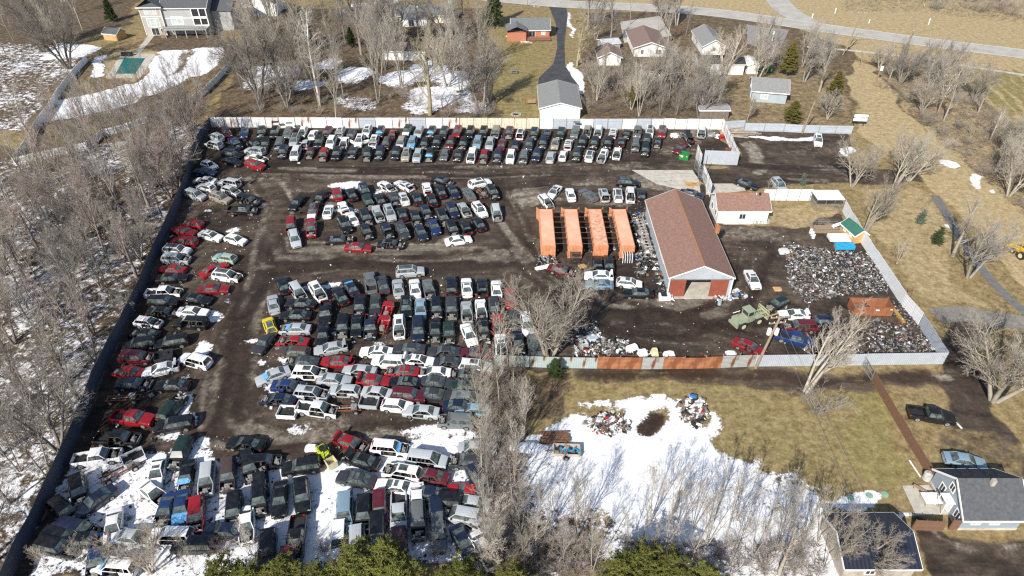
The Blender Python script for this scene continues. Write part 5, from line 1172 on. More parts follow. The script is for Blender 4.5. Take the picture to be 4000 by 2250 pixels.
def grow(seed, H, r, stems=1, spread=0.12, bare=0.3, ang=(28, 55), nk=(13, 8, 6, 4), lr=(.5, .5, .52, .5), up=.10, wob=.12, twig=.011, lean=(0, 0), taper=.25):
    rg = random.Random(seed); trunk, crown = [], []
    def branch(p, d, L, r0, lev):
        ns = (7, 5, 4, 3, 2)[lev]; st = L / ns; pts = [p]; rs = [r0]
        re = max(twig * .55, r0 * (taper if lev < 2 else .45))
        for i in range(ns):
            w = wob * (1 if lev else .45)
            d = unit((d[0] + rg.gauss(0, w), d[1] + rg.gauss(0, w), d[2] + rg.gauss(0, w) + up * (lev > 0)))
            q = (p[0] + d[0] * st, p[1] + d[1] * st, p[2] + d[2] * st)
            r1 = r0 + (re - r0) * (i + 1) / ns
            (trunk if lev == 0 else crown).append((*p, *q, rs[-1], r1))
            p = q; pts.append(p); rs.append(r1)
        if lev >= len(nk): return
        n = nk[lev]; n = max(2, int(n * rg.uniform(.8, 1.2)))
        b0 = bare if lev == 0 else .18
        for k in range(n):
            t = b0 + (1 - b0) * ((k + rg.random()) / n); f = t * ns; i = min(ns - 1, int(f)); u = f - i
            pp = tuple(pts[i][j] + (pts[i + 1][j] - pts[i][j]) * u for j in range(3)); rr = rs[i] + (rs[i + 1] - rs[i]) * u
            seg = unit(tuple(pts[i + 1][j] - pts[i][j] for j in range(3)))
            a = R(rg.uniform(*ang)) * (1.15 - .35 * t if lev == 0 else 1)
            ll = L * lr[lev] * rg.uniform(.7, 1.2) * ((1.15 - .65 * t) if lev == 0 else (1.1 - .5 * t))
            branch(pp, around(seg, a, rg), ll, max(twig, min(rr * .62, ll * .022)), lev + 1)
    for k in range(stems):
        a = 2 * math.pi * k / stems + rg.uniform(0, 1); s = spread * (stems > 1) * rg.uniform(.6, 1.4)
        branch((math.cos(a) * r * (stems > 1) * .8, math.sin(a) * r * (stems > 1) * .8, -.1), unit((math.cos(a) * s + lean[0], math.sin(a) * s + lean[1], 1)), H * (.82 if len(nk) > 3 else .85) * rg.uniform(.82, 1.0), r * (1 if stems == 1 else .72), 0)
    return trunk, crown
PROTO = {}
def proto(key, *a, **k):
    t, c = grow(*a, **k)
    PROTO[key] = (prisms('trunk', t, 7, M_BARK), prisms('crown', c, 3, M_TWIG))
for i in range(6): proto('wood%d' % i, 100 + i, 16, .15, stems=(1, 1, 2, 1, 3, 2)[i], spread=.12, bare=(.38, .3, .35, .45, .35, .3)[i], ang=(20, 42), nk=(12, 7, 6, 4), lr=(.38, .46, .5, .5), up=.10, wob=.07, twig=.0075)
for i in range(4): proto('broad%d' % i, 200 + i, 15, .34, stems=(3, 2, 4, 1)[i], spread=.3, bare=.25, ang=(24, 48), nk=(14, 9, 7, 5), lr=(.5, .48, .5, .48), up=.06, wob=.085, twig=.0075)
proto('lean0', 230, 16, .34, stems=4, spread=.16, bare=.3, ang=(16, 36), nk=(12, 8, 7, 5), lr=(.42, .46, .5, .48), up=.05, wob=.06, lean=(.28, .05), twig=.0075)
proto('sycamore', 240, 27, .33, stems=1, bare=.28, ang=(35, 65), nk=(16, 8, 6, 4), lr=(.3, .5, .5, .5), up=.05, wob=.12, twig=.009)
for i in range(3): proto('slim%d' % i, 250 + i, 10, .075, stems=(1, 2, 3)[i], spread=.16, bare=.3, ang=(16, 36), nk=(12, 7, 5, 3), lr=(.36, .5, .5, .5), up=.08, wob=.07, twig=.006)
for i in range(3): proto('bush%d' % i, 260 + i, 3.4, .03, stems=(9, 12, 7)[i], spread=.6, bare=.15, ang=(18, 45), nk=(8, 5, 4), lr=(.5, .55, .5), up=.05, wob=.1, twig=.006)
proto('sapling', 270, 3.2, .05, stems=1, bare=.35, ang=(25, 45), nk=(12, 5, 3), lr=(.4, .5, .5), wob=.08, twig=.006)
def needle_tree(key, seed, H, rad, shape, n, size, clump=1.0):
    rg = random.Random(seed); nr = np.random.default_rng(seed)
    b = MB(); tr = []
    tr.append((0, 0, -.1, 0, 0, H * .95, rad * .07 + .04, .03))
    tips = []
    nl = int(H * 5)
    for k in range(nl):
        t = (k + rg.random()) / nl; z = H * (.1 + .88 * t)
        if shape == 'cone': rr = rad * (1 - t) ** .85 * rg.uniform(.7, 1.1); dz = -.12
        elif shape == 'column': rr = rad * (1 - t ** 2.2) * rg.uniform(.6, 1.05); dz = .35
        else: rr = rad * (1 - (2 * abs(t - .45)) ** 2.4) ** .6 * rg.uniform(.55, 1.1) if abs(t - .45) < .5 else .4; dz = .25
        for j in range(5 if shape != 'pine' else 4):
            a = rg.uniform(0, 6.283); e = (math.cos(a) * rr, math.sin(a) * rr, z + rr * dz)
            tr.append((0, 0, z, *e, .025, .012))
            for q in range(max(2, int(n * rr / rad))):
                f = rg.uniform(.35, 1.05); tips.append((e[0] * f + rg.gauss(0, .13), e[1] * f + rg.gauss(0, .13), z + rr * dz * f + rg.gauss(0, .13)))
    tips = np.array(tips)
    # leaf clumps: crossed small needles sprays
    m = 9
    N_ = len(tips)
    D = nr.normal(size=(N_, m, 3)); D[:, :, 2] = np.abs(D[:, :, 2]) * .8 + .1; D /= np.linalg.norm(D, axis=2, keepdims=True)
    L_ = size * nr.uniform(.6, 1.2, (N_, m, 1))
    S = np.zeros((N_ * m, 8), np.float32)
    S[:, :3] = np.repeat(tips, m, 0); S[:, 3:6] = S[:, :3] + (D * L_).reshape(-1, 3); S[:, 6] = size * .14; S[:, 7] = size * .05
    PROTO[key] = (prisms('trunk', tr, 5, M_BARK), prisms('crown', S, 3, M_NEEDLE))
needle_tree('spruce', 1, 11, 3.0, 'cone', 8, .42)
needle_tree('cedar0', 2, 9, 2.1, 'column', 8, .40)
needle_tree('cedar1', 3, 8, 2.4, 'column', 7, .40)
needle_tree('pine0', 4, 8, 2.6, 'pine', 8, .30)
needle_tree('pine1', 5, 7, 2.2, 'pine', 8, .28)
needle_tree('youngspruce', 6, 2.6, .9, 'cone', 7, .22)
BARKS = dict(grey=((.26, .245, .22), (.33, .305, .275)), tan=((.34, .305, .25), (.4, .36, .3)), red=((.26, .22, .195), (.35, .285, .25)), white=((.72, .7, .65), (.62, .59, .54)), pale=((.42, .385, .32), (.48, .43, .36)), dark=((.15, .135, .12), (.26, .235, .205)), olive=((.12, .1, .07), (.15, .135, .035)), green=((.1, .08, .06), (.045, .07, .025)), pine=((.13, .1, .07), (.165, .175, .04)), blue=((.12, .1, .08), (.17, .22, .17)), gold=((.38, .33, .22), (.42, .37, .24)))
TREES = 0
trg = random.Random(77)
def seen(x, y, H):
    for z in (0, H * .5, H):
        v = Vector((x, y, z - CAM_H)); f = v.y * math.cos(PITCH) - v.z * math.sin(PITCH); u = v.y * math.sin(PITCH) + v.z * math.cos(PITCH)
        if f > 1 and abs(v.x / f * FPX) < 2080 and abs(u / f * FPX) < 1180: return True
    return False
def tree(key, x, y, H, bark, label, group=None, rz=None, name=None, sx=1.0, tilt=(0, 0)):
    if not seen(x, y, H): return None
    tm, cm = PROTO[key]
    cat = 'shrub' if key.startswith('bush') else 'tree'
    nm = name or ('bare_shrub' if cat == 'shrub' else 'evergreen_tree' if key[:4] in ('spru', 'ceda', 'pine', 'youn') else 'young_tree' if key[:4] in ('slim', 'sapl') else 'bare_tree')
    o = thing(nm, label, cat, (x, y, 0), trg.uniform(0, 6.28) if rz is None else rz, group)
    base = {'w': 16, 'b': 15, 'l': 16, 's': 27}.get(key[0], 10)
    if key.startswith('slim'): base = 10
    if key.startswith('bush'): base = 3.4
    if key == 'sapling': base = 3.2
    if key == 'spruce': base = 11
    if key.startswith('cedar'): base = 9 if key == 'cedar0' else 8
    if key.startswith('pine'): base = 8 if key == 'pine0' else 7
    if key == 'youngspruce': base = 2.6
    s = H / base; o.scale = (s * sx, s * sx, s)
    if tilt != (0, 0): o.rotation_euler = (tilt[0], tilt[1], o.rotation_euler[2])
    j = trg.uniform(.82, 1.18)
    a = link('trunk', tm, o); a.color = (*[c * j for c in BARKS[bark][0]], 1)
    b = link('crown', cm, o); b.color = (*[c * j for c in BARKS[bark][1]], 1)
    return o
def in_poly(x, y, poly):
    s = False
    for k in range(len(poly)):
        x1, y1 = poly[k]; x2, y2 = poly[(k + 1) % len(poly)]
        if (y1 > y) != (y2 > y) and x < (x2 - x1) * (y - y1) / (y2 - y1) + x1: s = not s
    return s
def scatter(poly_px, n, dmin, seed, pts=None):
    poly = [O(*p) for p in poly_px]; rg = random.Random(seed); pts = [] if pts is None else pts; out = []
    x0, x1 = min(p[0] for p in poly), max(p[0] for p in poly); y0, y1 = min(p[1] for p in poly), max(p[1] for p in poly)
    for _ in range(n * 60):
        if len(out) >= n: break
        x, y = rg.uniform(x0, x1), rg.uniform(y0, y1)
        if in_poly(x, y, poly) and all((x - a) ** 2 + (y - b) ** 2 > dmin ** 2 for a, b in pts): pts.append((x, y)); out.append((x, y))
    return out
WOOD = [(-260, 470), (20, 440), (300, 370), (495, 330), (492, 390), (478, 400), (432, 550), (340, 720), (262, 900), (200, 1050), (130, 1200), (20, 1400), (-120, 1500), (-420, 1300)]
wpts = scatter(WOOD, 200, 4.2, 21)
for i, (x, y) in enumerate(wpts):
    q = trg.random()
    if q < .74: tree('wood%d' % (i % 6), x, y, trg.uniform(13, 20), trg.choice(('grey', 'grey', 'tan', 'red', 'dark', 'pale')), 'bare grey brown tree in the dense wood beyond the dark fence', 'bare trees of the western wood')
    else: tree('broad%d' % (i % 4), x, y, trg.uniform(10, 15), trg.choice(('grey', 'tan', 'red')), 'wide bare crowned tree in the dense wood beyond the dark fence', 'wide bare trees of the western wood')
for i, (x, y) in enumerate(scatter(WOOD, 44, 4.0, 22)): tree('bush%d' % (i % 3), x, y, trg.uniform(1.8, 4.2), trg.choice(('grey', 'red', 'tan')), 'low bare shrub on the snowy floor of the western wood', 'shrubs of the western wood', sx=1.2)
for i, (x, y) in enumerate(scatter([(-300, -10), (330, -10), (300, 60), (150, 130), (230, 150), (60, 340), (-200, 430), (-450, 300)], 46, 5.0, 23)):
    tree('wood%d' % (i % 6) if i % 4 else 'broad%d' % (i % 3), x, y, trg.uniform(14, 21), trg.choice(('grey', 'tan', 'pale', 'dark')), 'tall bare tree on the far side of the pool garden fence', 'bare trees beyond the pool garden')
for i, (x, y) in enumerate(scatter([(100, 300), (340, 250), (480, 200), (560, 190), (590, 160), (540, 240), (480, 300), (300, 360), (100, 400)], 24, 5, 24)):
    tree('slim%d' % (i % 3) if i % 3 else 'wood%d' % (i % 6), x, y, trg.uniform(9, 15), trg.choice(('grey', 'tan', 'red')), 'thin bare tree along the curving white vinyl fence', 'thin trees along the vinyl fence')
BACKW = [(525, 296), (600, 150), (640, 60), (760, 20), (1000, 70), (1200, 90), (1240, 290)]
for i, (x, y) in enumerate(scatter(BACKW, 46, 4.8, 25)):
    tree('wood%d' % (i % 6) if i % 3 else 'broad%d' % (i % 4), x, y, trg.uniform(16, 24), trg.choice(('grey', 'grey', 'tan', 'dark', 'pale')), 'tall bare tree in the snowy strip behind the back fence', 'bare trees behind the back fence')
for i, (x, y) in enumerate(scatter([(640, 290), (650, 240), (1230, 250), (1240, 297)], 34, 2.6, 26)):
    tree('bush%d' % (i % 3), x, y, trg.uniform(2.2, 4.5), trg.choice(('tan', 'grey', 'red')), 'tangled brown shrub just behind the back fence', 'shrubs behind the back fence', sx=1.2)
EASTW = [(1470, 290), (1480, 230), (1560, 190), (1640, 195), (1760, 190), (1840, 240), (1830, 300)]
for i, (x, y) in enumerate(scatter(EASTW, 30, 3.6, 27)):
    tree('wood%d' % (i % 6) if i % 3 else 'broad%d' % (i % 4), x, y, trg.uniform(9, 15), trg.choice(('tan', 'tan', 'pale', 'grey')), 'bare tan tree in the thicket between the gabled garage and the shed', 'trees of the thicket by the garage')
for i, (x, y) in enumerate(scatter(EASTW, 34, 2.4, 28)):
    tree('bush%d' % (i % 3), x, y, trg.uniform(2.5, 5), trg.choice(('tan', 'pale', 'red')), 'pale tangled shrub in the thicket beside the gabled garage', 'shrubs of the thicket by the garage', sx=1.2)
for i, (x, y) in enumerate(scatter([(1440, 150), (1480, 40), (1580, 60), (1700, 40), (1760, 70), (1740, 160), (1860, 170), (1900, 130), (1990, 120), (2100, 180), (2060, 300), (1850, 200), (1700, 180)], 26, 5.5, 29)):
    if any(abs(x - bx) < 7 and abs(y - by) < 9 for bx, by in ((40, 207), (27.7, 196), (59, 208), (57, 188), (65, 170))): continue
    tree('broad%d' % (i % 4) if i % 2 else 'wood%d' % (i % 6), x, y, trg.uniform(11, 17), trg.choice(('tan', 'pale', 'grey')), 'bare tree standing around the white houses by the road', 'trees around the white houses')
for i, (x, y) in enumerate(scatter([(2180, 140), (2300, 160), (2420, 200), (2470, 270), (2640, 430), (2700, 600), (2600, 560), (2440, 440), (2290, 290), (2220, 230)], 60, 3.6, 30)):
    if i % 5 < 2: tree('broad%d' % (i % 4), x, y, trg.uniform(8, 13), trg.choice(('grey', 'pale', 'tan')), 'bare grey tree in the thicket beside the striped field', 'trees of the thicket beside the striped field')
    else: tree('bush%d' % (i % 3), x, y, trg.uniform(2.5, 5), trg.choice(('grey', 'red', 'tan')), 'dense bare shrub in the thicket beside the striped field', 'shrubs beside the striped field', sx=1.25)
for i, (x, y) in enumerate(scatter([(2100, -20), (2700, -20), (2700, 70), (2450, 50), (2280, 25)], 44, 4, 31)):
    tree('bush%d' % (i % 3) if i % 3 else 'slim%d' % (i % 3), x, y, trg.uniform(3, 6.5), trg.choice(('grey', 'red', 'tan')), 'bare brown shrub on the bank beyond the main road', 'shrubs beyond the main road', sx=1.3)
HEDGE = [(1212, 945), (1290, 940), (1330, 1040), (1310, 1200), (1330, 1330), (1480, 1360), (1540, 1449), (1205, 1449), (1205, 1200)]
for i, (x, y) in enumerate(scatter(HEDGE, 27, 2.6, 32)):
    tree('wood%d' % (i % 6) if i % 2 else 'slim%d' % (i % 3), x, y, trg.uniform(9, 14), trg.choice(('pale', 'tan', 'pale', 'grey')), 'bare tan tree in the tangled line between the wrecks and the snowy garden', 'trees of the line beside the snowy garden')
for i, (x, y) in enumerate(scatter(HEDGE, 44, 1.7, 33)):
    tree('bush%d' % (i % 3), x, y, trg.uniform(2, 3.8), trg.choice(('red', 'tan', 'pale')), 'russet brown shrub in the tangled line beside the snowy garden', 'shrubs of the line beside the snowy garden', sx=1.1)
for i, (x, y) in enumerate(scatter([(1560, 1330), (1640, 1290), (1800, 1300), (1940, 1290), (2050, 1330), (2080, 1440), (1850, 1449), (1580, 1449)], 22, 2.4, 34)):
    tree('slim%d' % (i % 3), x, y, trg.uniform(8, 13), trg.choice(('pale', 'grey', 'pale', 'tan')), 'slender bare tree rising from the snow in front of the black garage', 'slender trees in the snowy garden')
for i, (x, y) in enumerate(scatter([(1560, 1380), (1800, 1350), (2050, 1380), (2080, 1449), (1580, 1449)], 16, 1.8, 35)):
    tree('bush%d' % (i % 3), x, y, trg.uniform(1.6, 3), trg.choice(('red', 'tan', 'grey')), 'low russet shrub at the bottom of the snowy garden', 'shrubs at the bottom of the snowy garden', sx=1.2)
for i, (x, y) in enumerate(scatter([(230, 1390), (700, 1380), (1200, 1390), (1200, 1449), (230, 1449)], 14, 2.6, 36)):
    tree('slim%d' % (i % 3) if i % 2 else 'bush%d' % (i % 3), x, y, trg.uniform(4, 7) if i % 2 else trg.uniform(2, 3.5), trg.choice(('pale', 'tan', 'red')), 'bare brush growing among the southernmost wrecks', 'brush among the southernmost wrecks')
for (key, ox, oy, H, bark, label) in (
    ('broad0', 1380, 905, 15, 'tan', 'big many stemmed bare tree against the pale teal fence'),
    ('lean0', 2028, 985, 15, 'pale', 'big fan shaped tree leaning over the ribbed grey fence'),
    ('broad2', 2500, 1008, 17, 'pale', 'huge pale trunked tree above the parked black pickup'),
    ('broad1', 2436, 697, 14, 'grey', 'wide grey tree beside the dark paved path'),
    ('broad3', 2397, 645, 13, 'tan', 'forked tree on the far side of the dark paved path'),
    ('slim2', 2256, 664, 6, 'pale', 'small round crowned bare tree in the grass east of the white fence'),
    ('lean0', 2246, 478, 13, 'tan', 'leaning tree beside the end of the car park'),
    ('broad0', 2143, 470, 11, 'pale', 'pale spreading tree between the car park and the mesh shelter'),
    ('lean0', 2174, 588, 13, 'tan', 'leaning grey tree behind the green roofed shed'),
    ('broad2', 2285, 455, 12, 'tan', 'many stemmed tree at the edge of the pale grass trail'),
    ('sycamore', 805, 264, 27, 'white', 'tall white barked sycamore behind the back fence'),
    ('sycamore', 65, 330, 13, 'white', 'white barked tree at the corner of the vinyl fence'),
    ('broad3', 1082, 290, 22, 'gold', 'very tall yellow barked tree behind the picket fence'),
    ('broad1', 1212, 283, 18, 'grey', 'twin stemmed tree at the edge of the green back lawn'),
    ('wood2', 845, 305, 20, 'tan', 'clump of tall tan stems rising through the back fence'),
    ('broad1', 1452, 165, 16, 'gold', 'broken topped old tree beside the black driveway'),
    ('broad2', 1668, 50, 13, 'tan', 'bare tree on the verge of the main road'),
    ('broad1', 1820, 190, 15, 'pale', 'twin trunked tree in front of the long white garage'),
    ('broad0', 1925, 185, 11, 'tan', 'bare tree between the long white garage and the pale blue house'),
    ('broad2', 1660, 228, 13, 'tan', 'many stemmed tree behind the little white shed'),
    ('broad0', 2065, 163, 10, 'grey', 'spreading bare tree near the crossroads pole'),
    ('broad3', 2235, 205, 7, 'pale', 'white limbed small tree at the end of the pale trail'),
    ('broad2', 2080, 300, 8, 'tan', 'low spreading tree behind the car park fence'),
    ('broad1', 1880, 303, 7, 'pale', 'low pale tree leaning over the log pile'),
    ('broad0', 380, 1440, 8, 'tan', 'wide twiggy tree among the southwest wrecks'),
    ('slim2', 637, 1400, 7.5, 'white', 'white birch standing in the snow among the wrecks'),
    ('slim1', 130, 1440, 6, 'pale', 'pale twiggy tree at the foot of the dark fence'),
    ('broad1', 1262, 1420, 10, 'pale', 'thick stemmed pale tree between the wrecks and the pines'),
    ('broad2', 2150, 1430, 8, 'tan', 'wide twiggy tree leaning over the black garage roof'),
    ('broad3', 1960, 1445, 9, 'pale', 'pale limbed tree left of the black garage'),
    ('sapling', 2172, 492, 3.4, 'tan', 'young staked tree in a red mulch ring by the car park'),
    ('sapling', 1932, 478, 3.2, 'pale', 'young bare tree behind the office'),
    ('bush0', 2055, 1040, 4.4, 'grey', 'large grey bush on the lawn below the leaning tree')):
    x, y = O(ox, oy); tree(key, x, y, H, bark, label, sx=(1.15 if key[:4] == 'broa' else 1.5 if key == 'bush0' else 1.0), rz=0.3 if key == 'lean0' else None)
for (key, ox, oy, H, bark, label, sx) in (
    ('spruce', 1243, 66, 15, 'green', 'tall dark green spruce beside the red brick house', .9), ('spruce', 283, 54, 9.5, 'green', 'dark green spruce near the big grey house', .8),
    ('cedar0', 770, 120, 12, 'green', 'dark green cedar among bare trees behind the wrecks', 1.0), ('cedar1', 885, 120, 6, 'green', 'small dark green cedar beside the low white garage', .9),
    ('cedar0', 1978, 190, 9, 'olive', 'olive green cedar beside the pale blue house', 1.1), ('cedar0', 2085, 280, 10, 'olive', 'tall olive cedar behind the car park fence', 1.0), ('cedar1', 1990, 310, 5.5, 'olive', 'low olive cedar behind the grey car park fence', 1.5), ('cedar1', 1590, 270, 6, 'olive', 'olive cedar hidden in the thicket', 1.0),
    ('youngspruce', 2018, 464, 2.4, 'blue', 'small blue spruce beside the silver parked car', 1.0), ('youngspruce', 2314, 562, 2.8, 'blue', 'small blue green spruce on the grass near the path', 1.0), ('youngspruce', 2355, 612, 3.2, 'green', 'young green spruce on the grass beside the path', 1.1), ('youngspruce', 1510, 146, 2.4, 'green', 'small green conifer beside the small white garage', 1.0),
    ('youngspruce', 2600, 500, 2.6, 'olive', 'olive conifer in the right hand thicket', 1.0), ('cedar1', 1395, 950, 3.6, 'green', 'dark green shrub below the teal fence', 1.2)):
    x, y = O(ox, oy); tree(key, x, y, H, bark, label, sx=sx)
for i, (ox, oy, H, key, lab) in enumerate(((880, 1395, 8, 'pine0', 'yellow green pine top nearest the silver wrecks'), (960, 1385, 8, 'pine1', 'pine top beside the biggest pine at the bottom edge'), (1000, 1440, 7.5, 'pine0', 'pine top under the maroon wreck'), (700, 1425, 7, 'pine1', 'pine top below the black pickup'), (540, 1430, 7, 'pine0', 'westernmost pine at the bottom edge'), (620, 1445, 6.5, 'pine1', 'low pine between two larger pines'), (790, 1440, 7, 'pine1', 'pine top west of the biggest pine'), (1150, 1432, 7, 'pine0', 'pine below the navy and white wrecks'), (1290, 1445, 6.5, 'pine1', 'golden pine beside the tangled line of trees'), (1620, 1395, 7.5, 'pine0', 'broad pine in front of the snowy garden'), (1690, 1410, 7, 'pine1', 'eastern pine in front of the snowy garden'), (1560, 1425, 7, 'pine1', 'western pine in front of the snowy garden'), (1780, 1445, 5.5, 'pine0', 'small pine at the foot of the slender trees'))):
    x, y = O(ox, oy, H * .9); tree(key, x, y, H, 'pine', lab, 'pines along the bottom edge', sx=1.15)
# brambles and dead stems on the woodland floor
def scatter_fast(poly_px, n, seed):
    poly = [O(*p) for p in poly_px]; rg = random.Random(seed); out = []
    x0, x1 = min(p[0] for p in poly), max(p[0] for p in poly); y0, y1 = min(p[1] for p in poly), max(p[1] for p in poly)
    while len(out) < n:
        x, y = rg.uniform(x0, x1), rg.uniform(y0, y1)
        if in_poly(x, y, poly): out.append((x, y))
    return out
def undergrowth():
    rg = random.Random(3); segs = []
    for poly, cnt, hh in ((WOOD, 4600, .8), (BACKW, 2600, 1.0), (EASTW, 1800, 1.2), (HEDGE, 2200, 1.0), ([(90, 370), (480, 262), (560, 160), (590, 175), (510, 290), (90, 410)], 900, .9), ([(2180, 140), (2420, 190), (2640, 430), (2600, 560), (2290, 290)], 3200, 1.3), ([(2120, 30), (2300, 30), (2576, 60), (2700, 90), (2700, 0), (2120, -20)], 1600, 1.2), ([(1560, 1360), (2060, 1360), (2080, 1449), (1560, 1449)], 700, .8)):
        for (x, y) in scatter_fast(poly, cnt, cnt):
            for k in range(6):
                a = rg.uniform(0, 6.28); l = rg.uniform(.3, 1.2) * hh; e = rg.uniform(.1, 1.1)
                segs.append((x, y, 0, x + math.cos(a) * l, y + math.sin(a) * l, l * e, rg.uniform(.009, .018), .006))
    o = link('undergrowth', prisms('undergrowth', segs, 3, M_TWIG)); o.color = (.21, .175, .145, 1)
    tag(o, 'tangle of bare brambles and dead stems on the woodland floor', None, None, 'stuff')
undergrowth()
# ------------------------------------------------------------------ machines, poles, yard clutter
def zfor(px, py, y):
    lo, hi = -5.0, 40.0
    for _ in range(50):
        m = (lo + hi) / 2
        if P(px, py, m)[1] > y: lo = m
        else: hi = m
    return lo
def ngon(r, n=14, a0=0): return [(r * math.cos(a0 + 2 * math.pi * k / n), r * math.sin(a0 + 2 * math.pi * k / n)) for k in range(n)]
def wheel_part(parent, x, y, r, w, rim=None, name='wheel'):
    m = MB(); m.tube((0, -w / 2, 0), (0, w / 2, 0), r, n=20)
    for k in range(20):
        a = 2 * math.pi * k / 20; m.cbox(math.cos(a) * r, 0, math.sin(a) * r, .06, w, .05, ry=-a)
    m.tube((0, -w / 2 - .02, 0), (0, w / 2 + .02, 0), r * .58, n=14, m=1)
    o = m.build(name, [MT['dark'], rim or M_RIM], parent); o.location = (x, y, r); return o
# wheel loader with a fork frame and long booms
lx, ly = P(2915, 1262)
wl = thing('wheel_loader', 'pale army green wheel loader with a fork frame raised in front', 'loader', (lx, ly, 0), R(24))
m = MB()
for rows in ([(-2.6, .8, 1.0), (-2.6, .9, 1.55), (-.6, .95, 1.75), (-.6, .95, .8)],):
    m.box(-2.55, -.55, -.75, .75, .75, 1.6); m.box(-2.75, -2.5, -1.0, 1.0, .55, 1.0); m.box(-.55, .5, -.7, .7, .7, 1.25); m.box(.5, 2.0, -.6, .6, .7, 1.3)
    m.box(-2.3, -.7, -1.02, -.75, 1.3, 1.42); m.box(-2.3, -.7, .75, 1.02, 1.3, 1.42); m.box(.7, 2.0, -1.05, -.62, 1.35, 1.45); m.box(.7, 2.0, .62, 1.05, 1.35, 1.45)
    for k in range(6): m.box(-2.58, -2.54, -.6, .6, .85 + k * .11, .9 + k * .11)
m.build('body', MT['army'], wl)
m = MB(); m.box(-.75, .45, -.72, .72, 1.3, 1.9)
for x in (-.7, .4):
    for y in (-.68, .68): m.box(x - .05, x + .05, y - .05, y + .05, 1.9, 2.75)
m.box(-.85, .55, -.8, .8, 2.75, 2.88); cab = m.build('cab', MT['army'], wl)
m = MB(); m.box(-.66, .36, -.66, .66, 1.92, 2.72); m.build('cab_window', MT['glass'], cab)
m = MB(); m.tube((-1.5, .55, 1.6), (-1.5, .55, 2.3), .06, n=8); m.build('exhaust', MT['rusty'], wl)
m = MB(); m.tube((-2.2, .98, 2.0), (-.9, .98, 2.0), .06, n=6); m.build('side_rail', MT['white'], wl)
for x in (-1.6, 1.35):
    for s in (-1, 1): wheel_part(wl, x, s * .98, .68, .45, MT['ivory'])
m = MB()
for s in (-1, 1): m.tube((.8, s * .45, 1.3), (2.9, s * .45, 1.5), .12, n=6)
m.build('lift_arm', MT['army'], wl)
m = MB()
for z in (.5, 1.5, 1.95): m.box(2.9, 3.02, -1.2, 1.2, z, z + .13)
for k in range(9): m.box(2.92, 3.0, -1.2 + k * .29, -1.12 + k * .29, .5, 2.05)
m.build('fork_frame', mat('pale_green_fork_steel', (0.4, .43, .27), .6), wl)
for s in (-1, 1):
    m = MB(); m.box(3.0, 5.6, s * .6 - .09, s * .6 + .09, .5, .62); m.build('fork', MT['plank'], wl)
# forklift carrying a bin
fx_, fy_ = P(1272, 1790)
fk = thing('forklift', 'yellow green forklift with black overhead guard beside the big black SUV', 'forklift', (fx_, fy_, 0), R(-50))
m = MB(); m.box(-1.2, .7, -.55, .55, .35, .95); m.box(-1.3, -.6, -.55, .55, .95, 1.25); m.box(.0, .7, -.5, .5, .95, 1.15); m.build('body', MT['hivis'], fk)
m = MB()
for x in (-.75, .55):
    for y in (-.5, .5): m.tube((x, y, .95), (x * .9, y, 2.15), .045, n=6)
m.build('guard_post', MT['hivis'], fk)
m = MB()
for k in range(7): m.box(-.75 + k * .2, -.69 + k * .2, -.55, .55, 2.15, 2.2)
for y in (-.55, .5): m.box(-.8, .62, y, y + .05, 2.13, 2.22)
m.build('overhead_guard', MT['dark'], fk)
m = MB(); m.box(-.55, -.15, -.3, .3, 1.25, 1.4); m.box(-.65, -.5, -.3, .3, 1.3, 1.8); m.build('seat', MT['dark'], fk)
m = MB()
for y in (-.35, .3): m.box(.8, .92, y, y + .08, .1, 2.3)
m.box(.82, .9, -.35, .38, 1.1, 1.2); m.box(.82, .9, -.35, .38, 2.2, 2.3); m.build('mast', MT['dark'], fk)
for y in (-.3, .2):
    m = MB(); m.box(.92, 2.0, y, y + .12, .12, .17); m.build('fork', MT['steel'], fk)
for x in (-.95, .5):
    for s in (-1, 1): wheel_part(fk, x, s * .5, .3, .2, MT['ivory'])
def bin_(name, label, x, y, rz, sx, sy, sz, mt, cat, group=None, t=.06, z0=0.0):
    b = MB(); b.box(-sx / 2, sx / 2, -sy / 2, sy / 2, 0, t)
    for a in ((-sx / 2, sx / 2, -sy / 2, -sy / 2 + t), (-sx / 2, sx / 2, sy / 2 - t, sy / 2), (-sx / 2, -sx / 2 + t, -sy / 2 + t, sy / 2 - t), (sx / 2 - t, sx / 2, -sy / 2 + t, sy / 2 - t)): b.box(*a, t, sz)
    for s in (-1, 1): b.box(-sx / 2 - .03, sx / 2 + .03, s * (sy / 2) - .04, s * (sy / 2) + .04, sz - .1, sz + .01)
    o = b.build(name, mt); o.location = (x, y, z0); o.rotation_euler = (0, 0, rz); return tag(o, label, cat, group)
d = Vector((math.cos(R(-50)), math.sin(R(-50)))); bin_('plastic_bin', 'ivory plastic bin held on the forks of the forklift', fx_ + d.x * 1.65, fy_ + d.y * 1.65, R(-50), 1.1, 1.15, .95, MT['ivory'], 'bin', z0=.18)
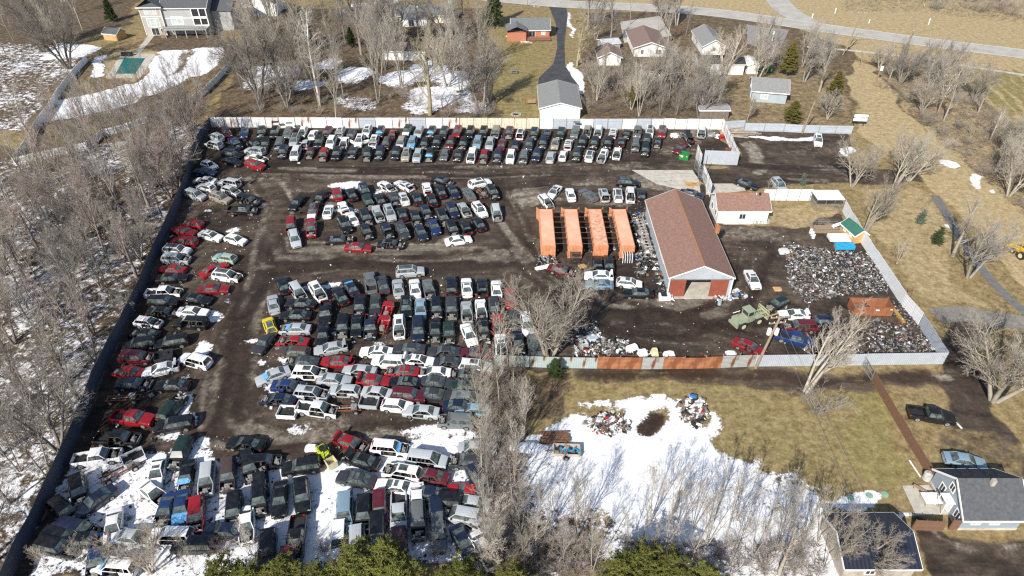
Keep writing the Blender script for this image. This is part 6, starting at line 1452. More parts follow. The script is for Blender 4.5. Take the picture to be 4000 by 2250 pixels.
# yellow machine at the right edge
yx, yy = P(3985, 1000)
ym = thing('tractor', 'yellow tractor loader parked on the pale trail at the edge of view', 'tractor', (yx, yy, 0), R(100))
M_YEL = mat('machine_yellow', (.62, .4, .03), .6)
m = MB(); m.box(-1.5, 1.3, -.5, .5, .7, 1.35); m.box(-1.2, .0, -.6, .6, 1.35, 1.7); m.build('body', M_YEL, ym)
m = MB()
for x in (-1.1, .1):
    for y in (-.6, .6): m.tube((x, y, 1.5), (x, y, 2.6), .05, n=6)
m.box(-1.3, .3, -.75, .75, 2.6, 2.7); m.build('canopy', M_YEL, ym)
for s in (-1, 1): wheel_part(ym, -.8, s * .85, .7, .4, MT['ivory']); wheel_part(ym, 1.1, s * .75, .45, .3, MT['ivory'])
m = MB(); m.box(2.0, 2.6, -1.0, 1.0, .3, .9)
for s in (-1, 1): m.tube((.6, s * .6, 1.2), (2.1, s * .6, .7), .09, n=6)
m.build('bucket', M_YEL, ym)
# skips
gx, gy = P(2672, 622)
dm = thing('dumpster', 'green dumpster with open black lids beside the maroon sedan', 'dumpster', (gx, gy, 0), R(-28))
m = MB(); t = .06
for a in ((-1, 1, -.8, -.8 + t), (-1, 1, .8 - t, .8), (-1, -1 + t, -.74, .74), (1 - t, 1, -.74, .74)): m.box(*a, .15, 1.5)
m.box(-1, 1, -.8, .8, .1, .16); m.box(-1.06, 1.06, -.86, -.8, 1.4, 1.5); m.box(-1.06, 1.06, .8, .86, 1.4, 1.5)
for k in range(4): m.box(-.9 + k * .55, -.82 + k * .55, -.85, -.8, .2, 1.4)
m.build('body', MT['green'], dm)
for k in range(2):
    m = MB(); m.box(-.48, .48, 0, .8, 0, .05); o = m.build('lid', MT['dark'], dm); o.location = (-.5 + k, .8, 1.5); o.rotation_euler = (R(-35 if k else 20), 0, 0)
m = MB(); m.box(-.6, -.1, -.87, -.855, .8, 1.2); m.build('sticker', MT['white'], dm)
m = MB(); m.box(-.95, -.7, -.87, -.855, 1.0, 1.25); m.box(.55, .8, -.87, -.855, 1.0, 1.25); m.build('sticker', MT['hivis'], dm)
sx_, sy_ = P(3393, 1218)
sk = thing('roll_off_skip', 'long rust brown open skip behind the fan shaped tree', 'skip', (sx_, sy_, 0), R(-2))
m = MB(); t = .07; M_SKIP = mat('brown_skip_paint', (.27, .11, .055), .75, var=.25, scale=1)
for a in ((-3, 3, -1.15, -1.15 + t), (-3, 3, 1.15 - t, 1.15), (-3, -3 + t, -1.08, 1.08), (3 - t, 3, -1.08, 1.08)): m.box(*a, .2, 1.75)
m.box(-3, 3, -1.15, 1.15, .14, .22); m.build('body', M_SKIP, sk)
m = MB()
for k in range(9): m.box(-2.9 + k * .7, -2.8 + k * .7, -1.21, -1.15, .2, 1.7); m.box(-2.9 + k * .7, -2.8 + k * .7, 1.15, 1.21, .2, 1.7)
m.box(-3.05, 3.05, -1.22, -1.1, 1.72, 1.82); m.box(-3.05, 3.05, 1.1, 1.22, 1.72, 1.82); m.build('rib', M_SKIP, sk)
m = MB(); m.box(.25, .8, -1.235, -1.22, 1.2, 1.45); m.box(2.4, 2.75, -1.235, -1.22, 1.4, 1.55); m.build('placard', MT['white'], sk)
m = MB(); rg = random.Random(8)
for k in range(40): m.cbox(rg.uniform(-2.7, -.2), rg.uniform(-.9, .9), rg.uniform(.3, 1.1), rg.uniform(.2, 1.4), rg.uniform(.05, .2), rg.uniform(.04, .2), rg.uniform(0, 3), rg.uniform(-.4, .4), rg.uniform(-.4, .4), m=k % 3)
tag(m.build('scrap', [MT['steel'], MT['wood'], MT['dark']]), 'loose grey and brown scrap lying inside the brown skip', 'scrap').location = (sx_, sy_, 0)
x0, y0 = P(3478, 1200); x1, y1 = P(3530, 1265)
m = MB(); l = math.hypot(x1 - x0, y1 - y0); m.box(0, l, -.2, .2, .12, .2); m.box(0, l, -.2, -.16, .0, .45); m.box(0, l, .16, .2, .0, .45)
o = tag(m.build('steel_beam', mat('ochre_beam_paint', (.45, .3, .09), .7)), 'long ochre yellow beam lying beside the brown skip', 'beam'); o.location = (x0, y0, 0); o.rotation_euler = (0, 0, math.atan2(y1 - y0, x1 - x0))

# poles and wires
POLE_TOPS = {}
def pole(key, base, top, label, arms=(), cans=0, r=.15, light=False, name='utility_pole', mt=None):
    bx, by = P(*base); z = zfor(*top, by); tx = P(*top, z)[0]
    o = thing(name, label, 'pole', (bx, by, 0))
    m = MB(); m.tube((0, 0, -.2), (tx - bx, 0, z), r * 1.15, r * .8, 10); m.build('shaft', mt or MT['pole'], o)
    def at(f): return ((tx - bx) * f, 0, z * f)
    for f, w, a in arms:
        p = at(f); m = MB(); M = Matrix.Translation(p) @ Matrix.Rotation(a, 4, 'Z'); m.box(-w / 2, w / 2, -.08, .08, -.07, .07, 0, M)
        c = m.build('crossarm', MT['pole'], o)
        m = MB()
        for k in (-.47, -.2, .2, .47):
            q = M @ Vector((w * k, 0, .07)); m.tube(q, q + Vector((0, 0, .2)), .05, .03, 6)
        m.build('insulator', MT['white'], c)
    for k in range(cans):
        p = at(.72); m = MB(); dx = (-.55, .5)[k]; m.tube((p[0] + dx, 0, p[2] - .5), (p[0] + dx, 0, p[2] + .45), .28, n=12); m.tube((p[0] + dx, 0, p[2] + .45), (p[0] + dx, 0, p[2] + .65), .06, n=6); m.box(min(p[0], p[0] + dx), max(p[0], p[0] + dx), -.05, .05, p[2] - .1, p[2])
        m.build('transformer', MT['white'], o)
    POLE_TOPS[key] = (tx, by, z); return o
pole('front', (2951, 1437), (3049, 1236), 'wooden utility pole with two white transformers in front of the blue pickup', ((.985, 2.6, R(8)), (.88, 2.4, R(8))), 2, .19)
pole('lot', (3134, 520), (3184.5, 392), 'bare wooden pole at the edge of the car park', (), 0, .17)
pole('field', (3660, 447), (3722, 292), 'utility pole with three crossarms beside the striped field', ((.99, 3.2, 0), (.72, 1.6, 0), (.45, 1.6, 0)), 0, .16)
pole('road', (3538, 190), (3610, 18), 'tall utility pole on the near verge of the main road', ((.99, 2.2, R(70)), (.42, 1.8, R(70))), 0, .2)
pole('cross', (3292, 215), (3371, 48), 'utility pole with a white crossarm near the road bend', ((.99, 2.4, 0),), 0, .15)
pole('cross2', (3305, 192), (3355, 126), 'short dark utility pole beside the crossarmed pole', ((.96, 2.0, 0),), 0, .15)
pole('box', (3424, 320), (3462, 190), 'wooden pole with a pale metal box beside the grass trail', (), 0, .13)
pole('stub', (3363, 255), (3369, 198), 'short bare post at the top of the grass trail', (), 0, .12)
pole('far', (3027, 163), (3061, 66), 'thin wooden pole behind the road bend houses', (), 0, .12)
pole('drive', (2060, 22), (2062, -40), 'dark pole beside the black driveway entrance', (), 0, .12)
pole('rod', (2750, 682), (2765, 609), 'thin rusty steel rod standing by the yard gate', (), 0, .06, mt=MT['rusty'], name='steel_rod')
pole('rod2', (3543, 1200), (3570, 1120), 'thin rusty pipe rising beside the white fence', (), 0, .06, mt=MT['rusty'], name='steel_rod')
bx, by = P(3424, 320); m = MB(); m.box(-.55, .15, -.4, -.1, 3.2, 4.4); o = tag(m.build('meter_box', MT['white']), 'pale metal box fixed to the pole by the trail', 'box'); o.location = (bx + .3, by, 0)
def wire(label, a, b, sag, r=.016):
    m = MB(); n = 14; prev = None
    for k in range(n + 1):
        t = k / n; p = (a[0] + (b[0] - a[0]) * t, a[1] + (b[1] - a[1]) * t, a[2] + (b[2] - a[2]) * t - sag * 4 * t * (1 - t))
        if prev: m.tube(prev, p, r, n=4, caps=False)
        prev = p
    return tag(m.build('power_line', MT['steel']), label, 'wire', 'power lines')
pt = POLE_TOPS
def off(p, dx, dz=0): return (p[0] + dx, p[1], p[2] + dz)
wire('western one of two thin wires from the transformer pole to the black garage', off(pt['front'], -.4, -1), (*T(3, 3, 1150, 1335, 3.0), 3.0), .5)
wire('eastern one of two thin wires from the transformer pole to the black garage', off(pt['front'], .5, -1), (*T(3, 3, 1340, 1340, 3.0), 3.0), .5)
wire('guy wire from the transformer pole to the red sedan', off(pt['front'], 0, -2.4), (*P(2922, 1324, 0.2), .2), 0)
wire('upper wire between the two tall poles by the main road', off(pt['cross'], 0), off(pt['road'], 0), 1.0)
wire('wire running east from the tall roadside pole', off(pt['road'], .6), (190, 255, 9), 1.0)
wire('second wire running east from the tall roadside pole', off(pt['road'], -.3, -.8), (190, 250, 8), 1.0)
wire('wire from the short dark pole down past the trail', off(pt['cross2'], .5), off(pt['field'], -.8, -2), 1.4)
wire('wire from the striped field pole towards the south east', off(pt['field'], .4, -.3), (104, 95, 8), 1.6)
wire('wire from the road bend pole to the north west', off(pt['cross'], -.4), (40, 262, 9), 1.0)
# roadside markers and sign
for k, (px, py, h) in enumerate(((3172, 70, 1.4), (3261, 52, 1.8), (3394, 90, 1.2), (3626, 96, 2.0))):
    x, y = P(px, py); m = MB(); m.box(-.12, .12, -.08, .08, 0, h); m.box(-.15, .15, -.1, .1, h * .75, h); o = tag(m.build('marker_post', MT['white']), ('short white marker post nearest the side road', 'white marker post behind the crossarmed pole', 'stubby white marker post on the far verge', 'tall white marker post east of the roadside pole')[k], 'post', 'white marker posts on the far verge'); o.location = (x, y, 0)
x, y = P(3016, 160); m = MB(); m.tube((0, 0, 0), (0, 0, 2.8), .1, n=6); m.box(-.25, .25, -.06, .06, 1.9, 3.0); o = tag(m.build('sign_post', MT['white']), 'white sign post on the verge near the pale grey drive', 'sign'); o.location = (x, y, 0)
x, y = P(3352, 492)
sg = thing('billboard', 'white roadside sign board reading auto parts in blue letters', 'sign', (x, y, 0), R(-6))
zt_ = zfor(3350, 446, y)
m = MB(); m.box(-1.6, 1.6, -.06, .06, zt_ - 1.7, zt_); m.build('board', MT['white'], sg)
m = MB()
for a in ((-1.66, 1.66, zt_, zt_ + .07), (-1.66, 1.66, zt_ - 1.77, zt_ - 1.7), (-1.67, -1.6, zt_ - 1.7, zt_), (1.6, 1.67, zt_ - 1.7, zt_)): m.box(a[0], a[1], -.09, .09, a[2], a[3])
m.build('frame', MT['dark'], sg)
m = MB(); m.tube((-1.1, .1, 0), (-1.1, .1, zt_), .1, n=6); m.tube((1.1, .1, 0), (1.1, .1, zt_), .1, n=6); m.build('post', MT['dark'], sg)
cu = bpy.data.curves.new('lettering', 'FONT'); cu.body = 'AUTO PARTS'; cu.size = .56; cu.align_x = 'CENTER'; cu.extrude = .01; cu.offset = .012
tmp = bpy.data.objects.new('tmp', cu); COL.objects.link(tmp); bpy.context.view_layer.update(); lme = bpy.data.meshes.new_from_object(tmp.evaluated_get(bpy.context.evaluated_depsgraph_get())); bpy.data.objects.remove(tmp)
te = link('lettering', lme, sg); te.location = (0, -.075, zt_ - 1.05); te.rotation_euler = (R(90), 0, 0); lme.materials.clear(); lme.materials.append(mat('sign_blue', (.02, .06, .3), .6))
m = MB()
for k in range(7): m.box(-1.3 + k * .38, -1.1 + k * .38, -.075, -.06, zt_ - 1.5, zt_ - 1.38)
m.build('red_line', mat('sign_red', (.6, .12, .15), .6), sg)

# loose parts: heaps nobody could count
M_J = [mat('scrap_pale', (.55, .56, .57), .6, var=.3, scale=3), mat('scrap_grey', (.22, .225, .23), .6, .3, var=.4, scale=3), MT['dark'], mat('scrap_brown', (.16, .1, .065), .8, var=.4), mat('scrap_blue', (.05, .16, .42), .5, var=.3), mat('scrap_red', (.4, .03, .03), .5, var=.3), mat('scrap_white', (.75, .75, .74), .6, var=.1), M_ENG]
def junk(name, label, polys, seed, wts, size=(.12, .5), zmax=.5, pts=None):
    rg = random.Random(seed); m = MB()
    for poly, n in polys:
        for (x, y) in (scatter_fast(poly, n, seed + n) if pts is None else pts):
            k = rg.choices(range(8), wts)[0]; s = rg.uniform(*size) * rg.choice((.6, 1, 1, 1.5)); z = rg.uniform(0, zmax) ** 1.0
            q = rg.random()
            if q < .5: m.cbox(x, y, s * .25 + z * .6, s, s * rg.uniform(.3, .9), s * rg.uniform(.2, .7), rg.uniform(0, 3.1), rg.uniform(-.5, .5), rg.uniform(-.5, .5), k)
            elif q < .8:
                a = rg.uniform(0, 6.28); l = s * rg.uniform(.6, 1.4); m.tube((x, y, s * .2 + z * .6), (x + math.cos(a) * l, y + math.sin(a) * l, s * .2 + z * .6 + rg.uniform(-.1, .2)), s * rg.uniform(.12, .3), n=7, m=k)
            else:
                p = [Vector((x + rg.gauss(0, s * .7), y + rg.gauss(0, s * .7), abs(rg.gauss(.1, s * .3)) + z * .5 + .03)) for _ in range(4)]
                m.quad(*p, m=k); m.quad(*[v + Vector((0, 0, -.02)) for v in p[::-1]], m=k)
    return tag(m.build(name, M_J), label, None, None, 'stuff')
NEUT = (2.6, 7, 9, 3, .12, .12, 1.1, 9)
junk('engine_heap', 'wide field of discarded engines and gearboxes behind the green roofed shed', [([(1972, 618), (2090, 628), (2190, 640), (2240, 735), (2120, 745), (2030, 765), (1985, 720)], 3600), ([(1985, 610), (2010, 605), (2000, 760), (1985, 700)], 160)], 41, NEUT, (.1, .34), .22)
junk('scrap_heap', 'dark heap of car parts and tyres in the south east yard corner', [([(2110, 780), (2140, 860), (2210, 800), (2350, 860), (2362, 884), (2040, 890), (2000, 880), (2090, 830)], 1500), ([(2230, 750), (2260, 760), (2350, 870), (2290, 870)], 260), ([(2210, 855), (2350, 855), (2366, 886), (2200, 888)], 900)], 42, (1.5, 6, 15, 3, .08, .1, .7, 7), (.09, .3), .3)
junk('plastic_scrap', 'heap of torn plastic and car parts against the teal fence', [([(1430, 825), (1500, 815), (1510, 850), (1580, 880), (1690, 892), (1440, 896)], 620), ([(1500, 850), (1580, 860), (1570, 890), (1500, 890)], 330)], 43, (4, 6, 10, 3, .3, .3, 3, 5), (.14, .5), .5)
junk('salvaged_parts', 'doors, panels and axles stacked beside the shipping containers', [([(1362, 535), (1386, 535), (1394, 640), (1368, 640)], 240), ([(1414, 545), (1442, 545), (1456, 640), (1428, 640)], 330), ([(1470, 545), (1495, 545), (1512, 640), (1484, 640)], 330), ([(1528, 545), (1550, 545), (1572, 640), (1546, 640)], 330), ([(1580, 540), (1618, 545), (1640, 640), (1606, 640)], 420), ([(1350, 640), (1400, 645), (1400, 668), (1350, 670)], 120), ([(1600, 640), (1640, 640), (1630, 700), (1596, 700)], 200)], 44, (2, 5, 18, 2.5, .5, .5, 1.2, 6), (.16, .5), 1.1)
junk('stacked_seats', 'jumble of seat frames and panels along the western barn wall', [([(1612, 545), (1632, 545), (1690, 740), (1662, 742), (1640, 640)], 760)], 45, (1, 5, 17, 1.5, .1, .3, .9, 4), (.2, .6), .9)
junk('doorway_clutter', 'odd tools and pieces lying around the barn door slab', [([(1660, 738), (1690, 735), (1690, 756), (1655, 752)], 60), ([(1800, 738), (1860, 730), (1880, 752), (1800, 760)], 90)], 46, (4, 4, 4, 2, .6, .3, 6, 2), (.15, .5), .3)
junk('brush_pile', 'snow dusted heap of dead branches and rubbish in the snowy garden', [([(1478, 1068), (1500, 1045), (1550, 1045), (1585, 1060), (1580, 1085), (1530, 1098), (1490, 1090)], 420)], 47, (4, 3, 5, 9, .2, .3, 7, 1), (.15, .5), .5)
junk('rubbish_pile', 'heap of broken boards and white plastic on the lawn', [([(1705, 1025), (1735, 1003), (1770, 1015), (1775, 1050), (1745, 1075), (1712, 1055)], 420)], 48, (4, 2, 5, 9, .4, .1, 8, 1), (.2, .7), .7)
junk('corner_scrap', 'rusty rods and scrap in the weedy back enclosure', [([(1755, 395), (1800, 395), (1810, 408), (1750, 408)], 90), ([(1690, 335), (1716, 335), (1716, 352), (1690, 352)], 60), ([(1792, 336), (1815, 336), (1812, 350), (1795, 350)], 50)], 49, (3, 4, 4, 6, .2, .5, 6, 2), (.15, .5), .4)
def litter():
    rg = random.Random(50); pts = []
    for poly, n in ((YARD, 1500), ([(480, 420), (680, 440), (640, 700), (520, 720), (380, 740)], 500), ([(210, 1080), (700, 1100), (700, 1449), (60, 1449)], 800), ([(1270, 600), (1900, 640), (1960, 900), (1300, 880)], 420), ([(680, 690), (1230, 690), (1230, 1060), (640, 1060)], 900)):
        pts += scatter_fast(poly, n, n)
    junk('scattered_debris', 'small scraps of plastic and metal trodden into the yard dirt', [(None, 0)], 51, (3, 5, 7, 3, .9, .4, 2, 3), (.05, .2), .03, pts)
litter()
def gut():
    """engine bay and axle leftovers lying among the wrecks"""
    rg = random.Random(52); pts = []
    for (x, y) in CARS:
        for _ in range(rg.choice((0, 1, 2, 4))): pts.append((x + rg.gauss(0, 2.2), y + rg.gauss(0, 2.4)))
    junk('loose_car_parts', 'loose bumpers, wheels and panels lying between the wrecks', [(None, 0)], 53, (5, 6, 10, 2, .6, .8, 4, 5), (.12, .45), .15, pts)
gut()
# ------------------------------------------------------------------ smaller countable things
def tyre(x, y, z=0.0, tilt=0.0, label=None, group='loose tyres', r=.33):
    m = MB(); n = 18; rows = []
    for k in range(n):
        a = 2 * math.pi * k / n
        rows.append([(math.cos(a) * (r - .1 + .1 * math.cos(b)), math.sin(a) * (r - .1 + .1 * math.cos(b)), .1 + .1 * math.sin(b)) for b in np.linspace(0, 2 * math.pi, 9)[:-1]])
    rows.append(rows[0]); m.grid(rows, 0, True)
    m.tube((0, 0, .09), (0, 0, .12), r - .17, n=12, m=1)
    o = m.build('tyre', [MT['dark'], M_RIM]); o.location = (x, y, z); o.rotation_euler = (tilt, tilt * .4, 0)
    return tag(o, label, 'tyre', group)
rg = random.Random(61)
for i in range(11):
    x, y = T(2, 1, 1235 + (i % 4) * 30 + rg.uniform(-8, 8), 612 + (i // 4) * 40 + rg.uniform(-8, 8)); tyre(x, y, .2 if i % 3 == 0 else 0, rg.uniform(-.3, .3), 'black tyre heaped near the back corner of the barn', 'tyres behind the barn')
for i in range(12):
    x, y = T(3, 2, rg.uniform(1250, 1440), rg.uniform(150, 330)); tyre(x, y, 0, rg.uniform(-.15, .15), 'tyre with pale rim lying by the white crossbraced fence', 'tyres beside the brown skip', r=.36)
# logs and planks
for i in range(22):
    x, y = P(*[(2550 + (860 + rg.uniform(0, 60)) / 2.912), (460 + (95 + i * 6) / 2.912)]); l = rg.uniform(3.5, 6.5); m = MB(); m.tube((0, 0, 0), (l, rg.uniform(-.2, .2), rg.uniform(-.05, .1)), rg.uniform(.08, .15), rg.uniform(.06, .11), 7)
    o = m.build('log', mat('bleached_log_%d' % i, (.36 * rg.uniform(.8, 1.2), .31, .26), .9)); o.location = (x, y, .12 + (.25 if i % 3 == 0 else 0)); o.rotation_euler = (0, 0, rg.uniform(-.25, .2)); tag(o, 'pale weathered log lying in the pile behind the small enclosure', 'log', 'log pile')
for i in range(12):
    x, y = T(2, 1, 1720 + rg.uniform(0, 90), 385 + rg.uniform(0, 60)); m = MB(); m.box(0, rg.uniform(1.5, 2.8), -.08, .08, 0, .06); o = m.build('plank', MT['plank']); o.location = (x, y, .05 + i * .03); o.rotation_euler = (0, 0, rg.uniform(-.6, .5)); tag(o, 'loose plank in the small lumber pile beside the concrete apron', 'plank', 'planks beside the apron')
def pallet(px, py, rz, label):
    x, y = P(px, py); m = MB()
    for k in range(7): m.box(-.6, .6, -.5 + k * .16, -.4 + k * .16, .1, .12)
    for k in (-.55, 0, .55): m.box(k - .05, k + .05, -.5, .56, 0, .1)
    o = m.build('pallet', MT['plank']); o.location = (x, y, 0); o.rotation_euler = (0, 0, rz); return tag(o, label, 'pallet')
pallet(2275, 1042, .4, 'wooden pallet on the dirt in front of the containers')
# tote, buckets, bags by the teal fence
x, y = T(2, 2, 718, 605); tt = thing('liquid_tote', 'square plastic tote in a steel cage among the plastic scrap', 'tote', (x, y, 0), .3)
m = MB(); m.box(-.55, .55, -.48, .48, .15, 1.1); m.build('tank', mat('milky_plastic', (.6, .6, .55), .5), tt)
m = MB()
for k in range(5):
    for s in (-1, 1): m.tube((-.58 + k * .29, s * .5, .12), (-.58 + k * .29, s * .5, 1.14), .02, n=5); m.tube((s * .58, -.5 + k * .25, .12), (s * .58, -.5 + k * .25, 1.14), .02, n=5)
for z in (.15, .6, 1.12):
    for s in (-1, 1): m.tube((-.58, s * .5, z), (.58, s * .5, z), .02, n=5); m.tube((s * .58, -.5, z), (s * .58, .5, z), .02, n=5)
m.box(-.6, .6, -.52, .52, 0, .12); m.build('cage', MT['steel'], tt)
m = MB(); m.tube((0, 0, 1.1), (0, 0, 1.18), .16, n=12); m.build('cap', MT['dark'], tt)
for i, (X, Y) in enumerate(((640, 618), (642, 668), (775, 656), (826, 676), (780, 555), (225, 683))):
    x, y = T(2, 2, X, Y); m = MB(); m.tube((0, 0, 0), (0, 0, .4), .15, .19, 12); o = m.build('bucket', MT['white']); o.location = (x, y, 0); tag(o, 'white plastic bucket standing near the caged tote', 'bucket', 'buckets by the caged tote')
def lump(name, label, cat, px, py, sx, sy, sz, mt, seed, rz=0.0):
    """slumped bag or wrapped block with uneven faces"""
    rg = random.Random(seed); m = MB(); rows = []
    for k in range(6):
        t = k / 5; z = sz * t; f = (1 - .35 * t ** 3)
        rows.append([((math.copysign(abs(math.cos(a)) ** .45, math.cos(a)) * sx / 2 * f * rg.uniform(.88, 1.1)), (math.copysign(abs(math.sin(a)) ** .45, math.sin(a)) * sy / 2 * f * rg.uniform(.88, 1.1)), z * rg.uniform(.92, 1.08)) for a in np.linspace(0, 2 * math.pi, 13)[:-1]])
    m.grid(rows, 0, True); m.quad(*rows[-1]); x, y = P(px, py)
    o = m.build(name, mt); o.location = (x, y, 0); o.rotation_euler = (0, 0, rz); return tag(o, label, cat)
tx = lambda c, r, X, Y: (1000 * c + X / 2.575, 562.5 * r + Y / 2.575)
lump('plastic_sheet', 'large white crumpled sheet west of the rusted fence stretch', 'sheet', *tx(2, 2, 1210, 625), 2.0, 1.4, .8, MT['white'], 1, .3)
lump('bag', 'white bulging bag between the crumpled sheet and the yellow block', 'bag', *tx(2, 2, 1312, 665), 1.5, 1.3, .7, MT['white'], 2, .2)
lump('plastic_block', 'yellowish plastic block behind the rusted fence stretch', 'block', *tx(2, 2, 1432, 665), 1.1, 1.3, .9, MT['ivory'], 3, .1)
lump('bag', 'white bag easternmost of those behind the rusted fence stretch', 'bag', *tx(2, 2, 1580, 680), 1.7, 1.2, .6, MT['white'], 4)
lump('bag', 'white sack lying just west of the red sedan by the fence', 'bag', *tx(2, 2, 2200, 665), 1.6, 1.0, .4, MT['white'], 5)
lump('plastic_sheet', 'clear plastic sheet over scrap beneath the bare tree', 'sheet', *tx(2, 2, 810, 520), 2.0, 1.6, .6, mat('cloudy_plastic', (.4, .45, .5), .3), 6)
lump('plastic_sheet', 'long white sheet on the dirt beside the maroon sedan', 'sheet', *tx(2, 1, 350, 1235), 4.4, 1.1, .25, MT['white'], 7, .35)
lump('bag', 'white bag heap by the maroon sedan near the dumpster', 'bag', 2633, 534, 1.8, 1.6, .7, MT['white'], 8)
lump('tarpaulin', 'grey tarpaulin heap in the weeds of the back enclosure', 'tarp', 2778, 530, 1.9, 1.4, .6, MT['steel'], 9)
lump('snow_heap', 'small white snow heap beside the forklift', 'snow heap', *tx(1, 3, 560, 170), 1.6, 1.1, .5, MT['white'], 10)
lump('car_bumper', 'pale torn bumper lying alone in the shade of the dark fence', 'bumper', *tx(0, 1, 2095, 675), 1.4, .5, .25, MT['white'], 11)
lump('cardboard', 'tan cardboard sheet east of the white sedan by the barn', 'cardboard', *tx(3, 2, 95, 10), 1.4, 1.2, .1, MT['plank'], 12)
# things around the green roofed shed
x, y = P(3295, 968); m = MB(); m.box(-1.6, 1.6, -.6, .6, 0, .7); rows = [[(u, v, .72 + .04 * math.sin(3 * u + 5 * v)) for u in np.linspace(-1.75, 1.75, 7)] for v in np.linspace(-.75, .75, 5)]; m.grid(rows, 1); m.box(-1.7, 1.7, -.7, -.66, .05, .7, 1)
o = m.build('covered_stack', [MT['wood'], MT['tarp_blue']]); o.location = (x, y, 0); tag(o, 'low stack under a bright blue tarp beside the pine shed', 'stack')
x, y = P(3275, 938); m = MB(); m.box(-1.9, 1.9, -.9, .9, .25, .33); m.box(-1.9, 1.9, .86, .92, .3, .85); m.box(-1.9, -1.84, -.9, .9, .3, .85)
for k in range(5): m.cbox(-1.4 + k * .7, rg.uniform(-.4, .4), .5, .6, .8, .4, rg.uniform(-.3, .3))
o = m.build('flat_trailer', MT['white']); o.location = (x, y, 0); tag(o, 'white flat trailer piled with pale boxes behind the blue tarp', 'trailer')
x, y = P(3222, 900); rl = thing('railed_platform', 'long low wooden platform with steel rails beside the pine shed', 'platform', (x, y, 0), 0.02)
m = MB(); m.box(-2.6, 2.6, -1.3, 1.3, .25, .35); m.build('deck', MT['wood'], rl)
m = MB()
for X in (-2.55, -.9, .9, 2.55):
    for Y in (-1.25, 1.25): m.tube((X, Y, .3), (X, Y, 1.15), .03, n=6)
for Y in (-1.25, 1.25): m.tube((-2.55, Y, 1.15), (2.55, Y, 1.15), .03, n=6)
for X in (-2.55, 2.55): m.tube((X, -1.25, 1.15), (X, 1.25, 1.15), .03, n=6)
m.build('railing', MT['steel'], rl)
for s in (-1, 1): wheel_part(rl, -.4 + s * .45, 1.35, .28, .18)
x, y = P(3275, 893); m = MB(); rows = [[(-1.2 + 2.4 * t, -.45, .5 + 1.0 * math.sin(1.2 * t)), (-1.2 + 2.4 * t, .45, .5 + 1.0 * math.sin(1.2 * t))] for t in np.linspace(0, 1, 8)]; m.grid(rows); m.box(.4, 1.2, -.5, .5, 0, 1.2); m.box(-1.2, -1.1, -.45, .45, 0, .5)
o = m.build('fibreglass_shell', MT['white']); o.location = (x, y, 0); tag(o, 'curved white fibreglass shell against the pine shed', 'shell')
for i, (X, Y) in enumerate(((3172, 920), (3176, 930), (3166, 910))):
    x, y = P(X, Y); m = MB(); m.tube((0, 0, 0), (0, 0, .8), .28, n=14); m.tube((0, 0, .8), (0, 0, .86), .2, n=10); o = m.build('drum', MT['white']); o.location = (x, y, 0); tag(o, 'white plastic drum at the end of the railed platform', 'drum', 'drums by the railed platform')
lump('scrap_heap_corner', 'white scrap heap at the near corner of the engine field', 'scrap', 3062, 985, 1.9, 1.5, .6, M_J[0], 13)
# truck leftovers
def truck_bed(px, py, rz, paint, label):
    x, y = P(px, py, .6); o = thing('truck_bed', label, 'truck bed', (x, y, 0), rz)
    m = MB(); m.box(-1.2, 1.2, -.85, .85, .45, .52, 1)
    for s in (-1, 1): m.box(-1.2, 1.2, s * .9 - .04, s * .9 + .04, .4, 1.05); m.box(-.5, .5, s * .72 - .12, s * .72 + .12, .5, .8, 1)
    m.box(1.16, 1.24, -.9, .9, .4, 1.05)
    e = m.build('box', [M_PAINT, M_TRIM], o); e.color = (*PAINTS[paint][0], 1)
    m = MB(); m.box(-1.28, -1.2, -.86, .86, .42, 1.02); e = m.build('tailgate', M_PAINT, o); e.color = (*PAINTS[paint][0], 1); e.rotation_euler = (0, 0, 0)
    m = MB(); m.box(-1.6, 1.4, -.5, -.4, .3, .42); m.box(-1.6, 1.4, .4, .5, .3, .42); m.box(-.1, .1, -.6, .6, .25, .45); m.build('frame', M_TRIM, o)
    for s in (-1, 1): wheel_part(o, 0, s * .72, .36, .22)
truck_bed(*tx(1, 2, 320, 1255), R(-4), 'W', 'white pickup bed without a cab in the southern sideways rows')
truck_bed(*tx(1, 2, 1140, 1155), R(-6), 'S', 'silver pickup bed standing on a bare frame')
truck_bed(*tx(0, 3, 1345, 260), R(38), 'W', 'small white pickup bed lying askew in the snow')
truck_bed(*tx(0, 2, 1650, 690), R(20), 'D', 'dark pickup bed beside the white sedan with raised trunk')
def bare_frame(px, py, rz, label, paint=None):
    x, y = P(px, py, .4); o = thing('vehicle_frame', label, 'vehicle frame', (x, y, 0), rz)
    m = MB()
    for s in (-1, 1): m.box(-2.2, 2.3, s * .42 - .06, s * .42 + .06, .42, .56)
    for X in (-2.0, -.9, .4, 1.6, 2.2): m.box(X - .06, X + .06, -.45, .45, .42, .55)
    m.build('rail', MT['rusty'], o)
    m = MB(); m.box(.9, 1.7, -.32, .32, .5, 1.05); m.box(1.0, 1.5, -.42, .42, .7, .95); m.tube((.9, 0, .6), (-1.5, 0, .5), .06, n=6); m.build('engine', M_ENG, o)
    for X in (-1.4, 1.6):
        for s in (-1, 1): wheel_part(o, X, s * .72, .36, .22)
    if paint:
        m = MB(); m.box(-.7, .7, -.8, .8, .55, .65); m.box(-.75, -.65, -.8, .8, .6, 1.6); m.box(-.7, .4, -.78, .78, 1.6, 1.68)
        for s in (-1, 1): m.tube((.75, s * .78, 1.0), (.4, s * .75, 1.62), .05, n=5); m.box(-.7, .8, s * .8 - .03, s * .8 + .03, .55, .95)
        m.box(.9, 2.2, -.85, -.7, .7, 1.0); m.box(.9, 2.2, .7, .85, .7, 1.0)
        e = m.build('cab', M_PAINT, o); e.color = (*PAINTS[paint][0], 1)
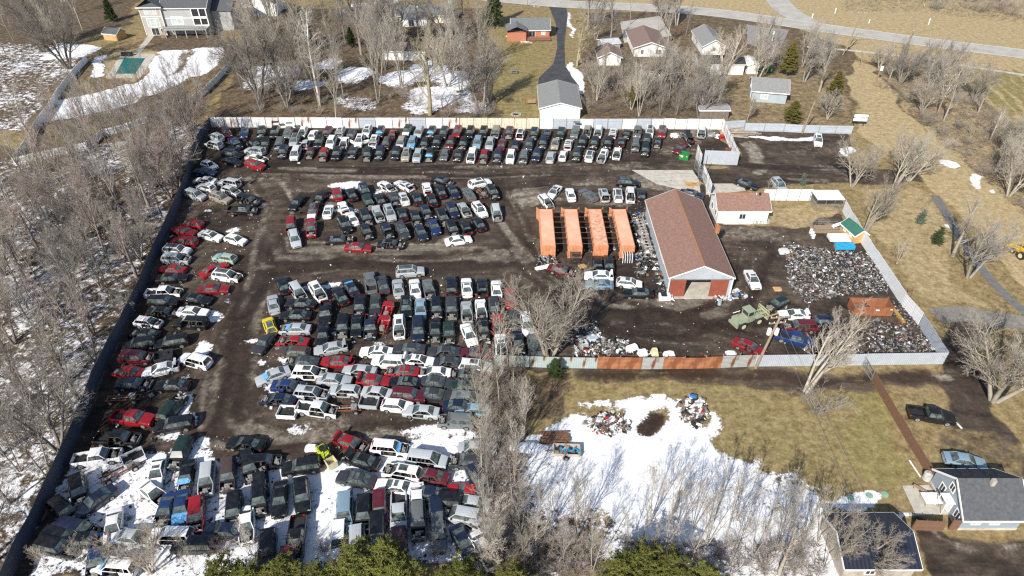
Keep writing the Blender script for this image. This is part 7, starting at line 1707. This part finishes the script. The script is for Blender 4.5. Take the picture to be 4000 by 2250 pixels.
bare_frame(*tx(1, 2, 1335, 225), R(-97), 'bright red stripped truck cab and frame in the second row', 'R')
bare_frame(*tx(1, 2, 1295, 365), R(-97), 'bright red stripped truck in front of another red one', 'R')
bare_frame(*tx(1, 2, 890, 1215), R(2), 'bare truck frame with engine between white cab and silver bed')
bare_frame(*tx(0, 2, 1240, 1110), R(5), 'bare dark truck frame beside the dark fence')
bare_frame(*tx(0, 3, 1200, 400), R(40), 'bare truck frame half in snow by the dark fence')
bare_frame(*tx(1, 1, 2262, 490), R(-60), 'bare engine and axle frame between two wrecks of the island')
bare_frame(*tx(0, 1, 2420, 690), R(10), 'black bare truck frame in the northwest jumble')
# house yards
x, y = T(3, 3, 1620, 705); pt_ = thing('patio_table', 'white topped patio table on the concrete beside the grey house', 'table', (x, y, .03))
m = MB(); m.box(-.95, .95, -.75, .75, .72, .78); m.build('top', MT['white'], pt_)
for s in (-1, 1):
    for q in (-1, 1): m = MB(); m.tube((s * .8, q * .6, 0), (s * .8, q * .6, .72), .03, n=6); m.build('leg', MT['steel'], pt_)
x, y = T(3, 3, 1530, 600); m = MB(); m.box(-.9, .9, -.2, .2, .4, .46)
for s in (-.7, .7): m.box(s - .05, s + .05, -.18, .18, 0, .4)
o = m.build('bench', MT['wood']); o.location = (x, y, .03); o.rotation_euler = (0, 0, -.8); tag(o, 'weathered bench on the patio beside the white table', 'bench')
x0, y0 = T(3, 3, 1420, 290); x1, y1 = T(3, 3, 1530, 455); m = MB(); m.tube((x0, y0, .1), (x1, y1, .1), .09, n=8); tag(m.build('pipe', MT['white']), 'long white pipe lying beside the brown board fence', 'pipe')
x, y = T(3, 3, 1592, 470); m = MB(); m.tube((0, 0, 0), (0, 0, .95), .5, n=16); m.tube((0, 0, .95), (0, 0, 1.1), .35, .1, 12); o = m.build('water_tank', mat('pale_tank', (.5, .5, .48), .5)); o.location = (x, y, 0); tag(o, 'round pale tank at the end of the brown board fence', 'tank')
for i, (X, Y) in enumerate(((825, 657), (1020, 640), (1175, 628))):
    x, y = T(3, 3, X, Y); m = MB(); m.tube((0, 0, 0), (0, 0, .06), .42, n=18); m.tube((0, 0, .06), (0, 0, .09), .3, n=14); o = m.build('septic_lid', mat('pale_green_lid_%d' % i, (.22, .38, .28), .7)); o.location = (x, y, 0); tag(o, ('western', 'middle', 'eastern')[i] + ' round pale green lid set in the lawn', 'lid', 'green lids in the lawn')
x, y = T(2, 0, 1925, 778); tp = thing('trampoline', 'round trampoline with blue rim behind the long white garage', 'trampoline', (x, y, 0))
m = MB(); m.tube((0, 0, .86), (0, 0, .89), 1.7, n=24); m.build('mat', MT['dark'], tp)
m = MB(); n = 24; m.grid([[(math.cos(2 * math.pi * k / n) * r, math.sin(2 * math.pi * k / n) * r, .91) for r in (1.65, 2.0)] for k in range(n + 1)]); m.build('rim', MT['tarp_blue'], tp)
for k in range(6): m = MB(); a = k * math.pi / 3; m.tube((math.cos(a) * 1.9, math.sin(a) * 1.9, 0), (math.cos(a) * 1.9, math.sin(a) * 1.9, .9), .04, n=6); m.build('leg', MT['steel'], tp)
x, y = T(2, 0, 190, 1050); sw = thing('garden_swing', 'brown wooden garden swing on the lawn beside the gabled garage', 'swing', (x, y, 0), .1)
m = MB(); m.box(-1.2, 1.2, -.4, .4, .5, .56); m.box(-1.2, 1.2, .36, .42, .56, 1.1); m.build('seat', MT['wood'], sw)
m = MB()
for s in (-1.4, 1.4):
    for q in (-.8, .8): m.tube((s, q, 0), (s, 0, 2.0), .06, n=6)
m.tube((-1.5, 0, 2.0), (1.5, 0, 2.0), .06, n=6); m.build('frame', MT['door_red'], sw)
for i, (c, X, Y, lab) in enumerate(((2, 40, 1155, 'stone fire ring on the green back lawn'), (2, 250, 65, 'stone edged flower bed by the driveway entrance'))):
    x, y = T(c, 0, X, Y); m = MB()
    for k in range(14): a = k * 2 * math.pi / 14; m.cbox(math.cos(a) * 1.1, math.sin(a) * .9, .12, .42, .3, .26, a)
    m.tube((0, 0, 0), (0, 0, .06), .85, n=12, m=1); o = m.build('stone_ring', [MT['stone'], MT['dark']]); o.location = (x, y, 0); tag(o, lab, 'stone ring')
x, y = T(2, 0, 20, 735); m = MB(); m.box(-1.0, 1.0, -.4, .4, .7, .76); m.box(-1.0, 1.0, -.85, -.6, .42, .47); m.box(-1.0, 1.0, .6, .85, .42, .47)
for s in (-.7, .7): m.box(s - .05, s + .05, -.8, .8, .36, .42); m.box(s - .05, s + .05, -.4, -.3, 0, .7); m.box(s - .05, s + .05, .3, .4, 0, .7)
o = m.build('picnic_table', MT['steel']); o.location = (x, y, 0); tag(o, 'grey picnic table in the tree shadow on the back lawn', 'picnic table')
x, y = T(2, 0, 1630, 600); m = MB(); m.box(-.9, .9, -.7, .7, 0, 1.6); m.box(-1.0, 1.0, -.8, .8, 1.6, 1.7); o = m.build('playhouse', mat('pale_blue_plastic', (.25, .48, .62), .5)); o.location = (x, y, 0); tag(o, 'small pale blue play hut among trees behind the mauve roofed house', 'play hut')
x, y = T(2, 0, 2555, 720); m = MB(); m.box(-1.6, 1.6, -.9, .9, .2, 1.5); m.box(-1.7, 1.7, -1.0, 1.0, 1.5, 1.58); o = m.build('green_container', MT['green']); o.location = (x, y, 0); tag(o, 'green bin behind the pale blue house', 'bin')
# snow garden trailer, boat and woodpile
x, y = T(2, 3, 550, 220); tr = thing('utility_trailer', 'open utility trailer full of junk standing in the snow', 'trailer', (x, y, 0), R(-3))
m = MB(); m.box(-1.6, 1.6, -.8, .8, .5, .58)
for a in ((-1.6, 1.6, -.84, -.78), (-1.6, 1.6, .78, .84), (-1.64, -1.58, -.8, .8), (1.58, 1.64, -.8, .8)): m.box(*a, .5, .95)
m.build('bed', MT['stone'], tr)
for s in (-1, 1): wheel_part(tr, -.1, s * .95, .32, .2)
m = MB(); m.tube((-1.6, 0, .5), (-2.7, 0, .4), .05, n=6); m.build('drawbar', MT['rusty'], tr)
m = MB()
for k in range(26): m.cbox(rg.uniform(-1.4, 1.4), rg.uniform(-.6, .6), rg.uniform(.62, .9), rg.uniform(.2, .9), rg.uniform(.1, .4), rg.uniform(.05, .3), rg.uniform(0, 3), m=k % 4)
o = m.build('junk_load', [MT['dark'], MT['steel'], MT['tarp_blue'], MT['wood']]); o.location = (x, y, 0); tag(o, 'assorted junk loaded on the trailer in the snow', 'junk')
x, y = T(2, 3, 170, 195); m = MB(); rows = []
for t in np.linspace(0, 1, 9):
    w = .95 * math.sin(math.pi * (.12 + .75 * t) if t < .6 else math.pi * (.57 + (t - .6) * 1.02)); rows.append([(-2.4 + 4.8 * t, -w, .55), (-2.4 + 4.8 * t, -w * .6, .15 + .3 * t * t), (-2.4 + 4.8 * t, w * .6, .15 + .3 * t * t), (-2.4 + 4.8 * t, w, .55), (-2.4 + 4.8 * t, w * .5, .8), (-2.4 + 4.8 * t, -w * .5, .8)])
m.grid(rows, 0, True); m.quad(*rows[0]); m.quad(*rows[-1][::-1]); o = m.build('covered_boat', mat('pale_boat_cover', (.55, .6, .66), .6)); o.location = (x, y, .2); tag(o, 'pale covered boat in the snow beside the junk trailer', 'boat')
x, y = T(2, 3, 430, 60)
for k in range(16):
    m = MB(); m.box(-1.7, 1.7, -.12, .12, 0, .1); o = m.build('plank', MT['brownfence']); o.location = (x + rg.uniform(-.3, .3), y - .8 + (k % 5) * .38, .02 + (k // 5) * .12); o.rotation_euler = (0, 0, rg.uniform(-.12, .12)); tag(o, 'dark brown plank in the low stack behind the junk trailer', 'plank', 'plank stack by the junk trailer')
# barn side: grey steel racking; hoses on the container ends
x, y = 23.6, 97.5; rk = thing('steel_racking', 'pale steel racking frames along the western barn wall', 'rack', (x, y, 0))
m = MB()
for k in range(12):
    Y = -.5 + k * 1.0
    for X in (-.5, .5): m.tube((X, Y, 0), (X, Y, 1.9), .035, n=5)
    for z in (.4, 1.1, 1.85): m.tube((-.5, Y, z), (.5, Y, z), .03, n=5)
for z in (.4, 1.1, 1.85):
    for X in (-.5, .5): m.tube((X, -.5, z), (X, 10.5, z), .03, n=5)
m.build('frame', mat('pale_rack_paint', (.5, .45, .42), .6), rk)
for (ci, n, col, nm) in ((1, 9, 'dark', 'black'), (3, 10, 'steel', 'grey and black')):
    for k in range(n):
        m = MB(); prev = None; xx = CX[ci] - .9 + k * .2
        for t in np.linspace(0, 1, 8):
            p = (xx + .12 * math.sin(3 * t), 97.0 - .25 - 1.3 * t ** 1.6, 1.5 * (1 - t ** 1.5) + .12)
            if prev: m.tube(prev, p, .07, n=6)
            prev = p
        o = m.build('bumper_trim', MT['dark'] if (k % 2 or col == 'dark') else M_J[0]); tag(o, nm + ' curved bumper skin leaning on the near end of an orange container', 'bumper skin', 'bumper skins on the %s container' % ('second' if ci == 1 else 'fourth'))
x, y = T(2, 2, 2085, 165); m = MB(); m.tube((0, 0, 0), (0, 0, .9), .3, n=14); o = m.build('drum', mat('grey_blue_drum', (.35, .42, .48), .5)); o.location = (x, y, 0); tag(o, 'pale blue grey drum near the barn door slab', 'drum')
x, y = T(2, 2, 1530, 110); m = MB(); m.box(-.9, .9, -.5, .5, 0, .9); m.box(-.6, .3, -.52, .52, .9, 1.0, 1); o = m.build('appliance', [M_J[6], MT['dark']]); o.location = (x, y, 0); tag(o, 'white boxy appliance at the corner of the barn door slab', 'appliance')
x, y = T(2, 2, 1590, 75); m = MB(); m.tube((0, 0, 0), (0, 0, .85), .3, n=14); o = m.build('barrel', M_J[4]); o.location = (x, y, .03); tag(o, 'blue barrel against the western red barn door', 'barrel')
x, y = P(2550 + 870 / 2.912, 460 + 385 / 2.912)
for k in range(3): m = MB(); m.tube((0, 0, 0), (0, 0, .9), .3, n=14); o = m.build('barrel', MT['rusty']); o.location = (x + (k - 1) * .65, y, 0); tag(o, 'rusty barrel in the corner of the small enclosure', 'barrel', 'rusty barrels in the enclosure')
x, y = P(2550 + 780 / 2.912, 460 + 235 / 2.912); m = MB(); m.cbox(0, 0, .5, 1.0, .7, .7, .5, .4); m.cbox(.1, -.6, .2, .2, 1.2, .2, .3); o = m.build('crumpled_scrap', M_J[5]); o.location = (x, y, 0); tag(o, 'bright red crumpled car scrap against the white enclosure fence', 'scrap')
